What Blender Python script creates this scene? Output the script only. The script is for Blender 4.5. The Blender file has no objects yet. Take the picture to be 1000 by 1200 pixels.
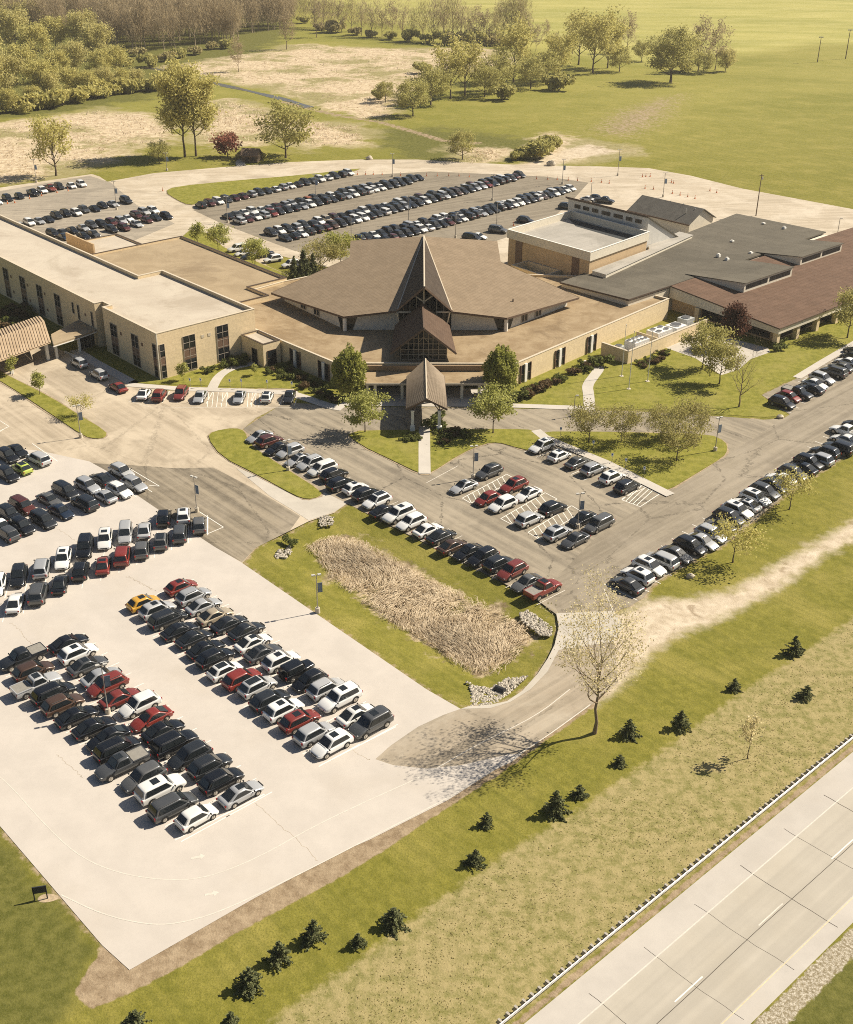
import bpy, bmesh, math, random
import numpy as np
from mathutils import Vector, Matrix
random.seed(7)
rng = np.random.default_rng(11)
SC = bpy.context.scene
COL = SC.collection
R = math.radians

# ---------------------------------------------------------------- survey: aerial camera, used to read ground positions
CF, CX, CY, CHZ, CH = 1380.0, 470.0, 600.0, -140.0, 82.0
CP = math.atan((CY - CHZ) / CF)
CS, CC = math.sin(CP), math.cos(CP)

def G(u, v, z=0.0):
    X = (u - CX) / CF; Y = (v - CY) / CF
    t = (CH - z) / (CS + Y * CC)
    return (X * t, (CC - Y * CS) * t)

def G3(u, v, z=0.0):
    a = G(u, v, z); return (a[0], a[1], z)

def Zy(u, v, y):
    Y = (v - CY) / CF; t = y / (CC - Y * CS)
    return ((u - CX) / CF * t, y, CH - (CS + Y * CC) * t)

def on_plane(u, v, p0, n):
    d = Vector(((u - CX) / CF, CC - (v - CY) / CF * CS, -(CS + (v - CY) / CF * CC)))
    o = Vector((0, 0, CH)); p0 = Vector(p0)
    return o + d * ((p0 - o).dot(n) / d.dot(n))

A41 = R(41)
def FW(p, q, z=0.0):            # town-grid frame (41 degrees) to world
    return (p * math.cos(A41) - q * math.sin(A41), p * math.sin(A41) + q * math.cos(A41), z)

def WF(x, y):
    return (x * math.cos(A41) + y * math.sin(A41), -x * math.sin(A41) + y * math.cos(A41))

# ---------------------------------------------------------------- object helpers
def tag(o, label=None, cat=None, group=None, kind=None):
    if label: o['label'] = label
    if cat: o['category'] = cat
    if group: o['group'] = group
    if kind: o['kind'] = kind
    return o

def empty(name, loc=(0, 0, 0), rz=0.0, label=None, cat=None, group=None):
    o = bpy.data.objects.new(name, None); COL.objects.link(o)
    o.location = loc; o.rotation_euler = (0, 0, rz); o.empty_display_size = 0.3
    return tag(o, label, cat, group)

class MB:
    def __init__(s): s.v = []; s.f = []; s.m = []
    def add(s, vs, fs, m=0):
        b = len(s.v); s.v.extend([tuple(x) for x in vs])
        for f in fs: s.f.append(tuple(b + i for i in f)); s.m.append(m)
    def face(s, vs, m=0): s.add(vs, [tuple(range(len(vs)))], m)
    def box(s, c, d, rz=0.0, m=0):
        ca, sa = math.cos(rz), math.sin(rz); vs = []
        for sz in (-.5, .5):
            for sx, sy in ((-.5, -.5), (.5, -.5), (.5, .5), (-.5, .5)):
                x, y = sx * d[0], sy * d[1]
                vs.append((c[0] + x * ca - y * sa, c[1] + x * sa + y * ca, c[2] + sz * d[2]))
        s.add(vs, [(3, 2, 1, 0), (4, 5, 6, 7), (0, 1, 5, 4), (1, 2, 6, 5), (2, 3, 7, 6), (3, 0, 4, 7)], m)
    def bar(s, a, b, w, h, m=0):                       # rectangular bar from a to b
        a = Vector(a); b = Vector(b); d = (b - a).normalized()
        up = Vector((0, 0, 1)) if abs(d.z) < .95 else Vector((0, 1, 0))
        x = d.cross(up).normalized(); y = x.cross(d)
        vs = [p + x * (sx * w / 2) + y * (sy * h / 2) for p in (a, b) for sx, sy in ((-1, -1), (1, -1), (1, 1), (-1, 1))]
        s.add(vs, [(3, 2, 1, 0), (4, 5, 6, 7), (0, 1, 5, 4), (1, 2, 6, 5), (2, 3, 7, 6), (3, 0, 4, 7)], m)
    def prism(s, poly, z0, z1, m=0, top=None, bottom=True):
        n = len(poly); a = sum(poly[i][0] * poly[(i + 1) % n][1] - poly[(i + 1) % n][0] * poly[i][1] for i in range(n))
        if a < 0: poly = poly[::-1]
        vs = [(p[0], p[1], z0) for p in poly] + [(p[0], p[1], z1) for p in poly]
        s.add(vs, [(i, (i + 1) % n, n + (i + 1) % n, n + i) for i in range(n)], m)
        s.add([(p[0], p[1], z1) for p in poly], [tuple(range(n))], m if top is None else top)
        if bottom: s.add([(p[0], p[1], z0) for p in poly], [tuple(range(n))[::-1]], m)
    def tube(s, pts, rad, n=6, m=0, cap=True):
        pts = [Vector(p) for p in pts]; rings = []
        for i, p in enumerate(pts):
            d = (pts[min(i + 1, len(pts) - 1)] - pts[max(i - 1, 0)])
            d = d.normalized() if d.length > 1e-6 else Vector((0, 0, 1))
            a = Vector((1, 0, 0)) if abs(d.x) < .8 else Vector((0, 1, 0))
            x = d.cross(a).normalized(); y = d.cross(x)
            r = rad[i] if hasattr(rad, '__len__') else rad
            rings.append([p + x * (math.cos(6.28319 * k / n) * r) + y * (math.sin(6.28319 * k / n) * r) for k in range(n)])
        vs = [q for r_ in rings for q in r_]; fs = []
        for i in range(len(rings) - 1):
            for k in range(n):
                fs.append((i * n + k, i * n + (k + 1) % n, (i + 1) * n + (k + 1) % n, (i + 1) * n + k))
        if cap:
            fs.append(tuple(range(n))[::-1]); fs.append(tuple((len(rings) - 1) * n + k for k in range(n)))
        s.add(vs, fs, m)
    def cyl(s, c, r0, r1, h, n=12, m=0): s.tube([c, (c[0], c[1], c[2] + h)], [r0, r1], n, m)
    def build(s, name, mats, parent=None, smooth=False, angle=None):
        me = bpy.data.meshes.new(name)
        me.from_pydata(s.v, [], s.f)
        if not isinstance(mats, (list, tuple)): mats = [mats]
        for m_ in mats: me.materials.append(m_)
        if len(mats) > 1: me.polygons.foreach_set('material_index', s.m)
        if smooth: me.polygons.foreach_set('use_smooth', [True] * len(s.f))
        me.update()
        if smooth and angle: me.set_sharp_from_angle(angle=R(angle))
        o = bpy.data.objects.new(name, me); COL.objects.link(o)
        if parent: o.parent = parent
        return o

def raw_mesh(name, V, F, mat, parent=None, smooth=False):      # fast path: V (n,3), F (m,4) arrays
    me = bpy.data.meshes.new(name)
    V = np.asarray(V, dtype=np.float32); F = np.asarray(F, dtype=np.int32); k = F.shape[1]
    me.vertices.add(len(V)); me.vertices.foreach_set('co', V.ravel())
    me.loops.add(F.size); me.loops.foreach_set('vertex_index', F.ravel())
    me.polygons.add(len(F)); me.polygons.foreach_set('loop_start', np.arange(0, F.size, k, dtype=np.int32))
    me.polygons.foreach_set('loop_total', np.full(len(F), k, dtype=np.int32))
    if smooth: me.polygons.foreach_set('use_smooth', np.ones(len(F), dtype=bool))
    me.materials.append(mat); me.update(calc_edges=True); me.validate()
    o = bpy.data.objects.new(name, me); COL.objects.link(o)
    if parent: o.parent = parent
    return o

KIDS = {}
def kids(o):
    if o.name not in KIDS: KIDS[o.name] = [c for c in COL.objects if c.parent == o]
    return KIDS[o.name]

def copy_tree(o, parent=None, mat_swap=None):
    c = o.copy(); COL.objects.link(c)
    if parent is not None: c.parent = parent
    for ch in kids(o): copy_tree(ch, c)
    return c

def chaikin(P, it=1, closed=True):
    P = [tuple(p) for p in P]
    for _ in range(it):
        Q = []; n = len(P)
        for i in range(n if closed else n - 1):
            a = P[i]; b = P[(i + 1) % n]
            Q.append((a[0] * .75 + b[0] * .25, a[1] * .75 + b[1] * .25)); Q.append((a[0] * .25 + b[0] * .75, a[1] * .25 + b[1] * .75))
        if not closed: Q = [P[0]] + Q + [P[-1]]
        P = Q
    return P

def px(pts, z=0.0): return [G(u, v, z) for u, v in pts]

def sdist(X, Y, poly):                                  # signed distance, positive inside
    P = np.array(poly); n = len(P); d2 = np.full(X.shape, 1e18); ins = np.zeros(X.shape, bool)
    for i in range(n):
        ax, ay = P[i]; bx, by = P[(i + 1) % n]
        ex, ey = bx - ax, by - ay; L = ex * ex + ey * ey + 1e-12
        t = np.clip(((X - ax) * ex + (Y - ay) * ey) / L, 0, 1)
        d2 = np.minimum(d2, (X - ax - t * ex) ** 2 + (Y - ay - t * ey) ** 2)
        c = (ay > Y) != (by > Y)
        with np.errstate(divide='ignore', invalid='ignore'):
            xi = ax + (Y - ay) / (by - ay + 1e-12) * ex
        ins ^= c & (X < xi)
    d = np.sqrt(d2); return np.where(ins, d, -d)

def ldist(X, Y, line):
    d2 = np.full(X.shape, 1e18)
    for (ax, ay), (bx, by) in zip(line[:-1], line[1:]):
        ex, ey = bx - ax, by - ay; L = ex * ex + ey * ey + 1e-12
        t = np.clip(((X - ax) * ex + (Y - ay) * ey) / L, 0, 1)
        d2 = np.minimum(d2, (X - ax - t * ex) ** 2 + (Y - ay - t * ey) ** 2)
    return np.sqrt(d2)

# ---------------------------------------------------------------- node helpers
class NT:
    def __init__(s, name):
        s.mat = bpy.data.materials.new(name); s.mat.use_nodes = True
        s.t = s.mat.node_tree; s.n = s.t.nodes; s.l = s.t.links
        s.bsdf = s.n['Principled BSDF']; s.co = s.n.new('ShaderNodeTexCoord').outputs['Object']
    def set(s, sock, v):
        if hasattr(v, 'is_output') or isinstance(v, bpy.types.NodeSocket): s.l.new(v, sock)
        elif isinstance(v, (tuple, list)): sock.default_value = tuple(v) + ((1.0,) if len(v) == 3 and sock.type == 'RGBA' else ())
        else: sock.default_value = v
    def mapping(s, scale=(1, 1, 1), rot=(0, 0, 0), co=None):
        src = co or s.co                                # rotate first, then stretch
        for key, val in (('Rotation', rot), ('Scale', scale)):
            if key == 'Rotation' and not any(rot): continue
            m = s.n.new('ShaderNodeMapping'); s.l.new(src, m.inputs[0]); m.inputs[key].default_value = val; src = m.outputs[0]
        return src
    def noise(s, scale, detail=4, rough=.55, co=None, dist=0.0):
        n = s.n.new('ShaderNodeTexNoise'); s.l.new(co or s.co, n.inputs['Vector'])
        n.inputs['Scale'].default_value = scale; n.inputs['Detail'].default_value = detail
        n.inputs['Roughness'].default_value = rough; n.inputs['Distortion'].default_value = dist
        return n.outputs['Fac']
    def voro(s, scale, feature='DISTANCE_TO_EDGE', co=None, rnd=1.0, out='Distance'):
        n = s.n.new('ShaderNodeTexVoronoi'); s.l.new(co or s.co, n.inputs['Vector']); n.feature = feature
        n.inputs['Scale'].default_value = scale; n.inputs['Randomness'].default_value = rnd
        return n.outputs[out]
    def math(s, op, a, b=0.0, c=0.0, clamp=False):
        n = s.n.new('ShaderNodeMath'); n.operation = op; n.use_clamp = clamp
        for i, x in enumerate((a, b, c)): s.set(n.inputs[i], x)
        return n.outputs[0]
    def step(s, x, a, b, lo=0.0, hi=1.0):
        n = s.n.new('ShaderNodeMapRange'); n.interpolation_type = 'SMOOTHSTEP'; n.clamp = True
        s.set(n.inputs['Value'], x); n.inputs['From Min'].default_value = a; n.inputs['From Max'].default_value = b
        n.inputs['To Min'].default_value = lo; n.inputs['To Max'].default_value = hi
        return n.outputs[0]
    def mix(s, f, a, b, mode='MIX'):
        n = s.n.new('ShaderNodeMix'); n.data_type = 'RGBA'; n.blend_type = mode; n.clamp_factor = True
        s.set(n.inputs[0], f); s.set(n.inputs[6], a); s.set(n.inputs[7], b)
        return n.outputs[2]
    def attr(s, name):
        n = s.n.new('ShaderNodeAttribute'); n.attribute_name = name; return n.outputs['Fac']
    def xyz(s, co=None):
        n = s.n.new('ShaderNodeSeparateXYZ'); s.l.new(co or s.co, n.inputs[0]); return n.outputs
    def bump(s, h, strength=.5, dist=.1):
        n = s.n.new('ShaderNodeBump'); s.l.new(h, n.inputs['Height'])
        n.inputs['Strength'].default_value = strength; n.inputs['Distance'].default_value = dist
        s.l.new(n.outputs[0], s.bsdf.inputs['Normal'])
    def out(s, col, rough=.85, spec=.3, metal=0.0):
        s.set(s.bsdf.inputs['Base Color'], col); s.set(s.bsdf.inputs['Roughness'], rough)
        s.bsdf.inputs['Specular IOR Level'].default_value = spec; s.bsdf.inputs['Metallic'].default_value = metal
        return s.mat

MATS = {}
def plain(name, col, rough=.7, var=.12, scale=3.0, metal=0.0, spec=.35, bump=0.0, stain=0.0):
    """A procedural surface: base colour broken by two noises, optional soft stains and bump."""
    if name in MATS: return MATS[name]
    t = NT(name)
    a = t.noise(scale, 5, .6); b = t.noise(scale * .17, 3, .5)
    c = t.mix(t.step(a, .3, .7), tuple(x * (1 - var) for x in col), tuple(min(1, x * (1 + var)) for x in col))
    c = t.mix(t.math('MULTIPLY', t.step(b, .45, .75), .6), c, tuple(x * (1 - var * 1.3) for x in col))
    if stain > 0:
        c = t.mix(t.math('MULTIPLY', t.step(t.noise(scale * .35, 6, .7, dist=.8), .52, .72), stain), c, tuple(x * .55 for x in col))
    if bump: t.bump(t.noise(scale * 4, 3, .6), bump, .03)
    MATS[name] = t.out(c, rough, spec, metal); return MATS[name]
# ================================================================ GROUND
WH = (0.80, 0.79, 0.76)
# -- outlines of the paved areas, traced on the ground
LOT = [(-90, 520), (45, 528), (105, 541), (125, 552), (160, 580), (185, 597), (250, 640), (284, 660), (500, 808), (540, 831),
       (520, 838), (490, 852), (458, 874), (440, 890), (461, 897), (500, 901), (540, 897), (575, 889), (597, 884), (612, 884),
       (600, 893), (581, 902), (525, 938), (434, 984), (400, 999), (300, 1052), (152, 1137), (120, 1108), (0, 968), (-90, 870)]
DRIVE = [(540, 831), (575, 830), (598, 823), (622, 808), (642, 787), (655, 762), (720, 752), (725, 800), (690, 829), (640, 862), (612, 884),
         (597, 884), (575, 889), (540, 897), (500, 901), (461, 897), (440, 890), (458, 874), (490, 852), (520, 838)]
APRON = [(540, 831), (575, 830), (598, 823), (622, 808), (642, 787), (655, 762), (720, 752), (731, 735), (720, 716), (652, 719),
         (655, 735), (650, 756), (642, 772), (630, 790), (612, 810), (594, 822), (575, 826), (549, 828)]
WEST = [(-90, 520), (45, 528), (105, 541), (125, 552), (160, 580), (185, 597), (250, 640), (284, 660), (300, 642), (340, 622), (362, 611), (392, 601), (407, 590),
        (377, 576), (290, 520), (285, 503), (300, 490), (335, 472), (350, 455), (190, 458), (150, 445), (60, 405), (0, 395), (-90, 380)]
MID = [(286, 502), (335, 471), (395, 477), (557, 478), (700, 481), (760, 483), (844, 488), (895, 492), (915, 491), (927, 487), (893, 463), (935, 443), (1060, 368),
       (1060, 485), (985, 539), (946, 563), (910, 589), (850, 638), (805, 661), (766, 685), (755, 700), (738, 711), (720, 717), (652, 720), (632, 705), (407, 590), (377, 576), (290, 520)]
FAR = [(-90, 232), (0, 220), (60, 211), (108, 204), (117, 207), (126, 213), (180, 203), (260, 196), (340, 190), (420, 187), (490, 187), (540, 190), (600, 193),
       (650, 194), (700, 195), (760, 197), (810, 206), (870, 221), (940, 234), (1090, 262), (1090, 330), (860, 330), (700, 330), (560, 320), (420, 322), (330, 300), (290, 322), (100, 322), (-90, 300)]
PAVED = [LOT, DRIVE, APRON, WEST, MID, FAR]
PAVED_W = [px(p) for p in PAVED]

# -- highway frame
HA = R(41.6); HD = (math.cos(HA), math.sin(HA)); HN = (math.sin(HA), -math.cos(HA))
HO = G(600, 1195)
def HW(s_, o, z=0.0): return (HO[0] + HD[0] * s_ + HN[0] * o, HO[1] + HD[1] * s_ + HN[1] * o, z)
def h_off(u, v):
    p = G(u, v); return (p[0] - HO[0]) * HN[0] + (p[1] - HO[1]) * HN[1]

# ---------------------------------------------------------------- terrain sheet with blended ground covers
def grid():
    ys = [-140, -60, 0, 24]; y = 36.0
    while y < 1900: ys.append(y); y *= 1.0088
    ys += [2300, 3000]
    ys = np.array(ys); t = np.linspace(-1.05, 1.05, 470)
    w = np.maximum(ys, 60.0)
    X = w[:, None] * t[None, :]; Y = np.repeat(ys[:, None], len(t), 1)
    return X, Y
TX, TY = grid()

def poly_mask(p, blend):
    return np.clip(.5 + sdist(TX, TY, px(p)) / (2 * blend), 0, 1)
def line_mask(l, wid, blend):
    return np.clip(.5 + (wid - ldist(TX, TY, px(l))) / (2 * blend), 0, 1)

ROUGH_N = [(1060, 672), (1000, 724), (932, 772), (880, 804), (820, 848), (760, 892), (680, 948), (600, 996), (511, 1057), (437, 1113), (350, 1173), (250, 1250),
           (540, 1250), (600, 1197), (1000, 872), (1060, 823)]
MEADOWS = [
    [(-60, 152), (60, 140), (115, 128), (170, 135), (200, 150), (196, 165), (150, 172), (115, 180), (140, 184), (105, 196), (40, 209), (-60, 214)],
    [(230, 122), (270, 118), (318, 130), (322, 160), (300, 168), (250, 172), (228, 155)],
    [(200, 78), (300, 62), (350, 52), (420, 57), (560, 57), (595, 63), (592, 75), (555, 82), (500, 88), (470, 102), (462, 122), (452, 135), (420, 138), (370, 120), (320, 104), (270, 94), (228, 86)],
    [(345, 140), (420, 148), (428, 168), (370, 173), (342, 160)],
    [(535, 172), (590, 176), (584, 189), (545, 193)],
    [(655, 160), (720, 172), (735, 180), (700, 186), (640, 188), (630, 178)]]
SANDS = [
    [(716, 714), (724, 718), (755, 701), (805, 701), (856, 691), (910, 661), (955, 634), (1060, 578), (1060, 604), (1000, 634), (955, 661), (910, 694), (850, 724), (820, 736), (790, 750), (760, 772), (745, 792), (700, 828), (655, 800), (650, 760)],
    [(590, 194), (625, 190), (655, 176), (690, 170), (730, 178), (690, 184), (660, 190), (655, 198)]]
DIRTS = [
    [(122, 1108), (86, 1162), (106, 1184), (144, 1168), (200, 1140), (260, 1104), (340, 1060), (400, 1028), (455, 994), (497, 965), (546, 933), (600, 898), (640, 868), (700, 826), (690, 826), (590, 893), (525, 934), (434, 980), (300, 1048), (154, 1134)],
    [(690, 152), (720, 132), (770, 116), (806, 111), (792, 135), (770, 153), (740, 164), (702, 161)]]
BASIN = [(352, 632), (395, 618), (420, 620), (470, 650), (530, 682), (585, 705), (625, 728), (632, 745), (612, 768), (588, 786), (560, 788), (520, 770), (470, 735), (420, 700), (380, 672)]
DITCH = [(330, 119), (365, 128), (400, 136), (445, 143), (487, 155), (520, 165), (560, 168)]
DITCH2 = [(0, 136), (63, 128), (115, 117), (175, 111), (210, 95)]

dry = np.zeros_like(TX)
for m_ in MEADOWS: dry = np.maximum(dry, poly_mask(m_, 22))
basin = poly_mask(BASIN, 4.5)
rough = poly_mask(ROUGH_N, 1.6)
sand = np.maximum(poly_mask(SANDS[0], 2.6), poly_mask(SANDS[1], 5))
dirt = np.maximum(poly_mask(DIRTS[0], .45), poly_mask(DIRTS[1], 30) * .86)
dirt = np.maximum(dirt, line_mask(DITCH, 2.2, 2.5) * .9)
edge = np.full_like(TX, 1e9)
for p in PAVED_W: edge = np.minimum(edge, np.abs(sdist(TX, TY, p)))
dirt = np.maximum(dirt, np.clip(1 - edge / 1.5, 0, 1) * .62 * (TY < 205))
field = poly_mask([(330, -5), (420, 10), (450, 25), (560, 45), (640, 60), (760, 75), (880, 62), (960, 51), (1300, 60), (1300, -110), (330, -110)], 12)
tall = np.zeros_like(TX)                                    # longer, darker pasture and woodland floor
for m_ in ([(-90, 150), (60, 135), (170, 118), (215, 100), (300, 70), (340, 40), (360, -60), (-200, -60)],
           [(420, 150), (520, 150), (640, 165), (650, 180), (540, 195), (470, 185)],
           [(-90, 960), (0, 970), (120, 1110), (86, 1162), (20, 1250), (-90, 1250)]):
    tall = np.maximum(tall, poly_mask(m_, 4 if m_[0][1] > 900 else 22))
ho = (TX - HO[0]) * HN[0] + (TY - HO[1]) * HN[1]
dhw = h_off(1000, 1084)
gravel = np.clip(.5 + (.95 - np.abs(ho - dhw - .95)) / .9, 0, 1)
dirt = np.maximum(dirt, np.clip(.5 + (.35 - np.abs(ho - .55)) / .8, 0, 1) * .9)
tall = np.maximum(tall, np.clip(.5 + (ho - dhw - 1.9) / .8, 0, 1))

TZ = np.zeros_like(TX)
TZ -= 1.1 * poly_mask(BASIN, 5)
mound = poly_mask(DIRTS[1], 60); TZ += 2.0 * mound * mound * (edge > 30)
far_amp = np.clip((TY - 800) / 500, 0, 1)
TZ += far_amp * (2.2 * np.sin(TX / 90 + TY / 140) + 1.6 * np.sin(TX / 47 - TY / 75 + 2))

nr, nc = TX.shape
V = np.stack([TX.ravel(), TY.ravel(), TZ.ravel()], 1)
idx = np.arange(nr * nc).reshape(nr, nc)
F = np.stack([idx[:-1, :-1].ravel(), idx[:-1, 1:].ravel(), idx[1:, 1:].ravel(), idx[1:, :-1].ravel()], 1)

def ground_mat():
    t = NT('ground_cover')
    n1 = t.noise(.9, 8, .68); n2 = t.noise(.11, 5, .6); n3 = t.noise(5.0, 4, .7); n4 = t.noise(.025, 4, .55); n5 = t.noise(16, 2, .7)
    g = t.mix(t.step(n1, .32, .68), (.145, .138, .018), (.235, .212, .038))
    g = t.mix(t.math('MULTIPLY', t.step(n2, .42, .72), .65), g, (.33, .275, .075))
    g = t.mix(t.math('MULTIPLY', t.step(n3, .45, .65), .6), g, (.100, .100, .016))
    g = t.mix(t.math('MULTIPLY', t.step(n5, .48, .7), .5), g, (.25, .225, .075))
    mow = t.noise(1.0, 2, .5, co=t.mapping((.05, .9, 1), (0, 0, R(48.5))))
    g = t.mix(t.math('MULTIPLY', t.step(mow, .45, .62), .28), g, (.105, .110, .018))
    # far hay fields: paler, yellower
    fld = t.mix(t.step(t.noise(.02, 5, .6, co=t.mapping((1, 3, 1))), .35, .65), (.31, .29, .078), (.42, .375, .135))
    fld = t.mix(t.math('MULTIPLY', t.step(t.noise(.25, 4, .7), .45, .7), .4), fld, (.23, .22, .055))
    col = t.mix(t.attr('field'), g, fld)
    X_, Y_, Z_ = t.xyz(); farf = t.step(Y_, 270, 620)
    col = t.mix(t.math('MULTIPLY', farf, t.math('SUBTRACT', .45, t.math('MULTIPLY', n2, .25))), col, t.mix(t.step(t.noise(1.0, 5, .6, co=t.mapping((.006, .022, 1), (0, 0, R(12)))), .38, .62), (.215, .225, .045), (.40, .365, .105)))
    ta = t.mix(t.step(n1, .35, .66), (.085, .088, .017), (.150, .142, .036))
    ta = t.mix(t.math('MULTIPLY', t.step(n3, .45, .75), .5), ta, (.165, .16, .05))
    col = t.mix(t.step(t.math('ADD', t.attr('tall'), t.math('MULTIPLY', t.math('SUBTRACT', n2, .5), 1.0)), .35, .7), col, ta)
    # rough verge: straw and olive tufts
    r = t.mix(t.step(n1, .36, .62), (.185, .172, .054), (.335, .276, .126))
    r = t.mix(t.math('MULTIPLY', t.step(n3, .48, .72), .6), r, (.36, .305, .150))
    r = t.mix(t.math('MULTIPLY', t.step(t.noise(2.2, 5, .7), .56, .74), .55), r, (.12, .12, .032))
    r = t.mix(t.math('MULTIPLY', t.step(n2, .48, .7), .5), r, (.34, .275, .135))
    rm = t.step(t.math('ADD', t.attr('rough'), t.math('MULTIPLY', t.math('SUBTRACT', n1, .5), .8)), .35, .65)
    col = t.mix(rm, col, r)
    d = t.mix(t.step(t.noise(.35, 6, .7), .36, .64), (.33, .24, .145), (.55, .445, .29))
    d = t.mix(t.math('MULTIPLY', t.step(t.noise(.8, 6, .75, co=t.mapping((1, 2.6, 1))), .48, .62), .8), d, (.74, .635, .47))
    d = t.mix(t.math('MULTIPLY', t.step(t.noise(.035, 6, .7), .47, .6), .75), d, (.20, .185, .055))
    dm = t.step(t.math('ADD', t.attr('dry'), t.math('MULTIPLY', t.math('SUBTRACT', t.noise(.07, 6, .7), .5), 1.2)), .30, .56)
    col = t.mix(dm, col, d)
    bd = t.mix(t.step(t.noise(.5, 6, .7), .36, .62), (.17, .125, .07), (.47, .375, .235))
    bd = t.mix(t.math('MULTIPLY', t.step(t.noise(.22, 5, .7), .52, .66), .7), bd, (.13, .125, .035))
    bm = t.step(t.math('ADD', t.attr('basin'), t.math('MULTIPLY', t.math('SUBTRACT', t.noise(.28, 6, .7), .5), 1.5)), .50, .72)
    col = t.mix(bm, col, bd)
    so = t.mix(t.step(n1, .3, .7), (.21, .150, .090), (.37, .285, .185))
    so = t.mix(t.math('MULTIPLY', t.step(n3, .5, .8), .5), so, (.44, .36, .25))
    sm = t.step(t.math('ADD', t.attr('dirt'), t.math('MULTIPLY', t.math('SUBTRACT', n1, .5), .9)), .4, .66)
    col = t.mix(sm, col, so)
    sa = t.mix(t.step(t.noise(.5, 6, .7), .3, .7), (.41, .335, .235), (.60, .51, .385))
    sa = t.mix(t.math('MULTIPLY', t.step(t.noise(.3, 5, .7, dist=1.0), .56, .7), .7), sa, (.25, .185, .115))
    sam = t.step(t.math('ADD', t.attr('sand'), t.math('MULTIPLY', t.math('SUBTRACT', t.noise(.35, 6, .7), .5), .9)), .3, .8)
    col = t.mix(sam, col, sa)
    gv = t.mix(t.step(t.noise(3.2, 5, .75), .40, .62), (.22, .18, .11), t.mix(t.step(t.noise(9, 3, .7), .4, .6), (.36, .31, .22), (.60, .55, .46)))
    gm = t.step(t.math('ADD', t.attr('gravel'), t.math('MULTIPLY', t.math('SUBTRACT', t.noise(.5, 7, .75), .5), 1.7)), .42, .66)
    col = t.mix(gm, col, gv)
    h = t.math('ADD', t.math('MULTIPLY', n1, .6), t.math('MULTIPLY', n3, .5))
    t.bump(h, .55, .22)
    return t.out(col, .95, .1)
terrain = raw_mesh('terrain', V, F, ground_mat(), smooth=True)
tag(terrain, kind='structure')
for nm, arr in (('dry', dry), ('rough', rough), ('sand', sand), ('dirt', dirt), ('field', field), ('tall', tall), ('gravel', gravel), ('basin', basin)):
    a = terrain.data.attributes.new(nm, 'FLOAT', 'POINT'); a.data.foreach_set('value', arr.ravel().astype(np.float32))
del V, F

# ---------------------------------------------------------------- paving materials
def concrete_mat(name, base, var=.06, joints=0.0, rot=0.0, tracks=0.0):
    t = NT(name)
    a = t.noise(.25, 6, .65); b = t.noise(6, 4, .6); c0 = t.noise(.05, 5, .6)
    c = t.mix(t.step(a, .3, .7), tuple(x * (1 - var) for x in base), tuple(x * (1 + var) for x in base))
    c = t.mix(t.math('MULTIPLY', t.step(c0, .5, .72), .5), c, tuple(x * k for x, k in zip(base, (.87, .84, .78))))
    c = t.mix(t.math('MULTIPLY', t.step(b, .55, .8), .3), c, tuple(x * .84 for x in base))
    if tracks: c = t.mix(t.math('MULTIPLY', t.step(t.noise(1.0, 3, .55, co=t.mapping((.006, .5, 1), (0, 0, -rot))), .42, .66), tracks), c, tuple(x * .76 for x in base))
    # oil and tyre stains
    c = t.mix(t.math('MULTIPLY', t.step(t.noise(.42, 6, .75, dist=1.5), .60, .78), .34), c, tuple(x * .70 for x in base))
    # faint slab tone
    c = t.mix(t.math('MULTIPLY', t.step(t.noise(1.0, 4, .6, co=t.mapping((.03, .35, 1), (0, 0, -rot))), .5, .72), .22), c, tuple(x * .86 for x in base))
    if joints:
        X, Y, Z = t.xyz(t.mapping((1, 1, 1), (0, 0, -rot)))
        for ax in (X, Y):
            f = t.math('ABSOLUTE', t.math('SUBTRACT', t.math('FRACT', t.math('DIVIDE', ax, joints)), .5))
            c = t.mix(t.math('MULTIPLY', t.step(f, .491, .497), .3), c, tuple(x * .6 for x in base))
    t.bump(b, .2, .01)
    return t.out(c, .9, .2)

def asphalt_mat(name, dark, light, rot=R(-49), cracks=.7, blotch=.6, worn=(.46, .41, .33)):
    t = NT(name)
    st = t.noise(1.0, 5, .6, co=t.mapping((.022, .75, 1), (0, 0, -rot)))
    bl = t.noise(.09, 6, .68, dist=.6); gr = t.noise(9, 3, .7); n = t.noise(.5, 5, .65)
    c = t.mix(t.step(t.math('ADD', t.math('MULTIPLY', st, .7), t.math('MULTIPLY', n, .3)), .36, .64), dark, light)
    c = t.mix(t.math('MULTIPLY', t.step(bl, .42, .66), blotch), c, worn)
    c = t.mix(t.math('MULTIPLY', t.step(n, .52, .74), .45), c, tuple(x * .82 for x in dark))
    c = t.mix(t.math('MULTIPLY', t.step(gr, .45, .75), .28), c, tuple(x * 1.3 for x in light))
    fine = t.noise(.8, 5, .75, dist=2.5)
    c = t.mix(t.math('MULTIPLY', t.step(t.noise(.05, 3, .5, dist=2), .58, .68), .3), c, tuple(x * .7 for x in dark))
    wv = t.math('ADD', t.voro(.085, co=t.mapping((.55, 1.0, 1), (0, 0, -rot))), t.math('MULTIPLY', t.math('SUBTRACT', t.noise(.6, 4, .7), .5), .09))
    ck = t.step(t.math('ABSOLUTE', wv), .002, .012, 1, 0)
    c = t.mix(t.math('MULTIPLY', t.math('MULTIPLY', ck, t.step(fine, .4, .55)), cracks), c, tuple(x * .45 for x in dark))
    t.bump(gr, .25, .01)
    return t.out(c, .88, .25)

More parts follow.
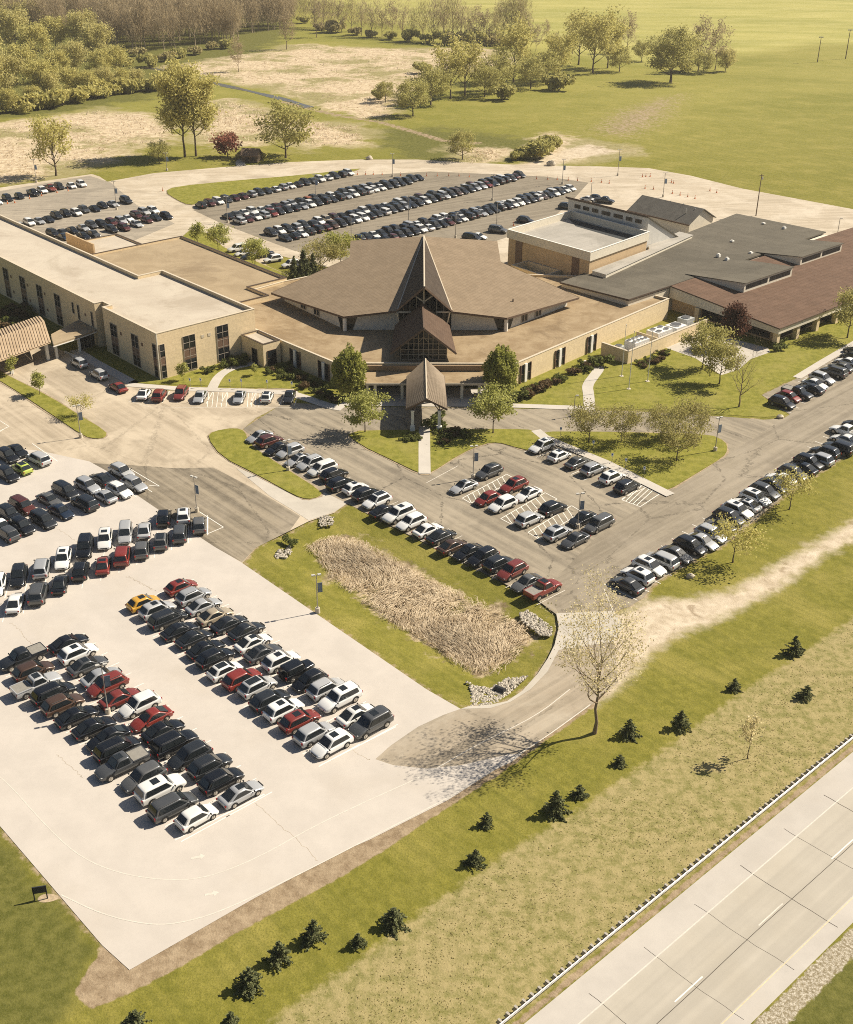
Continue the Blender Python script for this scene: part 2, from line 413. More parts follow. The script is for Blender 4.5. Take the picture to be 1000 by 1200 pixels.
M_LOT = concrete_mat('pale_concrete', (.492, .447, .393), .05, rot=R(-49))
M_APRON = concrete_mat('apron_concrete', (.46, .42, .355), .09)
M_WALK = concrete_mat('walk_concrete', (.49, .45, .39), .06, joints=1.8, rot=R(41))
M_DRIVE = asphalt_mat('drive_asphalt', (.24, .20, .145), (.37, .31, .23), rot=R(41), cracks=.4, blotch=.5)
M_WEST = asphalt_mat('worn_asphalt', (.31, .255, .182), (.455, .38, .28), cracks=.35, blotch=.8, worn=(.53, .45, .335))
M_DARK = asphalt_mat('streaked_asphalt', (.125, .105, .076), (.30, .252, .182), cracks=.5, blotch=.35, worn=(.36, .31, .24))
M_MID = asphalt_mat('cracked_asphalt', (.178, .152, .114), (.315, .268, .198), cracks=.85, blotch=.4, worn=(.39, .335, .25))
M_ROADR = asphalt_mat('main_road_asphalt', (.185, .156, .114), (.30, .256, .190), rot=R(43.5), cracks=.6, blotch=.35, worn=(.37, .32, .25))
M_FAR = asphalt_mat('ring_road_paving', (.36, .30, .215), (.485, .41, .305), rot=R(8), cracks=.2, blotch=.7, worn=(.56, .49, .385))
M_FARD = asphalt_mat('far_lot_asphalt', (.168, .142, .104), (.25, .212, .155), rot=R(30), cracks=.3, blotch=.3, worn=(.30, .26, .20))
M_HWY = concrete_mat('highway_concrete', (.43, .392, .325), .05, rot=HA, tracks=.55)
M_SHLD = concrete_mat('shoulder_concrete', (.455, .420, .372), .06, rot=HA)
M_JOINT = plain('joint_sealant', (.075, .062, .048), .8, .2)
M_PAINT = plain('road_paint_white', (.74, .71, .64), .75, .06, 4)
M_PAINTF = plain('faded_paint', (.57, .525, .45), .8, .08, 3)
M_PAINTY = plain('road_paint_yellow', (.56, .48, .31), .75, .1, 4)
M_KERB = concrete_mat('kerb_concrete', (.50, .445, .36), .10)

def lawn_mat(name='lawn_grass', k=1.0):
    t = NT(name)
    n1 = t.noise(.8, 6, .62); n3 = t.noise(6, 4, .7); n2 = t.noise(.14, 4, .6)
    g = t.mix(t.step(n1, .32, .68), (.162 * k, .162 * k, .026), (.255 * k, .236 * k, .048))
    g = t.mix(t.math('MULTIPLY', t.step(n2, .46, .72), .6), g, (.28 * k, .245 * k, .07))
    g = t.mix(t.math('MULTIPLY', t.step(n3, .5, .75), .45), g, (.125, .125, .022))
    t.bump(t.math('ADD', n1, n3), .5, .15)
    return t.out(g, .95, .1)
M_LAWN = lawn_mat()

def sheet(name, poly_w, z, mat, thick=None):
    b = MB()
    if thick: b.prism(poly_w, z - thick, z, bottom=False)
    else:
        a = sum(poly_w[i][0] * poly_w[(i + 1) % len(poly_w)][1] - poly_w[(i + 1) % len(poly_w)][0] * poly_w[i][1] for i in range(len(poly_w)))
        if a < 0: poly_w = poly_w[::-1]
        b.face([(p[0], p[1], z) for p in poly_w])
    return tag(b.build(name, mat), kind='structure')

sheet('ring_road', px(FAR), .020, M_FAR)
sheet('west_plaza_asphalt', px(WEST), .024, M_WEST)
sheet('middle_lot_asphalt', px(MID), .028, M_MID)
sheet('driveway_asphalt', px(DRIVE), .030, M_DRIVE)
sheet('concrete_lot', px(LOT), .036, M_LOT)
sheet('concrete_apron', px(APRON), .042, M_APRON)
sheet('streaked_lot_asphalt', px(
      [(108, 543), (150, 545), (205, 549), (250, 548), (300, 574), (352, 605), (340, 622), (300, 642), (284, 659), (250, 640), (185, 597), (160, 580), (125, 552)]), .034, M_DARK)
sheet('concrete_strip', px([(277, 549), (300, 556), (345, 582), (362, 587), (376, 582), (380, 577), (407, 590), (392, 600), (362, 610), (340, 596), (317, 582)]), .040, M_APRON)
sheet('main_road_asphalt', px([(1060, 402), (1000, 440), (950, 470), (915, 493), (850, 535), (781, 576), (700, 628), (640, 690), (655, 719), (720, 716), (760, 680), (850, 617), (910, 570), (985, 520), (1060, 470)]), .032, M_ROADR)
sheet('front_drive_asphalt', px([(345, 490), (395, 478), (557, 479), (760, 484), (850, 489), (850, 516), (832, 508), (760, 507), (600, 503), (406, 504), (330, 506)]), .0325, M_MID)
sheet('far_lot_asphalt', px([(226, 246), (330, 222), (415, 206), (505, 201), (640, 207), (690, 214), (670, 236), (640, 262), (560, 290), (400, 305), (345, 294), (262, 263)]), .026, M_FARD)
sheet('far_left_lot_asphalt', px([(-90, 236), (0, 224), (105, 206), (130, 214), (160, 240), (205, 262), (150, 285), (60, 300), (-90, 300)]), .026, asphalt_mat('far_left_asphalt', (.22, .19, .148), (.33, .285, .22), rot=R(8), cracks=.2, blotch=.5, worn=(.42, .365, .28)))

M_SOILE = plain('soil_edge', (.33, .255, .165), .95, .25, 1.5)
def inset2(poly, d):
    n = len(poly); a = sum(poly[i][0] * poly[(i + 1) % n][1] - poly[(i + 1) % n][0] * poly[i][1] for i in range(n))
    if a < 0: poly = poly[::-1]
    out = []
    for i in range(n):
        d_ = Vector((poly[(i + 1) % n][0] - poly[i - 1][0], poly[(i + 1) % n][1] - poly[i - 1][1])).normalized(); k = d * rs_.uniform(.3, 1.6); out.append((poly[i][0] - d_.y * k, poly[i][1] + d_.x * k))
    return out
rs_ = random.Random(3)
def island(name, pts, it=1, z=.15):
    w = chaikin(px(pts), it) if it else px(pts)
    cx = sum(p[0] for p in w) / len(w); cy = sum(p[1] for p in w) / len(w)
    rim_ = inset2(w, -.28); sheet('soil_edge', rim_, .058, M_SOILE)
    sheet(name, w, z, M_LAWN, thick=.14)
island('lawn_island', [(243, 513), (250, 506), (275, 502), (288, 506), (291, 521), (335, 550), (378, 577), (374, 583), (360, 586), (345, 581), (300, 556), (260, 536)])
island('lawn_entrance', [(404, 506), (470, 504.5), (536, 504), (600, 503.5), (626, 504.5), (640, 514), (622, 529), (605, 525), (585, 519), (568, 520), (540, 532), (503, 556), (493, 556), (460, 540), (422, 522)])
island('lawn_crabapple', [(630, 506.5), (700, 506.5), (760, 508), (832, 509.5), (850, 518), (853, 527), (848, 536), (815, 556), (782, 576), (772, 573), (710, 540), (648, 514)])
island('lawn_strip', [(-40, 410), (0, 436), (60, 466), (91, 486), (125, 506), (124, 513), (113, 515), (99, 512), (62, 487), (5, 449), (-40, 424)])
island('lawn_crescent', [(193, 225), (205, 219), (276, 212), (360, 205), (425, 197), (415, 201), (400, 204), (330, 217), (234, 238), (222, 241), (208, 235)])
island('lawn_back', [(223, 270), (243, 274), (262, 290), (300, 307), (335, 322), (345, 335), (400, 327), (425, 318), (410, 345), (330, 350), (200, 290)], 0)
sheet('lawn_office', px([(150, 449), (345, 456), (348, 470), (388, 472), (394, 440), (290, 400), (190, 430)]), .05, M_LAWN, thick=.04)
sheet('lawn_school', px([(604, 474), (697, 478), (760, 480), (844, 486), (895, 489), (912, 488), (922, 486), (891, 463), (935, 441), (1060, 364), (1060, 320), (900, 380), (780, 380), (640, 400), (600, 440)]), .05, M_LAWN, thick=.04)
# footpaths and kerb walks
def path(name, line, w, z, mat=M_WALK, it=2):
    c = chaikin(px(line), it, closed=False); L = []; Rr = []
    for i, p in enumerate(c):
        a = c[max(i - 1, 0)]; b = c[min(i + 1, len(c) - 1)]; d = Vector((b[0] - a[0], b[1] - a[1])).normalized()
        L.append((p[0] - d.y * w / 2, p[1] + d.x * w / 2)); Rr.append((p[0] + d.y * w / 2, p[1] - d.x * w / 2))
    b = MB(); n = len(c)
    vs = [(p[0], p[1], z) for p in L + Rr]
    b.add(vs, [(i, n + i, n + i + 1, i + 1) for i in range(n - 1)])
    return tag(b.build(name, mat), kind='structure')
path('entrance_walk', [(497.5, 500), (497.5, 528), (497.8, 556)], 1.9, .157, it=0)
path('kerb_walk', [(628, 505), (638, 513), (652, 519), (710, 543), (786, 581)], 1.8, .162, it=0)
path('office_walk', [(150, 451), (215, 456), (290, 458), (348, 461)], 1.8, .075, it=0)
path('office_path', [(248, 457), (256, 441), (270, 432), (292, 427), (303, 424)], 1.9, .070)
path('corner_walk', [(340, 461), (362, 468), (385, 476), (402, 479)], 2.2, .080)
path('front_walk', [(598, 475.5), (640, 477), (697, 479)], 1.8, .078, it=0)
path('school_path', [(691, 479), (690, 462), (688, 452), (697, 440), (703, 432), (697, 427), (683, 424)], 2.0, .083)
path('school_kerb_walk', [(934, 443), (965, 424), (1030, 386)], 1.6, .085, it=0)
sheet('entrance_pavement', px([(395, 476), (430, 455), (567, 455), (600, 476), (557, 477)]), .062, M_WALK)
sheet('school_terrace', px([(772, 405), (790, 395), (822, 388), (900, 408), (903, 413), (880, 421), (865, 434), (845, 440), (815, 420)]), .066, M_APRON)
path('office_kerb_walk', [(88, 410), (110, 424), (158, 450)], 2.2, .05, it=0)

# ---------------------------------------------------------------- painted markings
def strip(b, line, w, z):
    for (a, c) in zip(line[:-1], line[1:]):
        d = Vector((c[0] - a[0], c[1] - a[1])).normalized() * 1.0
        n = Vector((-d.y, d.x)) * (w / 2)
        b.face([(a[0] + n.x, a[1] + n.y, z), (a[0] - n.x, a[1] - n.y, z), (c[0] - n.x, c[1] - n.y, z), (c[0] + n.x, c[1] + n.y, z)])
mk = MB(); mf = MB(); my = MB(); mj = MB(); mc = MB()
# concrete lot: lane line, edge line, stall ends
strip(mf, chaikin(px([(-60, 868), (0, 907), (60, 975), (96, 1006), (140, 1024), (192, 1032), (240, 1030), (300, 1007), (367, 969), (430, 939), (500, 908), (560, 872), (628, 840), (668, 808)]), 2, False), .11, .044)
strip(mf, chaikin(px([(72, 1049), (120, 1072), (172, 1084), (208, 1083), (256, 1070), (320, 1040), (380, 1010), (434, 982), (525, 936), (596, 892), (640, 864), (692, 826)]), 2, False), .13, .048)
strip(mk, px([(205, 985), (310, 931)]), .14, .045); strip(mk, px([(376, 897), (464, 852)]), .14, .045)
strip(mk, px([(38, 520), (68, 541)]), .12, .043); strip(mk, px([(150, 548), (187, 570)]), .12, .044); strip(mk, px([(175, 569), (187, 570)]), .12, .045)
strip(mk, px([(234, 600), (262, 618)]), .12, .043); strip(mk, px([(243, 626), (243, 604)]), .12, .044); strip(mk, px([(243, 626), (262, 618)]), .12, .045)
def stalls(b, a, c, n, length, ang, z, w=.10, both=False):
    A, Bp = G(*a), G(*c); d = (math.cos(R(ang)), math.sin(R(ang)))
    for i in range(n + 1):
        f = i / n; x = A[0] + (Bp[0] - A[0]) * f; y = A[1] + (Bp[1] - A[1]) * f
        h = length / 2
        strip(b, [(x - d[0] * h, y - d[1] * h), (x + d[0] * h, y + d[1] * h)], w, z)

M_CRACK = plain('crack_line', (.40, .335, .25), .9, .2, 2)
rc_ = random.Random(4)
for ln in ([(68, 620), (80, 628), (92, 637), (100, 646)], [(151, 675), (164, 684), (175, 688), (183, 693)], [(148, 676), (167, 684), (178, 691)], [(12, 730), (25, 739), (28, 747), (38, 755)], [(300, 942), (328, 968), (348, 982), (372, 1010)], [(67, 885), (87, 902), (97, 912)], [(404, 873), (420, 884), (434, 891)]):
    w_ = chaikin(px(ln), 3, False); w_ = [(p[0] + rc_.uniform(-.12, .12), p[1] + rc_.uniform(-.12, .12)) for p in w_]; strip(mc, w_, .045, .0405)
tag(mc.build('pavement_cracks', M_CRACK), kind='structure')
# ================================================================ BUILDINGS
def brick(name, col, course=1.2, var=.10):
    t = NT(name)
    X, Y, Z = t.xyz()
    n = t.noise(2.0, 5, .65); n2 = t.noise(.2, 4, .6)
    c = t.mix(t.step(n, .3, .7), tuple(x * (1 - var) for x in col), tuple(x * (1 + var) for x in col))
    c = t.mix(t.math('MULTIPLY', t.step(n2, .5, .75), .45), c, tuple(x * .86 for x in col))
    st = t.noise(1.0, 4, .6, co=t.mapping((1.2, 1.2, .08)))
    c = t.mix(t.math('MULTIPLY', t.step(st, .55, .75), .22), c, tuple(x * .7 for x in col))
    for per, wd, k in ((course, .035, .5), (.2, .10, .16)):
        f = t.math('FRACT', t.math('DIVIDE', Z, per))
        c = t.mix(t.math('MULTIPLY', t.math('LESS_THAN', f, wd if per > .5 else wd), k), c, tuple(x * .6 for x in col))
    t.bump(t.noise(8, 3), .2, .01)
    return t.out(c, .88, .2)
def roofing(name, cols, sc=.25, seam=0.0, rot=0.0, fine=3.0, k=.5, stain=(.5, .66), slope_lines=0.0):
    t = NT(name)
    a = t.noise(sc, 6, .68, dist=.5); b = t.noise(fine, 4, .7)
    c = t.mix(t.step(a, .34, .66), cols[0], cols[1])
    c = t.mix(t.math('MULTIPLY', t.step(t.noise(sc * .4, 6, .7, dist=1.0), *stain), k), c, cols[2])
    c = t.mix(t.math('MULTIPLY', t.step(b, .45, .75), .35), c, tuple(x * .78 for x in cols[0]))
    if seam:
        X, Y, Z = t.xyz(t.mapping((1, 1, 1), (0, 0, -rot)))
        f = t.math('ABSOLUTE', t.math('SUBTRACT', t.math('FRACT', t.math('DIVIDE', X, seam)), .5))
        c = t.mix(t.math('MULTIPLY', t.step(f, .44, .49), .35), c, tuple(x * .6 for x in cols[0]))
        cell = t.n.new('ShaderNodeTexWhiteNoise'); cell.noise_dimensions = '1D'
        t.l.new(t.math('FLOOR', t.math('DIVIDE', X, seam)), cell.inputs['W'])
        c = t.mix(t.math('MULTIPLY', cell.outputs['Value'], .25), c, tuple(x * .75 for x in cols[0]))
    if slope_lines:
        X, Y, Z = t.xyz()
        f = t.math('FRACT', t.math('DIVIDE', Z, slope_lines))
        c = t.mix(t.math('MULTIPLY', t.math('LESS_THAN', f, .22), .28), c, tuple(x * .62 for x in cols[0]))
    t.bump(b, .3, .03)
    return t.out(c, .92, .15)

B_TAN = brick('tan_masonry', (.70, .56, .355))
B_BRN = brick('brown_masonry', (.52, .38, .225))
B_CRM = plain('cream_stucco', (.66, .60, .48), .85, .07, 1.5, stain=.15)
B_WHT = plain('white_stucco', (.62, .585, .51), .85, .07, 1.5, stain=.15)
RF_OFF = roofing('ballast_roof_pale', ((.445, .385, .305), (.505, .445, .355), (.32, .265, .195)), .16, k=.5)
RF_LOW = roofing('ballast_roof_tan', ((.30, .23, .143), (.37, .29, .185), (.205, .15, .092)), .14, k=.6)
RF_POD = roofing('ballast_roof_brown', ((.255, .182, .103), (.355, .27, .165), (.175, .122, .07)), .22, k=.7)
RF_NAVE = roofing('shingle_taupe', ((.215, .162, .107), (.26, .197, .132), (.188, .142, .094)), .5, fine=2.2, k=.4, slope_lines=.14)
RF_SPIRE = roofing('shingle_dark', ((.05, .038, .029), (.068, .052, .039), (.04, .031, .024)), .5, fine=3, k=.4, slope_lines=.4)
RF_GAB = roofing('shingle_dark_brown', ((.085, .055, .038), (.11, .073, .05), (.07, .046, .032)), .5, fine=3, k=.4, slope_lines=.4)
RF_MET = roofing('metal_roof_brown', ((.25, .20, .145), (.30, .24, .175), (.21, .165, .12)), .4, seam=.45, rot=R(90), k=.4)
RF_GRAY = roofing('membrane_roof_gray', ((.115, .102, .078), (.150, .133, .102), (.088, .079, .061)), .12, seam=3.0, rot=R(41), k=.5)
RF_GYM = roofing('membrane_roof_pale_gray', ((.35, .325, .28), (.42, .39, .34), (.25, .235, .20)), .14, seam=2.4, rot=R(131), k=.6)
RF_BRN = roofing('shingle_red_brown', ((.125, .078, .052), (.16, .10, .068), (.105, .066, .045)), .4, fine=2.5, k=.5, slope_lines=.055)
RF_CLAY = roofing('tile_roof_tan', ((.42, .315, .205), (.50, .385, .26), (.30, .22, .14)), .5, seam=.5, rot=R(41), k=.4)
COPE_D = plain('dark_coping', (.085, .06, .042), .6, .15)
COPE_T = plain('tan_coping', (.56, .48, .36), .7, .08)
TRIM_W = plain('white_trim', (.74, .71, .64), .6, .06)
TRIM_B = plain('brown_fascia', (.115, .075, .05), .7, .12)
PANEL = plain('brown_panel', (.155, .095, .062), .6, .12)
STEEL = plain('galvanised_steel', (.52, .51, .48), .45, .08, metal=.6)
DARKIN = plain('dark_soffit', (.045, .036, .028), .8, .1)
t_ = NT('window_glass'); GLASS = t_.out(t_.mix(t_.noise(.8, 2), (.008, .010, .011), (.02, .023, .025)), .08, .3)

def inset(poly, d):
    n = len(poly); a = sum(poly[i][0] * poly[(i + 1) % n][1] - poly[(i + 1) % n][0] * poly[i][1] for i in range(n))
    if a < 0: poly = poly[::-1]
    out = []
    for i in range(n):
        p0 = Vector(poly[i - 1][:2]); p1 = Vector(poly[i][:2]); p2 = Vector(poly[(i + 1) % n][:2])
        d1 = (p1 - p0).normalized(); d2 = (p2 - p1).normalized()
        n1 = Vector((-d1.y, d1.x)); n2 = Vector((-d2.y, d2.x)); b = (n1 + n2); b = b / max(.3, b.length_squared) * 2
        out.append((p1.x + b.x * d, p1.y + b.y * d))
    return poly, out

def parapet_walls(poly, z0, zt, zr, th, mat_wall, mat_cope, parent, wname='wall', cope=.10):
    o, i = inset(poly, th); n = len(o)
    b = MB()
    for k in range(n):
        a, c = o[k], o[(k + 1) % n]; ai, ci = i[k], i[(k + 1) % n]
        b.face([(a[0], a[1], z0), (c[0], c[1], z0), (c[0], c[1], zt), (a[0], a[1], zt)])
        b.face([(ci[0], ci[1], zr), (ai[0], ai[1], zr), (ai[0], ai[1], zt), (ci[0], ci[1], zt)])
        b.face([(a[0], a[1], zt), (c[0], c[1], zt), (ci[0], ci[1], zt), (ai[0], ai[1], zt)])
    b.build(wname, mat_wall, parent)
    o2, oo = inset(poly, -.06); _, ii = inset(poly, th + .03)
    b = MB()
    for k in range(n):
        k2 = (k + 1) % n; a, c, ai, ci = oo[k], oo[k2], ii[k], ii[k2]
        za, zb = zt + .004, zt + cope
        b.face([(a[0], a[1], za), (c[0], c[1], za), (c[0], c[1], zb), (a[0], a[1], zb)])
        b.face([(ci[0], ci[1], za), (ai[0], ai[1], za), (ai[0], ai[1], zb), (ci[0], ci[1], zb)])
        b.face([(a[0], a[1], zb), (c[0], c[1], zb), (ci[0], ci[1], zb), (ai[0], ai[1], zb)])
    b.build('coping', mat_cope, parent)

def flat_roof(poly, z, mat, parent, th=.33, name='roof'):
    _, i = inset(poly, th - .02); b = MB(); b.face([(p[0], p[1], z) for p in i]); return b.build(name, mat, parent)

class Face:                                             # a wall face: a -> b, outward normal to the right of a->b
    def __init__(s, a, b):
        s.a = Vector(a[:2]); d = Vector(b[:2]) - s.a; s.L = d.length; s.d = d.normalized(); s.n = Vector((s.d.y, -s.d.x))
    def pt(s, u, o, z): p = s.a + s.d * u + s.n * o; return (p.x, p.y, z)
    def box(s, b, u0, u1, z0, z1, o0, o1, m=0):
        vs = [s.pt(u, o, z) for z in (z0, z1) for u, o in ((u0, o0), (u0, o1), (u1, o1), (u1, o0))]
        b.add(vs, [(0, 1, 2, 3), (7, 6, 5, 4), (0, 4, 5, 1), (1, 5, 6, 2), (2, 6, 7, 3), (3, 7, 4, 0)], m)

WFR = plain('window_frame_taupe', (.36, .31, .25), .6, .08)
def window(f, u0, u1, z0, z1, parent, nx=2, ny=2, bar=.10, frame=WFR, spandrel=None, pm=None, name='window'):
    bar = bar * .7
    b = MB()
    for k in range(nx + 1):
        u = u0 + (u1 - u0) * k / nx; f.box(b, u - bar / 2, u + bar / 2, z0, z1, .0, .12)
    zs = [z0 + (z1 - z0) * k / ny for k in range(ny + 1)]
    for z in zs: f.box(b, u0 - bar / 2 - .01, u1 + bar / 2 + .01, z - bar / 2, z + bar / 2, .0, .10)
    w = b.build(name, frame, parent)
    b = MB(); f.box(b, u0 + .01, u1 - .01, z0 + .01, z1 - .01, -.05, .05); b.build('pane', GLASS, w)
    if spandrel:
        b = MB(); f.box(b, u0 + .02, u1 - .02, spandrel[0], spandrel[1], -.04, .075); b.build('spandrel_panel', pm or PANEL, w)
    return w

# ---------------------------------------------------------------- office wing (two storeys, flat roof)
off = empty('office_building', FW(111, 195), 0, 'two-storey tan office building with pale flat roof and tall window strips', 'building')
def rel(o): return Vector(o.location)
class Under:                                            # parent an object and keep it where it was modelled
    pass
def adopt(root):
    bpy.context.view_layer.update()
    for o in list(COL.objects):
        if o.parent == root:
            o.matrix_parent_inverse = Matrix.Translation(root.location).inverted()
OP = [FW(p, q)[:2] for p, q in ((100.7, 184), (122.4, 184), (122.4, 218), (116.6, 218), (116.6, 330), (100.6, 330), (100.6, 207.3), (102.4, 207.3), (102.4, 204.3), (100.7, 204.3))]
parapet_walls(OP, 0, 9.0, 8.35, .35, B_TAN, COPE_T, off)
flat_roof(OP, 8.35, RF_OFF, off)
fA = Face(FW(100.6, 330), FW(100.6, 207.3)); fB = Face(FW(100.7, 204.3), FW(100.7, 184)); fC = Face(FW(100.7, 184), FW(122.4, 184))
for q0 in (257.0, 249.6, 241.3, 233.2, 225.0):
    window(fA, 330 - q0, 330 - q0 + 2.5, .35, 6.9, off, 2, 5, .09, spandrel=(2.25, 4.25))
for q0, z0 in ((217.2, 4.6), (214.9, 3.9), (209.2, 3.9)):
    window(fA, 330 - q0, 330 - q0 + .75, z0, 6.9, off, 1, 2, .08)
fN = Face(FW(102.4, 207.3), FW(102.4, 204.3)); window(fN, .5, 2.5, .3, 8.2, off, 2, 6, .08)
for q0 in (201.7, 193.6):
    window(fB, 204.3 - q0, 204.3 - q0 + 2.6, .35, 6.6, off, 2, 5, .09, spandrel=(2.25, 4.1))
window(fB, 204.3 - 185.8, 204.3 - 184.5, .2, 6.7, off, 1, 5, .09, spandrel=(2.4, 3.9))
window(fC, .35, 1.4, .2, 6.8, off, 1, 5, .09, spandrel=(2.6, 4.4))
window(fC, 5.4, 8.0, .4, 7.2, off, 2, 5, .10, spandrel=(2.6, 4.7))
window(fC, 12.8, 15.4, .4, 7.5, off, 2, 5, .10, spandrel=(3.0, 5.0))
b = MB(); fB.box(b, 20.05, 20.32, 0, 9.0, -.1, .06); b.build('corner_pilaster', B_CRM, off)
for f_, us, z in ((fA, (76, 84.2, 92.3, 100.4, 118.3), 5.6), (fA, (76, 84.5, 92.6, 100.8), 2.2), (fB, (6.6, 14.6), 5.4), (fC, (9.7, 11.2), 6.3)):
    for u in us:
        b = MB(); f_.box(b, u - .3, u + .3, z - .3, z + .3, -.05, .06); b.build('wall_vent', PANEL if f_ is not fC else COPE_T, off)
adopt(off)

# small entrance block + one-storey link roofs
link = empty('link_building', FW(132, 225), 0, 'one-storey link wing with tan ballast roof behind the office', 'building')
LK = [FW(p, q)[:2] for p, q in ((116.75, 218.15), (122.55, 218.15), (122.55, 199.5), (136.6, 199.5), (136.6, 207.2), (146.8, 207.2), (147.6, 252), (116.75, 252))]
parapet_walls(LK, 0, 5.0, 4.55, .3, B_TAN, COPE_D, link)
flat_roof(LK, 4.55, RF_LOW, link, .28)
LK2 = [FW(p, q)[:2] for p, q in ((116.75, 252.15), (137.5, 252.15), (137.5, 266), (116.75, 266))]
parapet_walls(LK2, 0, 4.5, 4.2, .3, B_TAN, COPE_D, link, 'rear_wall')
flat_roof(LK2, 4.2, RF_OFF, link, .28, 'rear_roof')
b = MB(); b.prism([FW(p, q)[:2] for p, q in ((124.0, 252.3), (124.4, 252.3), (124.4, 266), (124.0, 266))], 4.25, 7.2); b.build('screen_wall', B_BRN, link)
adopt(link)

blk = empty('entry_block', FW(117, 178), 0, 'small tan entry block with pale flat roof between office and church', 'building')
BK = [FW(p, q)[:2] for p, q in ((118.9, 176.6), (122.9, 176.6), (122.9, 183.85), (118.9, 183.85))]
parapet_walls(BK, 0, 4.6, 4.3, .25, B_TAN, COPE_D, blk); flat_roof(BK, 4.3, RF_OFF, blk, .25)
f_ = Face(FW(118.9, 183.85), FW(118.9, 176.6)); window(f_, 3.5, 5.2, .1, 3.0, blk, 1, 2, .1, frame=TRIM_B, name='door')
f_ = Face(FW(118.9, 176.6), FW(122.9, 176.6)); window(f_, .9, 2.9, .1, 3.1, blk, 1, 2, .1, frame=TRIM_B, name='door')
adopt(blk)

# porte-cochere on the left and its flat link canopy
pc = empty('porte_cochere', G3(20, 410), 0, 'drop-off canopy with ribbed tan gable roof at the office entrance', 'canopy')
e0, e1 = Vector(G3(-40, 438, 3.6)), Vector(G3(60, 401, 3.6)); rg1 = Vector(G3(52, 376, 5.2)); rg0 = rg1 + (e0 - e1)
bk = Vector((2 * rg1.x - e1.x, 2 * rg1.y - e1.y, 3.6)); bk0 = bk + (e0 - e1)
b = MB()
for A_, B_, C_, D_ in ((e0, e1, rg1, rg0), (rg0, rg1, bk, bk0)):
    n_ = Vector((0, 0, .18))
    b.add([A_, B_, C_, D_, A_ - n_, B_ - n_, C_ - n_, D_ - n_], [(0, 1, 2, 3), (7, 6, 5, 4), (0, 4, 5, 1), (1, 5, 6, 2), (2, 6, 7, 3), (3, 7, 4, 0)])
for k in range(30):
    f = (k + .5) / 30
    for E_, F_, in ((e0, e1), (bk0, bk)): b.bar(rg0.lerp(rg1, f) + Vector((0, 0, .05)), E_.lerp(F_, f) + Vector((0, 0, .05)), .32, .16)
b.build('roof', RF_CLAY, pc)
b = MB(); b.face([e1 + Vector((0, 0, -.2)), bk + Vector((0, 0, -.2)), rg1 + Vector((0, 0, -.2))]); b.build('gable', B_CRM, pc)
for fr in (.06, .5):
    for A_, B_ in ((e1, e0), (bk, bk0)):
        p_ = A_.lerp(B_, fr); cpt = p_.lerp(rg1.lerp(rg0, fr), .12)
        b = MB(); b.box((cpt.x, cpt.y, 1.75), (.55, .55, 3.5), A41); b.build('column', TRIM_W, pc)
adopt(pc)
lc = empty('link_canopy', G3(85, 405), 0, 'flat canopy roof joining the ribbed drop-off gable to the office', 'canopy')
cp_ = [G(60, 392, 3.7), G(63, 404, 3.7), G(88, 396, 3.7), G(113, 387, 3.7), G(92, 375, 3.7)]
b = MB(); b.prism(cp_, 3.35, 3.75, 0); b.build('roof', RF_LOW, lc)
b = MB(); b.prism(inset(cp_, -.08)[1], 3.25, 3.42, 0); b.build('fascia', TRIM_W, lc)
for q_ in ((63, 401), (90, 394), (112, 386)):
    p_ = G(q_[0], q_[1], 3.5); b = MB(); b.box((p_[0] + .1, p_[1] + .5, 1.65), (.45, .45, 3.25), A41); b.build('column', TRIM_W, lc)
b = MB(); a_, c_ = G(91, 393.5, 3.2), G(111, 386.5, 3.2); f_ = Face(a_, c_); window(f_, .4, f_.L - .4, .1, 3.0, lc, 4, 2, .08, name='vestibule_window')
adopt(lc)

# ---------------------------------------------------------------- church
ch = empty('church_building', (4.7, 222, 0), 0, 'church with wide taupe hipped roof, dark pointed spire and flat brown skirt roof', 'church')
POD = [(-42.5, 235.6), (-28.4, 220.3), (-11.8, 202.1), (20.9, 201.9), (48.4, 231.2), (56.5, 239.8), (40, 256), (-12, 262), (-26, 252)]
parapet_walls(POD, 0, 4.35, 3.95, .35, B_TAN, COPE_T, ch)
flat_roof(POD, 3.95, RF_POD, ch, .34, 'skirt_roof')
zt = 6.0
SL = Vector(Zy(466, 364, 219)); SR = Vector(Zy(530, 365, 219)); A_ = Vector(G3(497, 277, 13)); Fp = Vector(Zy(497.5, 337, 213.0))
TL = Vector(G3(318, 343, zt)); TR = Vector(G3(679, 348.5, zt))
def nave_plane(S_, T_, pts):
    n_ = (S_ - T_).cross(A_ - T_).normalized(); n_ = n_ if n_.z > 0 else -n_
    return n_, [on_plane(u, v, S_, n_) for u, v in pts]
nL, (BL, KL, NL) = nave_plane(SL, TL, ((403, 371), (411, 282), (410, 302)))
nR, (BR, KR, NR) = nave_plane(SR, TR, ((594, 372.5), (583, 282.5), (587, 307)))
b = MB()
def slab(b, pts, th, m=0):
    n = len(pts); lo = [p - Vector((0, 0, th)) for p in pts]
    nn = (pts[1] - pts[0]).cross(pts[2] - pts[1])
    if nn.z < 0: pts = pts[::-1]; lo = lo[::-1]
    b.add(list(pts) + lo, [tuple(range(n)), tuple(range(n, 2 * n))[::-1]] + [(n + i, n + (i + 1) % n, (i + 1) % n, i) for i in range(n)], m)
slab(b, [TL, BL, SL, A_, KL, NL], .35); b.build('roof', RF_NAVE, ch)
b = MB(); slab(b, [SR, BR, TR, NR, KR, A_], .35); b.build('roof', RF_NAVE, ch)
b = MB()                                                # dark fascia under the eaves
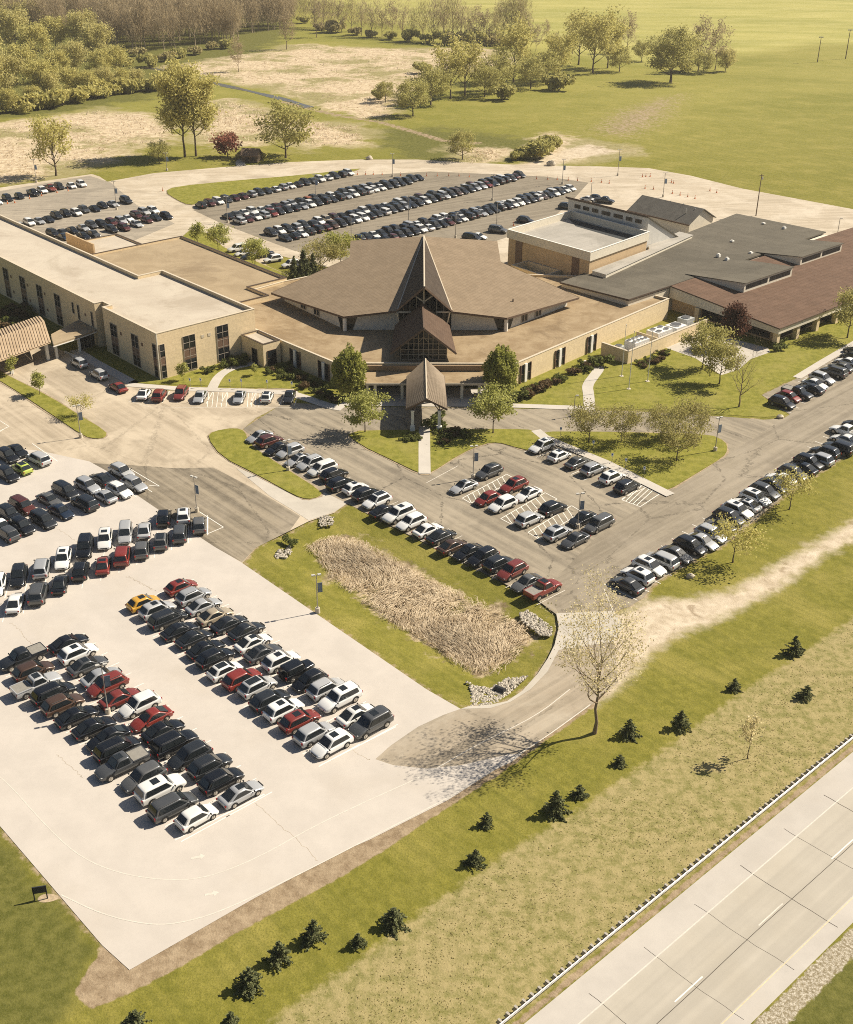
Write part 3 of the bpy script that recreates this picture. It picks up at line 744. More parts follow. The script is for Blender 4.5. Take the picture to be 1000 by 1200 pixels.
for P_ in ([NL, TL, BL, SL], [SR, BR, TR, NR]):
    b = MB()
    for p_, q_ in zip(P_[:-1], P_[1:]):
        d_ = (q_ - p_).normalized(); n_ = Vector((d_.y, -d_.x, 0)).normalized() * .05
        b.face([p_ + n_ + Vector((0, 0, -.38)), q_ + n_ + Vector((0, 0, -.38)), q_ + n_ + Vector((0, 0, .03)), p_ + n_ + Vector((0, 0, .03))])
    b.build('fascia', TRIM_B, ch)
def zpl(S_, n_, x, y): return S_.z - ((x - S_.x) * n_.x + (y - S_.y) * n_.y) / n_.z - .37
WLs = [(-24.5, 239.6), (-11.0, 221.6), (-.4, 221.6)]; WRs = [(9.9, 221.4), (20.6, 221.4), (34.6, 236.4)]
b = MB()
for P_, S_, n_ in ((WLs, SL, nL), (WRs, SR, nR)):
    b = MB()
    for p_, q_ in zip(P_[:-1], P_[1:]):
        b.face([(p_[0], p_[1], 3.9), (q_[0], q_[1], 3.9), (q_[0], q_[1], zpl(S_, n_, *q_)), (p_[0], p_[1], zpl(S_, n_, *p_))])
    b.build('clerestory_wall', B_WHT, ch)
b = MB()                                                # rear and side walls down to the ground
bw = [Vector((-24.5, 239.6, 0)), NL, KL, A_, KR, NR, Vector((34.6, 236.4, 0))]
for p_, q_ in zip(bw[:-1], bw[1:]):
    za = p_.z - .36 if p_.z > 1 else zpl(SL if p_.x < 5 else SR, nL if p_.x < 5 else nR, p_.x, p_.y)
    zb = q_.z - .36 if q_.z > 1 else zpl(SL if q_.x < 5 else SR, nL if q_.x < 5 else nR, q_.x, q_.y)
    b.face([(p_.x, p_.y, za), (q_.x, q_.y, zb), (q_.x, q_.y, 0), (p_.x, p_.y, 0)])
b.build('rear_wall', B_TAN, ch)
# clerestory corner glazing with round white columns, and small windows along the slanted walls
for (cx_, cy_), P_, S_, n_ in (((-11.0, 221.6), WLs, SL, nL), ((20.6, 221.4), WRs, SR, nR)):
    b = MB(); b.cyl((cx_ - .0, cy_ - .5, 3.9), .42, .42, zpl(S_, n_, cx_, cy_ - .5) - 3.9, 14); b.build('column', TRIM_W, ch, True, 40)
    for sgn in (-1, 1):
        i = 1; other = P_[i + sgn] if 0 <= i + sgn < 3 else P_[0]
        d_ = (Vector(other) - Vector((cx_, cy_))).normalized(); nn = Vector((d_.y, -d_.x)); nn = nn if nn.y < 0 else -nn
        def q3(u, z): p_ = Vector((cx_, cy_)) + d_ * u + nn * .04; return (p_.x, p_.y, z)
        top_ = lambda u: zpl(S_, n_, cx_ + d_.x * u, cy_ + d_.y * u) - .05
        b = MB(); b.face([q3(.1, 3.97), q3(1.5, 3.97), q3(2.7, top_(2.7)), q3(.1, top_(.1))]); b.build('corner_window', GLASS, ch)
for P_, S_, n_, us in ((WLs[:2], SL, nL, (6.5, 11.5)), (WRs[1:], SR, nR, (5.0, 9.5))):
    f_ = Face(P_[0], P_[1])
    for u in (us if P_ is not WLs[:2] else us):
        p_ = f_.pt(u, 0, 0); zz = zpl(S_, n_, p_[0], p_[1])
        window(f_, u, u + 1.9, 4.25, max(4.8, zz - .15), ch, 2, 1, .3)
# spire: folded prow with open glazed gable
b = MB(); up = Vector((0, 0, .12))
b.face([A_ + up, Fp + up, SL + up]); b.face([A_ + up, SR + up, Fp + up]); b.face([A_ - up, SL - up, Fp - up]); b.face([A_ - up, Fp - up, SR - up])
b.build('spire', RF_SPIRE, ch)
b = MB(); b.bar(A_ + up * 1.6, Fp + up * 1.6, .26, .14); b.build('spire_trim', COPE_T, ch)
for e__ in (SL, SR):
    b = MB(); b.bar(A_ + up * 1.3, e__ + up * 1.3, .20, .12); b.build('spire_trim', COPE_T, ch)
b = MB()
b.bar(Fp + up * .2, SL + up * .2, .28, .34); b.bar(Fp + up * .2, SR + up * .2, .28, .34); b.build('spire_fascia', TRIM_B, ch)
gy = 221.9; ax = Fp.x
b = MB(); b.face([(SL.x + .3, gy, 3.95), (SR.x - .3, gy, 3.95), (SR.x - .3, gy, SR.z - .6), (ax, gy, Fp.z - 1.2), (SL.x + .3, gy, SL.z - .6)]); b.build('spire_window', GLASS, ch)
b = MB()
b.bar((ax, 217.9, Fp.z - .3), (ax, 217.9, 4), .3, .3)
for sx in (-1, 1):
    b.bar((ax + sx * .2, 217.9, 11.0), (ax + sx * 1.9, 218.0, 12.2), .22, .22)
    b.bar((ax + sx * 5.0, 219.2, 8.4), (ax + sx * 2.4, 219.2, 8.4), .22, .3)
    b.bar((ax + sx * 5.1, 219.0, 8.5), (ax + sx * 4.4, 220.8, 4.2), .24, .24)
    for k in (1.3, 2.6, 3.9): b.bar((ax + sx * k, gy - .06, 4), (ax + sx * k, gy - .06, 13.0 - k * .95), .10, .10)
b.build('spire_strut', B_CRM, ch)
# lower gable with the stained-glass front
RFp = Vector(Zy(497, 385, 201.8)); RBp = Vector(G3(498, 355, 11.0)); RBp.x = RFp.x
tR = Vector(Zy(535, 414, 204.4)); tLp = Vector((2 * RFp.x - tR.x, tR.y, tR.z))
n_ = (RBp - RFp).cross(tR - RFp).normalized(); eB = on_plane(527, 381, RFp, n_); eBL = Vector((2 * RFp.x - eB.x, eB.y, eB.z))
b = MB(); slab(b, [RFp, tR, eB, RBp], .25); slab(b, [RFp, RBp, eBL, tLp], .25); b.build('gable_roof', RF_GAB, ch)
b = MB(); b.bar(RFp + up, RBp + up, .26, .12)
for T_ in (tR, tLp): b.bar(RFp + Vector((0, -.06, -.1)), T_ + Vector((0, -.06, -.1)), .1, .36)
b.build('gable_trim', TRIM_B, ch)
gx, gY = RFp.x, 204.8
sl_ = (RFp.z - tR.z) / (tR.x - gx)
gz = lambda dx: RFp.z - .35 - sl_ * abs(dx)
b = MB(); b.face([(gx - 4.2, gY, 3.98), (gx + 4.2, gY, 3.98), (gx + 4.2, gY, gz(4.2)), (gx, gY, gz(0)), (gx - 4.2, gY, gz(4.2))])
gw = b.build('gable_window', GLASS, ch)
b = MB()
for k in (-4.2, -2.8, -1.75, -.9, 0, .9, 1.75, 2.8, 4.2): b.bar((gx + k, gY - .06, 3.98), (gx + k, gY - .06, gz(k) - .05), .13, .12)
for z in (4.2, 5.1, 6.1, 7.2, 8.3):
    h_ = min(4.2, (RFp.z - .35 - z) / sl_); b.bar((gx - h_, gY - .08, z), (gx + h_, gY - .08, z), .10, .12)
for sx in (-1, 1):
    b.bar((gx + sx * 1.4, gY - .1, 4.2), (gx, gY - .1, 5.6), .12, .1); b.bar((gx + sx * 1.0, gY - .1, 7.3), (gx, gY - .1, 8.6), .12, .1)
b.build('mullions', plain('bronze_mullion', (.30, .25, .185), .5, .1), gw)
b = MB(); b.face([(gx - 4.4, gY + .2, 3.98), (gx - 4.4, 219, 3.98), (gx - 4.4, 219, 6.9), (gx - 4.4, gY + .2, 6.6)]); b.face([(gx + 4.4, 219, 3.98), (gx + 4.4, gY + .2, 3.98), (gx + 4.4, gY + .2, 6.6), (gx + 4.4, 219, 6.9)])
b.build('gable_side_wall', B_WHT, ch)
# parapet band, entrance canopy and glazed recess
b = MB(); b.box((4.5, 201.62, 3.72), (21.4, .5, .95)); b.build('parapet_band', plain('bronze_fascia', (.27, .19, .115), .6, .1), ch)
b = MB(); b.prism([(-6.4, 195.6), (15.4, 195.6), (15.4, 201.3), (-6.4, 201.3)], 2.85, 3.12); b.build('canopy_roof', RF_POD, ch)
b = MB(); b.box((4.5, 195.55, 2.96), (22.1, .16, .40)); b.box((-6.5, 198.5, 2.96), (.14, 5.7, .4)); b.box((15.5, 198.5, 2.96), (.14, 5.7, .4)); b.build('canopy_fascia', COPE_T, ch)
for x_ in (-6.0, -4.6, 0.2, 10.9, 14.0, 15.0):
    b = MB(); b.box((x_, 196.0, 1.42), (.5 if abs(x_ - 4.5) < 10 else .42, .45, 2.8)); b.build('column', B_CRM, ch)
b = MB(); b.box((4.5, 201.75, 1.45), (20.6, .2, 2.7)); gl = b.build('entrance_glazing', GLASS, ch)
b = MB()
for k in range(15): b.box((-5.6 + k * 1.44, 201.62, 1.45), (.10, .1, 2.7))
b.box((4.5, 201.60, 2.2), (20.6, .08, .1)); b.build('mullions', TRIM_W, gl)
# wing windows: pairs of dark panes either side of a white pier
for a_, c_, us in (((-28.4, 220.3), (-11.8, 202.1), (2.2, 11.0, 19.6)), ((20.9, 201.9), (48.4, 231.2), (1.6, 12.2, 22.6))):
    f_ = Face(a_, c_)
    for u in us:
        b = MB(); f_.box(b, u, u + 2.9, .25, 3.5, -.1, .05); w_ = b.build('window', GLASS, ch)
        b = MB(); f_.box(b, u + 1.05, u + 1.75, .1, 3.62, .0, .30); b.build('pier', TRIM_W, w_)
        b = MB(); f_.box(b, u - .15, u + .0, .1, 3.6, 0, .22); f_.box(b, u + 2.9, u + 3.05, .1, 3.6, 0, .22); f_.box(b, u + .1, u + .95, 1.7, 1.78, .02, .09); f_.box(b, u + 1.85, u + 2.8, 1.7, 1.78, .02, .09); b.build('frame', PANEL, w_)
b = MB()
for P_ in ((40, 222.5, 0), (44.5, 227.3, 0), (43.2, 225.9, 0)):
    b.cyl((P_[0] + .2, P_[1] - .6, 3.6), .1, .1, 1.6, 8)
b.cyl((35.2, 233.5, 4), .35, .35, .5, 10); b.build('roof_vent_pipe', STEEL, ch) if 0 else None
b = MB(); b.cyl((22.5, 228.3, 7.2), .18, .12, .9, 8); b.build('roof_vent', TRIM_B, ch)
adopt(ch)

# portico over the front drive
po = empty('entrance_portico', (4.4, 188, 0), 0, 'free-standing ribbed gable portico on white columns over the church drive', 'portico')
r0, r1 = Vector((4.3, 181.0, 6.25)), Vector((4.45, 199.6, 6.25))
b = MB()
for sx in (-1, 1):
    a0, a1 = Vector((4.3 + sx * 3.45, 181.5, 4.25)), Vector((4.42 + sx * 3.3, 196.2, 4.3))
    slab(b, [r0, a0, a1, r1] if sx > 0 else [r0, r1, a1, a0], .16)
for sx in (-1, 1):
    for k in range(33):
        f = (k + .5) / 33; y0_ = 181.2 + f * 18.2; t0 = Vector((4.3 + f * .15, y0_, 6.28)); ye = 181.5 + f * 14.6; t1 = Vector((4.3 + sx * (3.45 - f * .15), ye, 4.28)); b.bar(t0, t1, .07, .09)
b.build('roof', RF_MET, po)
b = MB(); b.bar(r0 + Vector((0, 0, .05)), r1 + Vector((0, 0, .05)), .2, .1); b.build('ridge_cap', COPE_T, po)
b = MB()
for sx in (-1, 1):
    a0 = Vector((4.3 + sx * 3.45, 181.5, 4.25)); b.bar(r0 + Vector((0, -.05, -.15)), a0 + Vector((0, -.05, -.15)), .10, .34)
    b.bar(a0 + Vector((0, 0, -.16)), Vector((4.42 + sx * 3.3, 196.2, 4.14)), .1, .3)
b.build('fascia', TRIM_B, po)
for sx in (-1, 1):
    for y_ in (181.9, 194.6):
        cx_ = 4.2 + sx * 2.25
        b = MB(); b.box((cx_, y_, .45), (.85, .85, .9)); b.box((cx_, y_, 2.3), (.5, .5, 2.9)); b.box((cx_, y_, 3.75), (.62, .62, .16)); b.build('column', TRIM_W, po)
        b = MB()
        for dx, dy in ((1, 0), (-1, 0)): b.bar((cx_, y_, 3.7), (cx_ + dx * 1.1, y_, 4.9 - (.55 if dx * sx > 0 else -.3)), .14, .14)
        b.bar((cx_, y_, 3.7), (cx_, y_ + (1.3 if y_ < 190 else -1.3), 4.55), .14, .14); b.build('brace', TRIM_B, po)
    b = MB(); b.bar((4.2 + sx * 2.25, 181.9, 4.6), (4.3 + sx * 2.25, 195.5, 4.6), .2, .25); b.build('beam', TRIM_B, po)
adopt(po)

# ---------------------------------------------------------------- gymnasium block
gy_ = empty('gymnasium_building', FW(210, 178), 0, 'tall flat-roofed gymnasium with cream top band and tan brick walls', 'building')
GP = [FW(p, q)[:2] for p, q in ((198.4, 164.8), (222.0, 167.3), (223.2, 192.6), (198.6, 190.5))]
b = MB(); b.prism(inset(GP, .3)[1], 0, 8.12); b.build('wall', B_BRN, gy_)
parapet_walls(GP, 8.1, 10.05, 8.45, .3, B_CRM, TRIM_W, gy_, 'top_band', .08); flat_roof(GP, 8.45, RF_GYM, gy_, .3)
b = MB(); b.face([FW(p, q, 8.46) for p, q in ((221.9, 192.1), (221.3, 167.7), (216.4, 167.2), (217.6, 186.0))]); b.build('membrane_painted_shadow', plain('membrane_shadow_black', (.035, .04, .042), .8, .15, 1.5), gy_)  # dark roofing wedge, the classroom block's shadow painted into its black
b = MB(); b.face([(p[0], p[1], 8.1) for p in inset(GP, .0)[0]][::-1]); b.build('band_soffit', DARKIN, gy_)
f_ = Face(FW(198.9, 190.2), FW(198.7, 165.1))
for u in (2.4, 20.0):
    b = MB(); f_.box(b, u, u + 2.1, 0, 8.0, -.05, .12); b.build('dark_panel', PANEL, gy_)
adopt(gy_)
en = empty('plant_enclosure', FW(196, 178), 0, 'roofless tan walled plant enclosure against the gymnasium', 'enclosure')
EP = [FW(p, q)[:2] for p, q in ((192.6, 173.0), (198.6, 173.2), (198.6, 183.6), (193.2, 183.6))]
parapet_walls(EP, 0, 4.1, 1.0, .3, B_TAN, COPE_T, en, cope=.07); adopt(en)
hv = MB()
# classroom strip behind the gymnasium
cs = empty('classroom_block', FW(229, 182), 0, 'white classroom block with a row of dark windows above the gymnasium roof', 'building')
f0 = [FW(224, 169.4), FW(224, 194.6)]; b = MB()
a0, a1 = Vector(FW(224, 169.5)), Vector(FW(224, 194.4)); c0, c1 = Vector(FW(236, 169.5)), Vector(FW(236, 194.4))
Z = lambda v, z: (v.x, v.y, z)
b.face([Z(a1, 0), Z(a0, 0), Z(a0, 12.8), Z(a1, 12.8)]); b.face([Z(a0, 0), Z(c0, 0), Z(c0, 6), Z(a0, 12.8)]); b.face([Z(c1, 0), Z(a1, 0), Z(a1, 12.8), Z(c1, 6)]); b.face([Z(c0, 0), Z(c1, 0), Z(c1, 6), Z(c0, 6)])
b.build('wall', plain('grey_stucco', (.58, .56, .51), .85, .06, 1.5, stain=.1), cs)
e_ = lambda p, q, z: Vector(FW(p, q, z))
b = MB(); slab(b, [e_(223.5, 169.2, 13.05), e_(236.4, 169.2, 5.9), e_(236.4, 194.8, 5.9), e_(223.5, 194.8, 13.05)], .3); b.build('roof', RF_GRAY, cs)
b = MB(); b.bar(e_(223.45, 169.1, 12.95), e_(223.45, 194.9, 12.95), .12, .4); b.build('fascia', TRIM_B, cs)
f_ = Face(FW(224, 194.4), FW(224, 169.5))
for q0, q1 in ((192.2, 190.4), (189.4, 187.6), (186.5, 184.7), (183.5, 180.9), (179.8, 177.1), (176.0, 174.2), (173.2, 171.4)):
    window(f_, 194.4 - q0, 194.4 - q1, 10.8, 11.65, cs, 2 if q0 - q1 < 2 else 3, 1, .07, frame=PANEL)
adopt(cs)
# low annex between gymnasium and school
an = empty('annex_building', FW(210, 161), 0, 'low flat-roofed cream annex along the gymnasium side', 'building')
b = MB(); b.prism([FW(p, q)[:2] for p, q in ((199.0, 160.5), (240, 168), (240, 172.0), (224.2, 169.0), (222.1, 166.9), (199.0, 164.4))], 0, 6.0, 0); b.build('wall', B_CRM, an)
b = MB(); b.face([FW(p, q, 6.03) for p, q in ((198.9, 160.3), (240.2, 167.8), (240.2, 172.1), (224.3, 169.1), (222.2, 167.0), (198.9, 164.5))]); b.build('roof', RF_GYM, an); adopt(an)

# gabled house-like building behind
gb = empty('gabled_building', FW(260, 189), 0, 'long white building with dark grey gable roof behind the school', 'building')
b = MB(); P4 = [FW(p, q) for p, q in ((255.0, 179.8), (265.2, 179.8), (265.2, 199.2), (255.0, 199.2))]
b.prism([p[:2] for p in P4], 0, 3.95); r_a, r_b = FW(260.1, 179.8, 6.85), FW(260.1, 199.2, 6.85)
b.face([(P4[0][0], P4[0][1], 3.95), (P4[1][0], P4[1][1], 3.95), r_a]); b.face([(P4[2][0], P4[2][1], 3.95), (P4[3][0], P4[3][1], 3.95), r_b]); b.build('wall', B_CRM, gb)
b = MB()
for p_ in (254.3, 265.9):
    slab(b, [e_(260.1, 179.3, 7.05), e_(p_, 179.3, 3.9), e_(p_, 199.7, 3.9), e_(260.1, 199.7, 7.05)], .18)
b.build('roof', roofing('shingle_grey', ((.125, .115, .098), (.16, .148, .125), (.10, .09, .078)), .5, k=.4), gb)
b = MB(); b.bar(e_(254.2, 179.2, 3.72), e_(254.2, 199.8, 3.72), .12, .35); b.build('gutter', TRIM_B, gb)
for q_, p_ in ((183, 257.5), (181.6, 259.3), (191, 261.2), (187, 261.5), (195, 261.4)):
    b = MB(); b.cyl(FW(p_, q_, 5.2), .14, .14, 1.6, 8); b.build('vent_pipe', STEEL, gb)
adopt(gb)

# ---------------------------------------------------------------- school with grey membrane roof, brown shingle skirt and two clerestories
sc_ = empty('school_building', FW(225, 145), 0, 'school with wide grey membrane roof, two raised clerestories and red-brown shingle skirt', 'school')
b = MB(); b.prism([FW(p, q)[:2] for p, q in ((190.6, 147.2), (268, 147.2), (268, 174.4), (190.0, 165.2))], 0, 5.0); b.build('wall', B_CRM, sc_)
gl_ = [e_(189.7, 165.5, 5.0), e_(190.2, 146.9, 5.55), e_(206.9, 147.0, 5.62), e_(207.1, 147.2, 5.62), e_(268.4, 149.0, 5.7), e_(268.4, 175.0, 5.3)]
b = MB(); slab(b, gl_, .3); b.build('roof', RF_GRAY, sc_)
b = MB(); b.bar(gl_[0] - Vector((0, 0, .12)), gl_[1] - Vector((0, 0, .12)), .14, .34); b.bar(gl_[1] - Vector((0, 0, .12)), gl_[2] - Vector((0, 0, .12)), .14, .34); b.build('coping', COPE_D, sc_)
bz = lambda q: 4.2 + (q - 118.3) / (147 - 118.3) * 1.35
br = [e_(201.6, 118.2, bz(118.2)), e_(300, 118.2, bz(118.2)), e_(300, 147.1, bz(147.1)), e_(204.2, 147.1, bz(147.1))]
b = MB(); slab(b, br, .22); b.build('shingle_roof', RF_BRN, sc_)
b = MB()
b.face([FW(201.8, 118.4, 2.9), FW(300, 118.4, 2.9), FW(300, 118.4, 4.0), FW(201.8, 118.4, 4.0)])
b.face([FW(204.2, 147, 3.0), FW(201.8, 118.4, 2.9), FW(201.8, 118.4, 4.0), FW(204.2, 147, bz(147) - .2)])
b.face([FW(201.8, 118.4, 2.9), FW(204.2, 147, 3.0), FW(300, 147, 3), FW(300, 118.4, 2.9)])
b.build('fascia_band', B_CRM, sc_)
b = MB(); b.bar(br[0] + Vector((0, 0, -.06)), br[1] + Vector((0, 0, -.06)), .1, .26); b.bar(br[0] + Vector((0, 0, -.06)), br[3] + Vector((0, 0, -.06)), .1, .26); b.build('gutter', TRIM_B, sc_)
b = MB(); b.prism([FW(p, q)[:2] for p, q in ((204.6, 121.0), (300, 121.0), (300, 147), (205.5, 147))], 0, 2.95); b.build('lower_wall', B_BRN, sc_)
f_ = Face(FW(205.35, 144.5), FW(204.62, 121.1))
for u0, u1 in ((5.6, 12.0), (15.5, 22.6)): window(f_, u0, u1, .4, 2.85, sc_, 3, 2, .10, frame=PANEL)
f_ = Face(FW(204.6, 121.0), FW(300, 121.0))
for u0 in (.6, 8, 15.4, 22.8, 30.2): window(f_, u0, u0 + 6.4, .4, 2.85, sc_, 3, 2, .10, frame=PANEL)
for p_, q_ in ((202.6, 119.2), (209.7, 119.2), (217, 119.2), (224.4, 119.2), (231.8, 119.2), (202.9, 130.5), (203.6, 138.9)):
    b = MB(); c_ = FW(p_, q_); b.box((c_[0], c_[1], 1.46), (1.0, 1.0, 2.9), A41); b.build('pier', B_TAN, sc_)
for p0, p1, qf in ((213.6, 231.6, 135.0), (240.0, 257.3, 138.2)):
    zt_ = 7.0; zb = lambda q: bz(q) - .05
    cl = MB(); q1 = 147.6; zr = 5.66
    cl.face([FW(p0, qf, zb(qf)), FW(p1, qf, zb(qf)), FW(p1, qf, zt_), FW(p0, qf, zt_)])
    cl.face([FW(p0, q1, zb(q1)), FW(p0, qf, zb(qf)), FW(p0, qf, zt_), FW(p0, q1, zr)]); cl.face([FW(p1, qf, zb(qf)), FW(p1, q1, zb(q1)), FW(p1, q1, zr), FW(p1, qf, zt_)])
    w_ = cl.build('clerestory', B_CRM, sc_)
    b = MB(); slab(b, [e_(p0 - .2, qf - .3, zt_ + .16), e_(p1 + .2, qf - .3, zt_ + .16), e_(p1 + .2, q1 + 2.5, zr + .04), e_(p0 - .2, q1 + 2.5, zr + .04)], .14); b.build('clerestory_roof', RF_GRAY, w_)
    f_ = Face(FW(p0, qf), FW(p1, qf)); L_ = p1 - p0
    for u0, u1 in ((.7, L_ / 2 - .4), (L_ / 2 + .4, L_ - .7)):
        b = MB(); f_.box(b, u0, u1, zt_ - 1.45, zt_ - .45, -.1, .05); b.build('clerestory_window', GLASS, w_)
for u_, v_, h in ((842, 301, .9), (852, 305, .8), (880, 297, .5), (858, 283, .4), (919, 268, .7), (895, 262, .3)):
    p_ = G(u_, v_, 5.6); b = MB(); b.box((p_[0], p_[1], 5.6 + h * .3), (.8, .8, h * .6), A41); b.cyl((p_[0], p_[1], 5.6 + h * .6), .22, .3, h * .3, 10); b.build('roof_vent', TRIM_W, sc_)
adopt(sc_)

# ---------------------------------------------------------------- walled mechanical yard with units
yd = empty('yard_wall', FW(185, 135.5), 0, 'tan masonry screen wall around the white mechanical units beside the church', 'wall')
YP = [(172.6, 138.9), (172.6, 132.2), (199.5, 133.6)]
b = MB()
for (p0, q0), (p1, q1) in zip(YP[:-1], YP[1:]):
    f_ = Face(FW(p0, q0), FW(p1, q1)); f_.box(b, 0, f_.L + (.0 if p1 > 190 else 0), 0, 2.55, -.35, 0)
b.build('wall', B_TAN, yd)
b = MB()
for (p0, q0), (p1, q1) in zip(YP[:-1], YP[1:]):
    f_ = Face(FW(p0, q0), FW(p1, q1)); f_.box(b, .0, f_.L, 2.554, 2.64, -.40, .05)
b.build('coping', COPE_T, yd)
b = MB(); b.face([FW(p, q, .075) for p, q in ((173, 139.0), (173, 132.5), (199, 133.8), (200, 140.4))]); b.build('pad', M_APRON, yd)
f_ = Face(FW(183.2, 138.8), FW(183.2, 133.4)); b = MB(); f_.box(b, 0, f_.L, 0, 2.4, -.3, 0); b.build('cross_wall', B_TAN, yd); adopt(yd)
MUNIT = plain('unit_paint_white', (.72, .70, .65), .5, .07, 2); MUNG = plain('unit_paint_grey', (.42, .43, .41), .5, .08, 2); FAN = plain('fan_grille', (.10, .10, .10), .5, .1)
def hvac(p, q, dx, dy, h, z, mat, label, fans=(1, 1), frame=False):
    r = empty('cooling_unit', FW(p, q, z), A41, label, 'machine', 'cooling units in the walled yard')
    b = MB(); b.box((0, 0, .09), (dx * .96, dy * .96, .18), 0, 0); b.build('plinth', STEEL, r)
    b = MB(); b.box((0, 0, .18 + (h - .18) / 2), (dx, dy, h - .18), 0, 0)
    for k in range(int(dx / .7)): b.box((-dx / 2 + .35 + k * .7, -dy / 2 - .015, h * .5), (.5, .03, h * .55), 0, 0)
    b.build('casing', mat, r)
    for i in range(fans[0]):
        for j in range(fans[1]):
            x_, y_ = (i + .5) / fans[0] * dx - dx / 2, (j + .5) / fans[1] * dy - dy / 2
            rr = min(dx / fans[0], dy / fans[1]) * .36
            b = MB(); b.cyl((x_, y_, h), rr * 1.12, rr * 1.05, .22, 14); b.build('fan_shroud', mat, r)
            b = MB(); b.cyl((x_, y_, h + .2), rr, rr, .035, 14); b.build('fan', FAN, r)
hvac(179.5, 135.6, 4.4, 2.6, 2.5, 0, MUNIT, 'largest white cooling unit with six roof fans in the front yard bay', (4, 2))
hvac(175.2, 136.6, 1.7, 1.7, 1.9, 0, MUNG, 'grey cabinet cooling unit beside the corner of the yard wall', (1, 1))
hvac(174.2, 134.6, 1.6, 1.6, 1.4, 0, MUNIT, 'low white cooling unit nearest the yard corner', (1, 1))
hvac(187.5, 136.4, 4.6, 3.0, 2.5, 0, MUNIT, 'wide white cooling unit with four fans behind the cross wall', (2, 2))
hvac(192.6, 136.2, 3.4, 3.0, 2.3, 0, MUNIT, 'square white cooling unit in the middle of the rear yard bay', (1, 1))
hvac(197.2, 137.2, 2.6, 2.4, 2.6, 0, MUNG, 'grey cooling unit at the school end of the yard', (1, 1))
hvac(196.0, 178.0, 3.0, 4.5, 1.6, 1.02, MUNG, 'grey cooling unit inside the roofless plant enclosure', (1, 2))
# ================================================================ VEHICLES
PAINT = {'black': (.007, .0085, .011), 'white': (.74, .735, .71), 'silver': (.50, .50, .49), 'grey': (.075, .078, .08), 'blue': (.016, .028, .05), 'red': (.20, .026, .017),
         'maroon': (.095, .024, .018), 'brown': (.085, .048, .03), 'tan': (.50, .42, .30), 'yellow': (.55, .30, .035), 'lime': (.42, .50, .08), 'orange': (.45, .12, .03)}
def paint(col):
    if col in MATS: return MATS[col]
    t = NT('car_paint_' + col); n = t.noise(5, 3, .5); c = PAINT[col]
    rnd = t.n.new('ShaderNodeObjectInfo').outputs['Random']
    alt = {'black': (.026, .030, .034), 'grey': (.135, .135, .13), 'white': (.66, .65, .61), 'silver': (.36, .37, .38), 'red': (.16, .03, .022), 'blue': (.03, .05, .08)}.get(col, tuple(x * .8 for x in c))
    t.out(t.mix(t.math('MULTIPLY', n, .25), t.mix(t.step(rnd, .35, 1.0), c, alt), tuple(x * .85 + .01 for x in c)), .34, .5, .0 if col in ('white', 'lime', 'yellow', 'red') else .25)
    t.bsdf.inputs['Coat Weight'].default_value = .8; t.bsdf.inputs['Coat Roughness'].default_value = .06
    MATS[col] = t.mat; return t.mat
t_ = NT('car_glass'); CGLASS = t_.out(t_.mix(t_.noise(3, 2), (.012, .015, .017), (.022, .027, .03)), .07, .65)
TYRE = plain('tyre_rubber', (.018, .017, .016), .85, .2); RIM = plain('alloy_rim', (.55, .52, .47), .35, .1, metal=.7)
LAMPC = plain('headlamp_lens', (.66, .66, .62), .15, .05, spec=.7); LAMPR = plain('tail_lens', (.26, .012, .010), .2, .1, spec=.6)
BLACKP = plain('black_trim', (.016, .016, .017), .6, .15); BEDC = plain('bed_cover', (.24, .225, .195), .8, .1); PLATE = plain('plate', (.6, .6, .58), .5, .05)

#        L     W     H    belt  hood  ground  hood_end ws_base ws_top  rr_top rr_base roofw tail_z wheelbase_half wheel_r
SPEC = {
 'sedan':    (4.88, 1.88, 1.48, .91, .80, .20, 1.45, 1.10, .22, -.88, -1.98, .63, .885, 1.42, .34),
 'hatch':    (4.35, 1.86, 1.56, .95, .88, .20, 1.35, 1.12, .34, -1.34, -2.02, .65, .98, 1.28, .32),
 'suv':      (4.80, 1.96, 1.76, 1.04, .95, .26, 1.45, 1.16, .34, -1.70, -2.26, .70, 1.08, 1.38, .37),
 'bigsuv':   (5.25, 2.08, 1.92, 1.16, 1.10, .30, 1.45, 1.20, .50, -2.16, -2.50, .74, 1.16, 1.52, .40),
 'minivan':  (5.10, 1.98, 1.76, 1.05, .94, .22, 1.62, 1.50, .62, -2.02, -2.42, .70, 1.06, 1.50, .35),
 'pickup':   (5.75, 2.00, 1.90, 1.16, 1.10, .34, 1.42, 1.22, .62, -.62, -.86, .70, 1.14, 1.80, .40),
 'jeep':     (4.40, 1.88, 1.86, 1.12, 1.08, .34, 1.00, .72, .50, -1.86, -1.96, .76, 1.10, 1.28, .41),
}
NAMES = {'sedan': 'sedan', 'hatch': 'hatchback', 'suv': 'suv', 'bigsuv': 'large_suv', 'minivan': 'minivan', 'pickup': 'pickup_truck', 'jeep': 'off_road_car'}
WORDS = {'sedan': 'sedan', 'hatch': 'hatchback', 'suv': 'SUV', 'bigsuv': 'large SUV', 'minivan': 'minivan', 'pickup': 'pickup', 'jeep': 'boxy off-roader'}

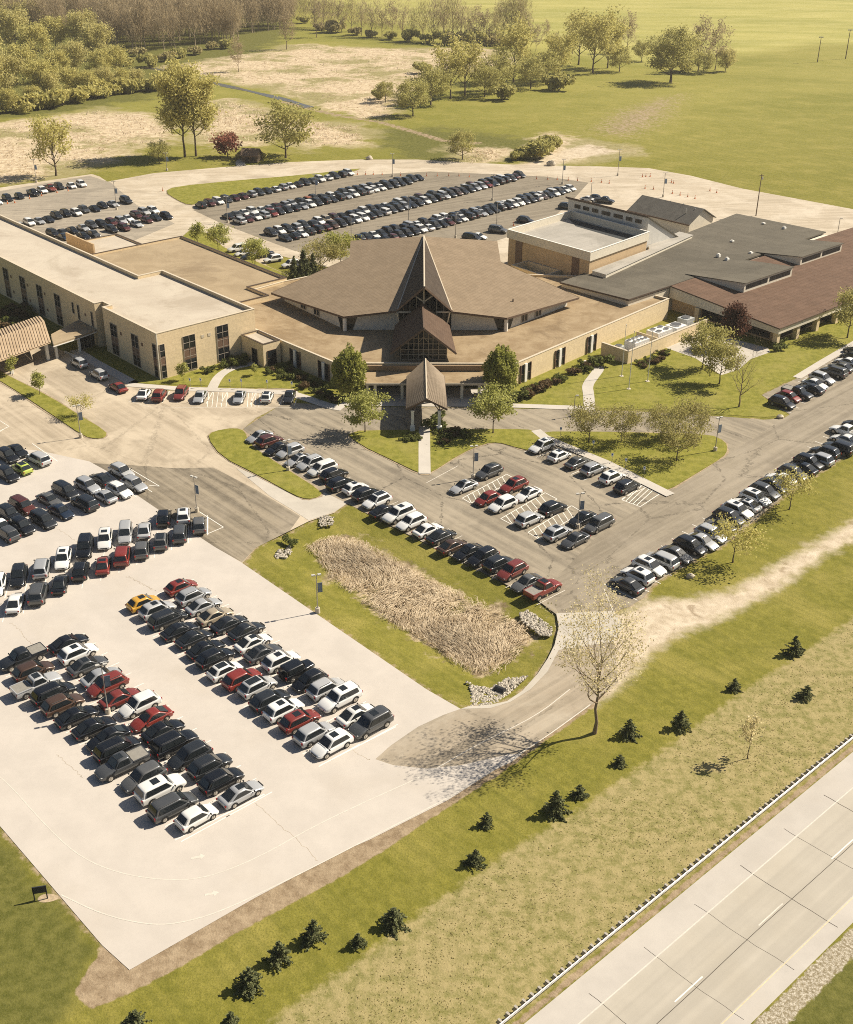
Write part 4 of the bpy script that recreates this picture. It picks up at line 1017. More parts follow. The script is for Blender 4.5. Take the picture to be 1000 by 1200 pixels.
def shell(kind):
    """Body, glass and lamps of one vehicle kind as separate builders."""
    L, W, H, belt, hood, gz_, he, wb, wt, rt, rb, rw, tz, wbh, wr = SPEC[kind]
    hw = W / 2; h = L / 2; body = MB()
    hoodf = hood - .23
    st = [(-h, gz_ + .22, tz - .26, hw * (.72 if kind == 'sedan' else .80)), (-h + .05, gz_ + .05, tz - .09, hw * (.86 if kind == 'sedan' else .93)), (-h + .22, gz_ + .0, tz - .01, hw * .985), (rb - .02, gz_, tz if kind != 'pickup' else belt, hw), (rt, gz_ - .02, belt, hw),
          (0, gz_ - .02, belt, hw), (wt, gz_ - .02, belt, hw), (wb, gz_, belt - .03, hw), (he, gz_, hood, hw * .995), (h - .75, gz_, hood - .05, hw * .98), (h - .28, gz_ + .02, hoodf, hw * .93), (h - .06, gz_ + .08, hoodf - .12, hw * .80), (h, gz_ + .16, hoodf - .28, hw * .60)]
    if kind == 'sedan': st[3] = (rb - .10, gz_, tz + .0, hw); st.insert(3, (-h + .45, gz_, tz + .02, hw * .995))
    if kind == 'jeep': st[-3:] = [(h - .3, gz_ + .05, hood - .05, hw * .82), (h - .08, gz_ + .1, hood - .08, hw * .80), (h, gz_ + .16, hood - .2, hw * .76)]; st[9] = (h - .75, gz_, hood - .02, hw * .86)
    if kind == 'pickup': st[0] = (-h, gz_ + .15, tz - .03, hw * .95); st[1] = (-h + .03, gz_ + .05, tz, hw * .98); st[2] = (-h + .22, gz_, tz, hw)
    st.sort(key=lambda s: s[0])
    rings = []
    for x, zb, zt_, w in st:
        m = zb + (zt_ - zb) * .5
        half = [(w * .90, zb), (w * .985, zb + (zt_ - zb) * .16), (w, m), (w * .985, zb + (zt_ - zb) * .80), (w * .93, zt_ - .045), (w * .82, zt_), (w * .40, zt_ + .022), (0, zt_ + .03)]
        ring = [(x, y, z) for y, z in half] + [(x, -y, z) for y, z in half[-2::-1]]
        rings.append(ring)
    n = len(rings[0]); vs = [p for r in rings for p in r]; fs = []
    for i in range(len(rings) - 1):
        for k in range(n - 1): fs.append((i * n + k, i * n + k + 1, (i + 1) * n + k + 1, (i + 1) * n + k))
        fs.append((i * n + n - 1, i * n, (i + 1) * n, (i + 1) * n + n - 1))
    fs.append(tuple(range(n))[::-1]); fs.append(tuple((len(rings) - 1) * n + k for k in range(n)))
    cage = MB(); cage.add(vs, fs, 0)
    # greenhouse
    b0 = belt - .02
    def ring8(xf, xr, w, z, c=.10, crown=0.0):
        return [(xf, -w + c, z), (xf + .04, 0, z + crown), (xf, w - c, z), (xf - c, w, z), ((xf + xr) / 2, w, z), (xr + c, w, z), (xr, w - c, z), (xr - .03, 0, z + crown), (xr, -w + c, z), (xr + c, -w, z), ((xf + xr) / 2, -w, z), (xf - c, -w, z)]
    bw, rwv = hw * .935, rw * 1.0 + .06
    R0 = ring8(wb, rb, bw, b0 - .10); R1 = ring8(wt + .05, rt - .04, rwv + .02, H - .09, .12); R2 = ring8(wt - .10, rt + .12, rwv - .07, H + .0, .14, .02)
    Rm = [tuple(p[i] + (q[i] - p[i]) * .84 for i in range(3)) for p, q in zip(R0, R1)]; Ra = [tuple(p[i] + (q[i] - p[i]) * .16 for i in range(3)) for p, q in zip(R0, R1)]; R3 = [(x_ * .6, y_ * .55, H + .02) for x_, y_, z_ in R2]
    vs = R0 + Ra + Rm + R1 + R2 + R3; n = 12; fs = []
    for i in range(5):
        for k in range(n): fs.append((i * n + k, i * n + (k + 1) % n, (i + 1) * n + (k + 1) % n, (i + 1) * n + k))
    fs.append(tuple(5 * n + k for k in range(n)))
    cage.add(vs, fs, 0)
    o_ = cage.build('cage', paint('black')); md = o_.modifiers.new('s', 'SUBSURF'); md.levels = 1; md.render_levels = 1
    dg = bpy.context.evaluated_depsgraph_get(); me_ = o_.evaluated_get(dg).to_mesh()
    body.add([tuple(v.co) for v in me_.vertices], [tuple(p.vertices) for p in me_.polygons], 0); o_.evaluated_get(dg).to_mesh_clear(); bpy.data.objects.remove(o_)
    if kind == 'pickup':       # bed walls: recessed dark bed behind the cab
        x0, x1 = -h + .08, rb - .06
        for sy in (-1, 1): body.box(((x0 + x1) / 2, sy * (hw - .06), tz + .03), (x1 - x0, .12, .10), 0, 0)
        body.box((x0, 0, tz + .03), (.1, 2 * hw - .12, .10), 0, 0)
    # wheel arches and sills in black
    for sx in (-1, 1):
        for sy in (-1, 1):
            pts = [(sx * wbh + .46 * 1.0 * (wr / .36) * math.cos(a), sy * (hw + .004), wr + .43 * (wr / .36) * math.sin(a)) for a in [k * math.pi / 8 for k in range(9)]]
            body.face(pts if sy < 0 else pts[::-1], 1)
    for sy in (-1, 1): body.box((0, sy * (hw - .01), gz_ + .04), (2 * wbh - .9, .05, .10), 0, 1)
    body.box((h - .06, 0, gz_ + .26), (.10, hw * .95, .14), 0, 1); body.box((-h + .03, 0, gz_ + .2), (.08, hw * 1.3, .14), 0, 1)
    P = lambda A, B, f: tuple(A[i] + (B[i] - A[i]) * f for i in range(3))
    def quad(a, b_, c, d, u0, u1, v0, v1, off):
        q = lambda u, v: Vector(P(P(a, b_, u), P(d, c, u), v))
        p = [q(u0, v0), q(u1, v0), q(u1, v1), q(u0, v1)]
        nn = (p[1] - p[0]).cross(p[3] - p[0]).normalized() * off
        return [x + nn for x in p]
    out = {'body': body}
    ws = MB(); a, b_, c, d = (wb, -bw + .1, b0), (wb, bw - .1, b0), (wt + .05, rwv - .10, H - .09), (wt + .05, -rwv + .10, H - .09)
    ws.face(quad(a, b_, c, d, .02, .98, .10, .99, .045)); out['windshield'] = ws
    rwn = MB(); a, b_, c, d = (rb, bw - .1, b0), (rb, -bw + .1, b0), (rt - .04, -rwv + .10, H - .09), (rt - .04, rwv - .10, H - .09)
    rwn.face(quad(a, b_, c, d, .03, .97, .16 if kind != 'sedan' else .10, .98, .045)); out['rear_window'] = rwn
    for sy in (-1, 1):
        s = MB(); f0, r0 = (wb - .1, sy * bw, b0), (rb + .1, sy * bw, b0); f1, r1 = (wt - .07, sy * (rwv + .02), H - .09), (rt + .08, sy * (rwv + .02), H - .09)
        cuts = {'sedan': ((.06, .50), (.512, .92)), 'hatch': ((.06, .50), (.512, .86)), 'pickup': ((.07, .52), (.535, .92)), 'jeep': ((.08, .40), (.42, .66), (.69, .95))}.get(kind, ((.06, .42), (.43, .74), (.75, .93)))
        for u0, u1 in cuts:
            if sy > 0: q = quad(f0, r0, r1, f1, 1 - 0, 0, .0, 1, 0); s.face([x for x in quad(r0, f0, f1, r1, 1 - u1, 1 - u0, .13, .97, -.03)][::-1])
            else: s.face(quad(f0, r0, r1, f1, u0, u1, .13, .97, -.03)[::-1])
        out.setdefault('side_window', []).append(s)
    for sy in (-1, 1):
        m = MB(); m.box((h - .27, sy * hw * .68, hoodf - .12), (.22, .30, .11), sy * -.5); out.setdefault('headlight', []).append(m)
        m = MB(); m.box((-h + .07, sy * hw * .78, tz - .22), (.12, .30, .16 if kind in ('sedan', 'hatch') else .28), sy * .35); out.setdefault('taillight', []).append(m)
        m = MB(); m.box((wb - .12, sy * (hw + .07), belt + .04), (.12, .18, .13)); out.setdefault('mirror', []).append(m)
    return out

def wheel_mesh(r):
    b = MB(); n = 16; w = .115
    vs = []; fs = []
    for y, rr in ((-w, r * .66), (-w, r * .93), (-w + .04, r), (w - .04, r), (w, r * .93), (w, r * .66)):
        vs += [(math.cos(6.28319 * k / n) * rr, y, math.sin(6.28319 * k / n) * rr) for k in range(n)]
    for i in range(5):
        for k in range(n): fs.append((i * n + k, i * n + (k + 1) % n, (i + 1) * n + (k + 1) % n, (i + 1) * n + k))
    b.add(vs, fs); rim = MB()
    for y in (-w + .012, w - .012):
        c = [(math.cos(6.28319 * k / n) * r * .72, y, math.sin(6.28319 * k / n) * r * .72) for k in range(n)]
        rim.face(c if y < 0 else c[::-1])
        s_ = 1 if y > 0 else -1
        for k in range(5):
            a = 6.28319 * k / 5; rim.bar((0, y + s_ * .01, 0), (math.cos(a) * r * .6, y + s_ * .004, math.sin(a) * r * .6), .04, .07)
    return b, rim

PROTO = {}; BODYMESH = {}
def proto(kind, opt):
    key = (kind, opt)
    if key in PROTO: return PROTO[key]
    L, W, H, belt, hood, gz_, he, wb, wt, rt, rb, rw, tz, wbh, wr = SPEC[kind]
    r = bpy.data.objects.new(NAMES[kind], None); r.empty_display_size = .3
    parts = []
    def mk_(name, b, mats, smooth=False, parent=None):
        o = b.build(name, mats, None, smooth, 38); COL.objects.unlink(o); parts.append((o, parent)); return o
    sh = shell(kind)
    mk_('body', sh['body'], [paint('black'), BLACKP], True)
    mk_('windshield', sh['windshield'], CGLASS); mk_('rear_window', sh['rear_window'], CGLASS)
    for n_, m_ in (('side_window', CGLASS), ('headlight', LAMPC), ('taillight', LAMPR), ('mirror', BLACKP)):
        for b in sh[n_]: mk_(n_, b, m_)
    wm, rm = wheel_mesh(wr); first = None
    for sx in (-1, 1):
        for sy in (-1, 1):
            if first is None:
                w_ = mk_('wheel', wm, TYRE, True); ri = mk_('rim', rm, RIM, False, w_); first = (w_.data, ri.data)
            else:
                w_ = bpy.data.objects.new('wheel', first[0]); parts.append((w_, None)); ri = bpy.data.objects.new('rim', first[1]); parts.append((ri, w_))
            w_.location = (sx * wbh, sy * (W / 2 - .095), wr)
    if opt == 'roof':
        b = MB(); b.box(((wt + rt) / 2 + .28, 0, H + .014), (.80, rw * 1.2, .045)); mk_('sunroof', b, CGLASS)
    if opt == 'rack':
        for sy in (-1, 1):
            b = MB(); b.bar((wt - .25, sy * (rw - .02), H + .035), (rt + .25, sy * (rw - .02), H + .035), .045, .05); mk_('roof_rail', b, MATS['roof_rail'] if 'roof_rail' in MATS else plain('roof_rail', (.16, .16, .16), .4, .1, metal=.6))
    if opt == 'dark':
        b = MB(); b.box(((wt + rt) / 2 + .05, 0, H + .014), (wt - rt - .45, rw * 1.45, .045)); mk_('roof_panel', b, CGLASS)
    if kind == 'pickup':
        b = MB(); b.box(((-L / 2 + rb) / 2, 0, tz + .04), (-(-L / 2) + rb - .2, W - .28, .05)); mk_('bed_cover', b, BEDC)
    if kind == 'jeep':
        b = MB(); b.tube([(-L / 2 - .12, 0, .98), (-L / 2 + .10, 0, .98)], [.38, .38], 16); mk_('spare_wheel', b, TYRE)
    PROTO[key] = (r, parts); return PROTO[key]

def body_mesh(kind, opt, col):
    k = (kind, col)
    if k not in BODYMESH:
        me = proto(kind, opt)[1][0][0].data.copy(); me.materials[0] = paint(col); BODYMESH[k] = me
    return BODYMESH[k]

def add_car(kind, opt, col, x, y, rz, detail=True):
    r, parts = proto(kind, opt)
    if detail:
        c = r.copy(); COL.objects.link(c); c.location = (x, y, .045); c.rotation_euler = (0, 0, rz)
        m = {}
        for o, par in parts:
            d = o.copy(); COL.objects.link(d); m[o] = d; d.parent = m[par] if par else c
            if o.name.startswith('body'): d.data = body_mesh(kind, opt, col)
        return c
    me = simple_mesh(kind, col); c = bpy.data.objects.new(NAMES[kind], me); COL.objects.link(c)
    c.location = (x, y, .045); c.rotation_euler = (0, 0, rz); return c

SIMPLE = {}
def simple_mb(kind):
    sh = shell(kind); b = MB(); W, wbh, wr = SPEC[kind][1], SPEC[kind][13], SPEC[kind][14]
    def app(s, mi):
        base = len(b.v); b.v += s.v
        for f, m in zip(s.f, s.m): b.f.append(tuple(i + base for i in f)); b.m.append(mi if mi else m)
    app(sh['body'], 0); app(sh['windshield'], 2); app(sh['rear_window'], 2)
    for s in sh['side_window']: app(s, 2)
    for s in sh['headlight']: app(s, 3)
    for s in sh['taillight']: app(s, 4)
    for sx in (-1, 1):
        for sy in (-1, 1): b.tube([(sx * wbh, sy * (W / 2 - .2), wr), (sx * wbh, sy * (W / 2 + .015), wr)], [wr, wr], 10, 1)
    if kind == 'pickup': b.box(((-SPEC[kind][0] / 2 + SPEC[kind][10]) / 2, 0, SPEC[kind][12] + .04), (SPEC[kind][0] / 2 + SPEC[kind][10] - .2, W - .28, .05), 0, 1)
    return b
def simple_mesh(kind, col):
    if (kind, col) in SIMPLE: return SIMPLE[(kind, col)]
    b = simple_mb(kind); o = b.build(NAMES[kind], [paint(col), BLACKP, CGLASS, LAMPC, LAMPR], None, True, 38)
    me = o.data; bpy.data.objects.remove(o); SIMPLE[(kind, col)] = me; return me

# ---- survey of the parked vehicles: (u, v, code) with code = colour, kind, heading (+/-), option
CK = {'K': 'black', 'W': 'white', 'S': 'silver', 'G': 'grey', 'B': 'blue', 'R': 'red', 'M': 'maroon', 'N': 'brown', 'T': 'tan', 'Y': 'yellow', 'L': 'lime', 'O': 'orange'}
KK = {'s': 'sedan', 'h': 'hatch', 'u': 'suv', 'x': 'bigsuv', 'v': 'minivan', 'p': 'pickup', 'j': 'jeep'}
OK_ = {'o': 'roof', 'r': 'rack', 'd': 'dark'}
def P_(s):
    out = []
    for w in s.split():
        a = w.split(','); out.append((float(a[0]), float(a[1]), a[2]))
    return out
E2, E1 = 41.0, -49.0
ROWS = [   # phrase, group, heading of '+', cars
 ('outer row of the nearest car block', 'cars in the nearest block', E2, P_('26,771,Kp- 39.5,786,Nu+ 43.5,802,Sp+d 63,812,Kv+r 74,825,Nu+r 90.5,838,Ks+ 110.5,851,Ks+ 127,864,Ks- 137.5,877,Kv+r 143,896,Gp-o 168,911,Gu- 188.5,924,Wx+o 203,944,Gv+r 231,956,Wh+')),
 ('inner row of the nearest car block', 'cars in the nearest block', E2, P_('80.6,752.5,Ks+ 91.8,765,Wu+o 103,778.5,Gs+d 119,792,Ss+ 125.5,803,Ru-r 141,817,Rs+ 163.5,826,Wu- 177,841,Rs- 191.5,855,Ks+ 205,871,Kx+r 222,886,Ku- 246.6,897,Ku+r 260,914,Ku+r 282.7,928.5,Ss+o')),
 ('left row of the block by the basin', 'cars in the block by the basin', E2, P_('168.6,705.7,Yh+o 185,714,Su+o 197,725,Kv+r 211,738,Ks+ 228.4,747,Ks+ 241.4,759.5,Ks+ 252.8,770.5,Ku+ 264,785,Wh+d 284,795,Ru+ 302.5,804,Su+d 317,820,Ku+ 333,831,Wu+o 352,844,Ru+o 369,859,Su+ 388.5,872,Wu-o')),
 ('right row of the block by the basin', 'cars in the block by the basin', E2, P_('212.5,687,Rh+o 227.3,698,Su+r 239,709,Ss+ 252.5,720.5,Ts+ 269,730,Ks+ 289.4,738,Ks+ 297.2,752,Ws+o 308.8,764,Gs+d 329.7,774,Wu+o 348,785.5,Kj+ 362.5,797,Kh- 383,806,Su+r 398,819,Wx-o 418,836,Ws+o 434.2,848.5,Gx-o')),
 ('back row of the angled block', 'cars in the angled block', -82, P_('-3,686,Wu+ 22,675,Ku+ 49,665,Sv- 74,655,Wu+o 99.5,642,Kx+ 123,632,Wu+o 147,624.5,Sv+ 169,620,Ss- 192,606,Ku- 215,603.5,Wu-o 233.6,614.5,Gu-')),
 ('front row of the angled block', 'cars in the angled block', -82, P_('18,705,Ws- 45,695,Gx-r 70.4,683,Ks- 94.6,668,Ku-r 121,661,Rs-d 143.5,651,Rx- 166.4,643.5,Gu- 189,633.5,Gu-d 211,624.5,Gv-')),
 ('back row of the left edge block', 'cars in the left edge block', -42, P_('11,602,Ku+ 26.6,592.5,Mv+ 58,585,Gs+ 77,575,Kv+ 103,569,Su+ 118,560.5,Ks- 143,552.5,Su+')),
 ('front row of the left edge block', 'cars in the left edge block', -42, P_('2,616,Ws+ 8,625,Gu- 26,616.5,Ku+ 51,609,Kv+ 71.5,598.5,Bs+ 99,589.5,Kx- 122.5,580.5,Ss- 140.5,575,Wu+r 157.8,567.5,Su+')),
 ('small group under the left lawn strip', 'cars under the left lawn strip', -43, P_('20,527.5,Ks+ 45,537.5,Sv- 9,534,Ku+ 25,548,Lh-d 9,556,Ku+')),
 ('kerb row along the basin lawn', 'cars along the basin lawn', E2, P_('304,511,Ss- 316.5,516.5,Mu+r 326,525,Ks- 340,529,Su- 350,538.5,Ss-d 364,543,Su-r 377.8,549,Wv- 392,556,Ku+ 400,567,Ku+ 417,571.5,Wh+o 430.3,579,Ku+r 441.6,587,Wu-d 451,598,Ks+ 467,603,Wx-o 481.8,612,Wu- 502,620,Ws+ 517.6,627.5,Ks+ 530.5,639,Ns+ 549,646,Ks- 565.6,653,Ku- 585,660,Ku+r 600,669,Ru-r 617.6,682,Gs- 637,690,Rp+d')),
 ('near row of the striped lot', 'cars in the striped lot', E2, P_('543.6,569.5,Ss-o 571.6,584,Rh- 589,591,Wu- 621,608,Su+ 654,624,Su+o 674,632,Gs-')),
 ('far row of the striped lot', 'cars in the striped lot', E2, P_('573,553,Gu-o 602,569,Ru-o 619,578.3,Ws-o 648.7,595.3,Ku+ 683,607,Ks- 702,614,Gv-')),
 ('kerb row below the crabapple lawn', 'cars below the crabapple lawn', E2, P_('635,523,Wu-o 656,533.5,Wh+o 677.5,541,Gs+ 696.2,549.3,Su+r 718,559,Wu+o 735.3,569.8,Ku+')),
 ('long row along the sandy track', 'cars along the sandy track', -47, P_('735,684,Gs- 747,674,Wu-o 761.6,664,Wu+o 775,656,Sv- 793,649,Gs+ 809.6,639.6,Ku+ 823.5,633.5,Ss+ 834,626,Su+ 844,615.5,Gs-o 855,606,Ku+ 865,598,Wu+o 874,590.5,Ws-d 886,583.5,Wu+o 896.5,576,Gu+ 906,568,Ks+ 915,560.5,Ws- 930,554.5,Gu+ 941,548,Ks- 948.5,541.5,Ku+ 960,538,Su- 967,529.5,Ku- 982.6,525,Kx- 990.5,514.5,Ws- 992,506,Wp- 1004,498,Ku-')),
 ('row beside the school lawn', 'cars beside the school lawn', -47, P_('917,472,Ku+ 925,464.5,Rh+ 934.8,460.3,Kp+ 951,455,Ks- 955.5,449.5,Ws+ 964,443.5,Su+ 977,436,Gx- 985.6,429.8,Gs- 993,423.6,Ws- 998,417.5,Kh- 1003,411,Ku-')),
 ('kerb lane beside the office', 'cars by the office', -49, P_('93,425,Su- 116,438.5,Su-r 138.3,453,Rs-')),
 ('stalls in front of the office', 'cars by the office', 86, P_('169,460.5,Ws+d 187.3,462.5,Ru+ 212,461,Ru- 234.6,464,Ss- 280.6,464.5,Ss-d 313.2,464.5,Wh+d 339,464,Ks-')),
 ('lane behind the link building', 'cars behind the link building', 32, P_('278.5,291.5,Wx- 286,296,Ws- 293,300,Ks- 311.5,297.5,Kj+ 320,303.5,Wu- 341,309.5,Wu- 355,309,Gu-')),
 ('bays behind the church roof', 'cars behind the church roof', -30, P_('553,278,Kv+ 561,276.5,Ws+ 584,269.5,Gx+ 616,258,Ku+ 664.5,242,Ku+ 690,233,Ws+ 699,231.5,Kh+ 709,235,Kp+')),
 ('coned row in the far left lot', 'cars in the far left lot', -52, P_('-3,236,Ws+ 9,232,Ku+ 23,229.5,Kh+ 39,226,Kp+ 50,223,Wu+ 59,220.5,Rp+ 69.5,218.5,Ku+ 84,217.5,Wh+ 95.5,215.5,Wu+')),
 ('middle row in the far left lot', 'cars in the far left lot', -50, P_('3,268.5,Gs+ 12,265,Kp+ 23.5,264,Ss+ 34.5,260.5,Wu+ 46,258.5,Ss+ 57,256.5,Ks+ 66.5,252.5,Ku+ 77,250,Ku+ 89.5,249,Wu+ 98.5,245.5,Gu+ 111,244,Ks+ 120.5,240.5,Kh+ 132.5,238.5,Ss+ 148,235,Kx+')),
 ('upper pair row in the far left lot', 'cars in the far left lot', -48, P_('62,273,Ku+ 74,272,Gs+ 85,269.5,Ks+ 97.5,266.5,Ss+ 107.5,263.5,Gu+ 119,262.5,Ku+ 131,260.5,Mu+ 142,258.5,Su+ 150,255.5,Ws+ 160,252,Mu+ 169,248,Su+ 179.5,246.5,Wu+')),
 ('lower pair row in the far left lot', 'cars in the far left lot', -48, P_('75,277,Bs+ 98,276,Ks+ 110,273.5,Gs+ 131,268.5,Ku+ 145.5,266.5,Mu+ 160,262,Ss+ 172.5,257.5,Mh+ 182.6,254.5,Ks+ 195,253,Ku+')),
]
random.seed(21)
def far_row(a, b, n, colours, kinds='suushuuvs', skip=()):
    A, B_ = G(*a), G(*b); out = []
    for i in range(n):
        if i in skip: continue
        f = i / (n - 1); x = A[0] + (B_[0] - A[0]) * f; y = A[1] + (B_[1] - A[1]) * f
        c = colours[i] if i < len(colours) else random.choice('KKKKKGGGSSWWWKBBMTK')
        k = random.choice(kinds); out.append((x, y, c + k + random.choice('+++-')))
    return out
FARROWS = [
 ('back row by the lawn crescent', far_row((236, 243), (408.6, 205), 20, 'KMWKMMSKKWSWKKGWWKKW', skip=())),
 ('second row behind the church', far_row((267.5, 256), (490.5, 210.5), 27, 'KGWWWSMSSKOKKWKKKKSKKKKKWKKK')),
 ('third row behind the church', far_row((281, 261.5), (477, 215), 24, 'SMWSRKKKSWKKKKSWKWWWKKKK')),
 ('fourth row behind the church', far_row((318, 275.5), (609, 207.5), 37, 'KWKSKKWTMKKKWKKWKWKGMKKWKKTWMWKKKWKMKK')),
 ('fifth row behind the church', far_row((335, 281.5), (598, 211.5), 34, 'KKWKKMNKKWWKKWKKSKKWKKSKNKKSSRKKKKKKK')),
 ('sixth row behind the church', far_row((420, 282.5), (668, 223), 33, 'KKWKKKKSWKKWWKKKSKKKSWKWKKKWKKKWW')),
 ('seventh row behind the church', far_row((442, 285.5), (655, 227), 29, 'KKMKKKWWKKMKWKKSKKKKWWKKWNKWKKW')),
]
ORD = ['first', 'second', 'third', 'fourth', 'fifth', 'sixth', 'seventh', 'eighth', 'ninth', 'tenth', 'eleventh', 'twelfth', 'thirteenth', 'fourteenth', 'fifteenth', 'sixteenth', 'seventeenth', 'eighteenth', 'nineteenth', 'twentieth',
       'twenty-first', 'twenty-second', 'twenty-third', 'twenty-fourth', 'twenty-fifth', 'twenty-sixth', 'twenty-seventh']
CAT = {'sedan': 'car', 'hatch': 'car', 'suv': 'suv', 'bigsuv': 'suv', 'minivan': 'minivan', 'pickup': 'pickup', 'jeep': 'off-roader'}
def labels(codes, phrase):
    ds = [CK[c[0]] + ' ' + WORDS[KK[c[1]]] for c in codes]; out = []
    for i, d in enumerate(ds):
        if ds.count(d) == 1: out.append(f'the only {d} in the {phrase}'); continue
        if 0 < i < len(ds) - 1:
            trip = tuple(ds[i - 1:i + 2]); same = sum(1 for k in range(1, len(ds) - 1) if ds[k] == d and {ds[k - 1], ds[k + 1]} == {trip[0], trip[2]})
            l = f'{d} between {trip[0]} and {trip[2]}, {phrase}'
            if same == 1 and trip[0] != trip[2] and len(l.split()) <= 16: out.append(l); continue
        same = [k for k, e in enumerate(ds) if e == d]
        out.append(f'{d}, {ORD[same.index(i)]} {d.split()[0]} {"one" if 0 else WORDS[KK[codes[i][1]]].split()[-1]} from the left, {phrase}')
    return out
ncar = 0; STALLS = []
for phrase, group, ang, cars in ROWS:
    cars_w = []
    for u, v, code in cars:
        x, y = G(u, v, .72); cars_w.append((x, y, code))
    order = sorted(range(len(cars)), key=lambda i: cars[i][0])
    labs = dict(zip(order, labels([cars[i][2] for i in order], phrase)))
    for i, (x, y, code) in enumerate(cars_w):
        rz = R(ang + (180 if code[2] == '-' else 0)) + R(random.uniform(-1.6, 1.6))
        kind = KK[code[1]]; opt = OK_.get(code[3:4])
        det = y < 262
        o = add_car(kind, opt, CK[code[0]], x, y, rz, det)
        tag(o, labs[i], CAT[kind], group); ncar += 1
# far rows: the nearest stay separate vehicles, the rest are one mass
allfar = []
for phrase, cars in FARROWS:
    labs = labels([c[2] for c in cars], phrase)
    for (x, y, code), lb in zip(cars, labs): allfar.append((y, x, code, lb))
allfar.sort(key=lambda t: t[0])
budget = 300 - ncar; mass = {}
for i, (y, x, code, lb) in enumerate(allfar):
    kind = KK[code[1]]; rz = R(-52 + (180 if code[2] == '-' else 0) + random.uniform(-2, 2))
    if i < budget:
        o = add_car(kind, None, CK[code[0]], x, y, rz, False); tag(o, lb, CAT[kind], 'cars in the lot behind the church')
    else: mass.setdefault(0, []).append((x, y, rz, kind, CK[code[0]]))
if mass:
    cols = sorted(set(t[4] for t in mass[0])); mm = MB(); SB = {}
    for x, y, rz, kind, col in mass[0]:
        if kind not in SB: SB[kind] = simple_mb(kind)
        s = SB[kind]; base = len(mm.v); ca, sa = math.cos(rz), math.sin(rz)
        mm.v += [(x + p[0] * ca - p[1] * sa, y + p[0] * sa + p[1] * ca, p[2] + .045) for p in s.v]
        mm.f += [tuple(i + base for i in f) for f in s.f]; mm.m += [4 + cols.index(col) if m == 0 else m - 1 for m in s.m]
    o = mm.build('parked_cars', [BLACKP, CGLASS, LAMPC, LAMPR] + [paint(c) for c in cols], None, True, 38)
    tag(o, 'mass of parked cars filling the farthest rows behind the church', 'cars', kind='stuff')
print('cars individually', ncar, 'far', len(allfar))
for (r_, parts_) in PROTO.values():
    bpy.data.objects.remove(r_)
    for o_, _p in parts_: bpy.data.objects.remove(o_)
# ================================================================ TREES AND PLANTS
def leaf_mat(name, a, b, c, rough=.7, trans=.42):
    t = NT(name)
    n = t.noise(.55, 3, .6); n2 = t.noise(4, 2, .6)
    g = t.n.new('ShaderNodeNewGeometry')
    col = t.mix(t.step(n, .36, .64), a, b)
    col = t.mix(t.math('MULTIPLY', t.step(n2, .45, .7), .5), col, c)
    col = t.mix(t.math('MULTIPLY', g.outputs['Random Per Island'], .35), col, c)
    t.out(col, rough, .2)
    tr = t.n.new('ShaderNodeBsdfTranslucent'); t.l.new(col, tr.inputs['Color'])
    mx = t.n.new('ShaderNodeMixShader'); mx.inputs[0].default_value = trans
    t.l.new(t.bsdf.outputs[0], mx.inputs[1]); t.l.new(tr.outputs[0], mx.inputs[2])
    t.l.new(mx.outputs[0], t.n['Material Output'].inputs['Surface'])
    return t.mat
LF = {
 'pear': leaf_mat('leaf_pear', (.24, .26, .05), (.35, .355, .08), (.45, .43, .13)),
 'young': leaf_mat('leaf_young', (.30, .32, .07), (.42, .42, .12), (.52, .49, .18)),
 'crab': leaf_mat('leaf_crabapple', (.30, .27, .09), (.41, .365, .13), (.50, .44, .19)),
 'olive': leaf_mat('leaf_olive', (.34, .32, .095), (.46, .425, .14), (.56, .50, .20)),
 'willow': leaf_mat('leaf_willow', (.46, .42, .12), (.58, .52, .17), (.66, .58, .25)),
 'yellow': leaf_mat('leaf_yellow', (.48, .43, .14), (.58, .52, .20), (.66, .58, .28)),
 'purple': leaf_mat('leaf_purple', (.065, .026, .018), (.11, .045, .03), (.15, .08, .045)),
 'pink': leaf_mat('leaf_pink', (.26, .085, .055), (.34, .13, .09), (.40, .2, .13)),
 'sparse': leaf_mat('leaf_sparse', (.62, .52, .25), (.74, .64, .36), (.82, .74, .50)),
 'spruce': leaf_mat('needle_spruce', (.095, .112, .048), (.165, .178, .074), (.24, .24, .10), trans=.25),
 'twig': leaf_mat('twig_haze', (.24, .18, .10), (.42, .33, .19), (.60, .49, .30), trans=.4),
 'twigg': leaf_mat('twig_green', (.33, .285, .12), (.44, .375, .165), (.52, .45, .22), trans=.4),
 'shrub': leaf_mat('leaf_shrub', (.085, .105, .024), (.15, .17, .04), (.22, .22, .07)),
 'shrubr': leaf_mat('leaf_shrub_rust', (.10, .06, .028), (.16, .10, .045), (.20, .15, .07)),
 'reed': leaf_mat('reed_straw', (.36, .265, .155), (.64, .52, .355), (.80, .69, .52), trans=.25),
 'tuft': leaf_mat('grass_tuft', (.25, .215, .08), (.38, .315, .15), (.26, .235, .085), trans=.6),
}
BARK = plain('tree_bark', (.105, .075, .05), .9, .25, 6, bump=.3)
BARKL = plain('tree_bark_pale', (.24, .18, .115), .9, .2, 6, bump=.3)

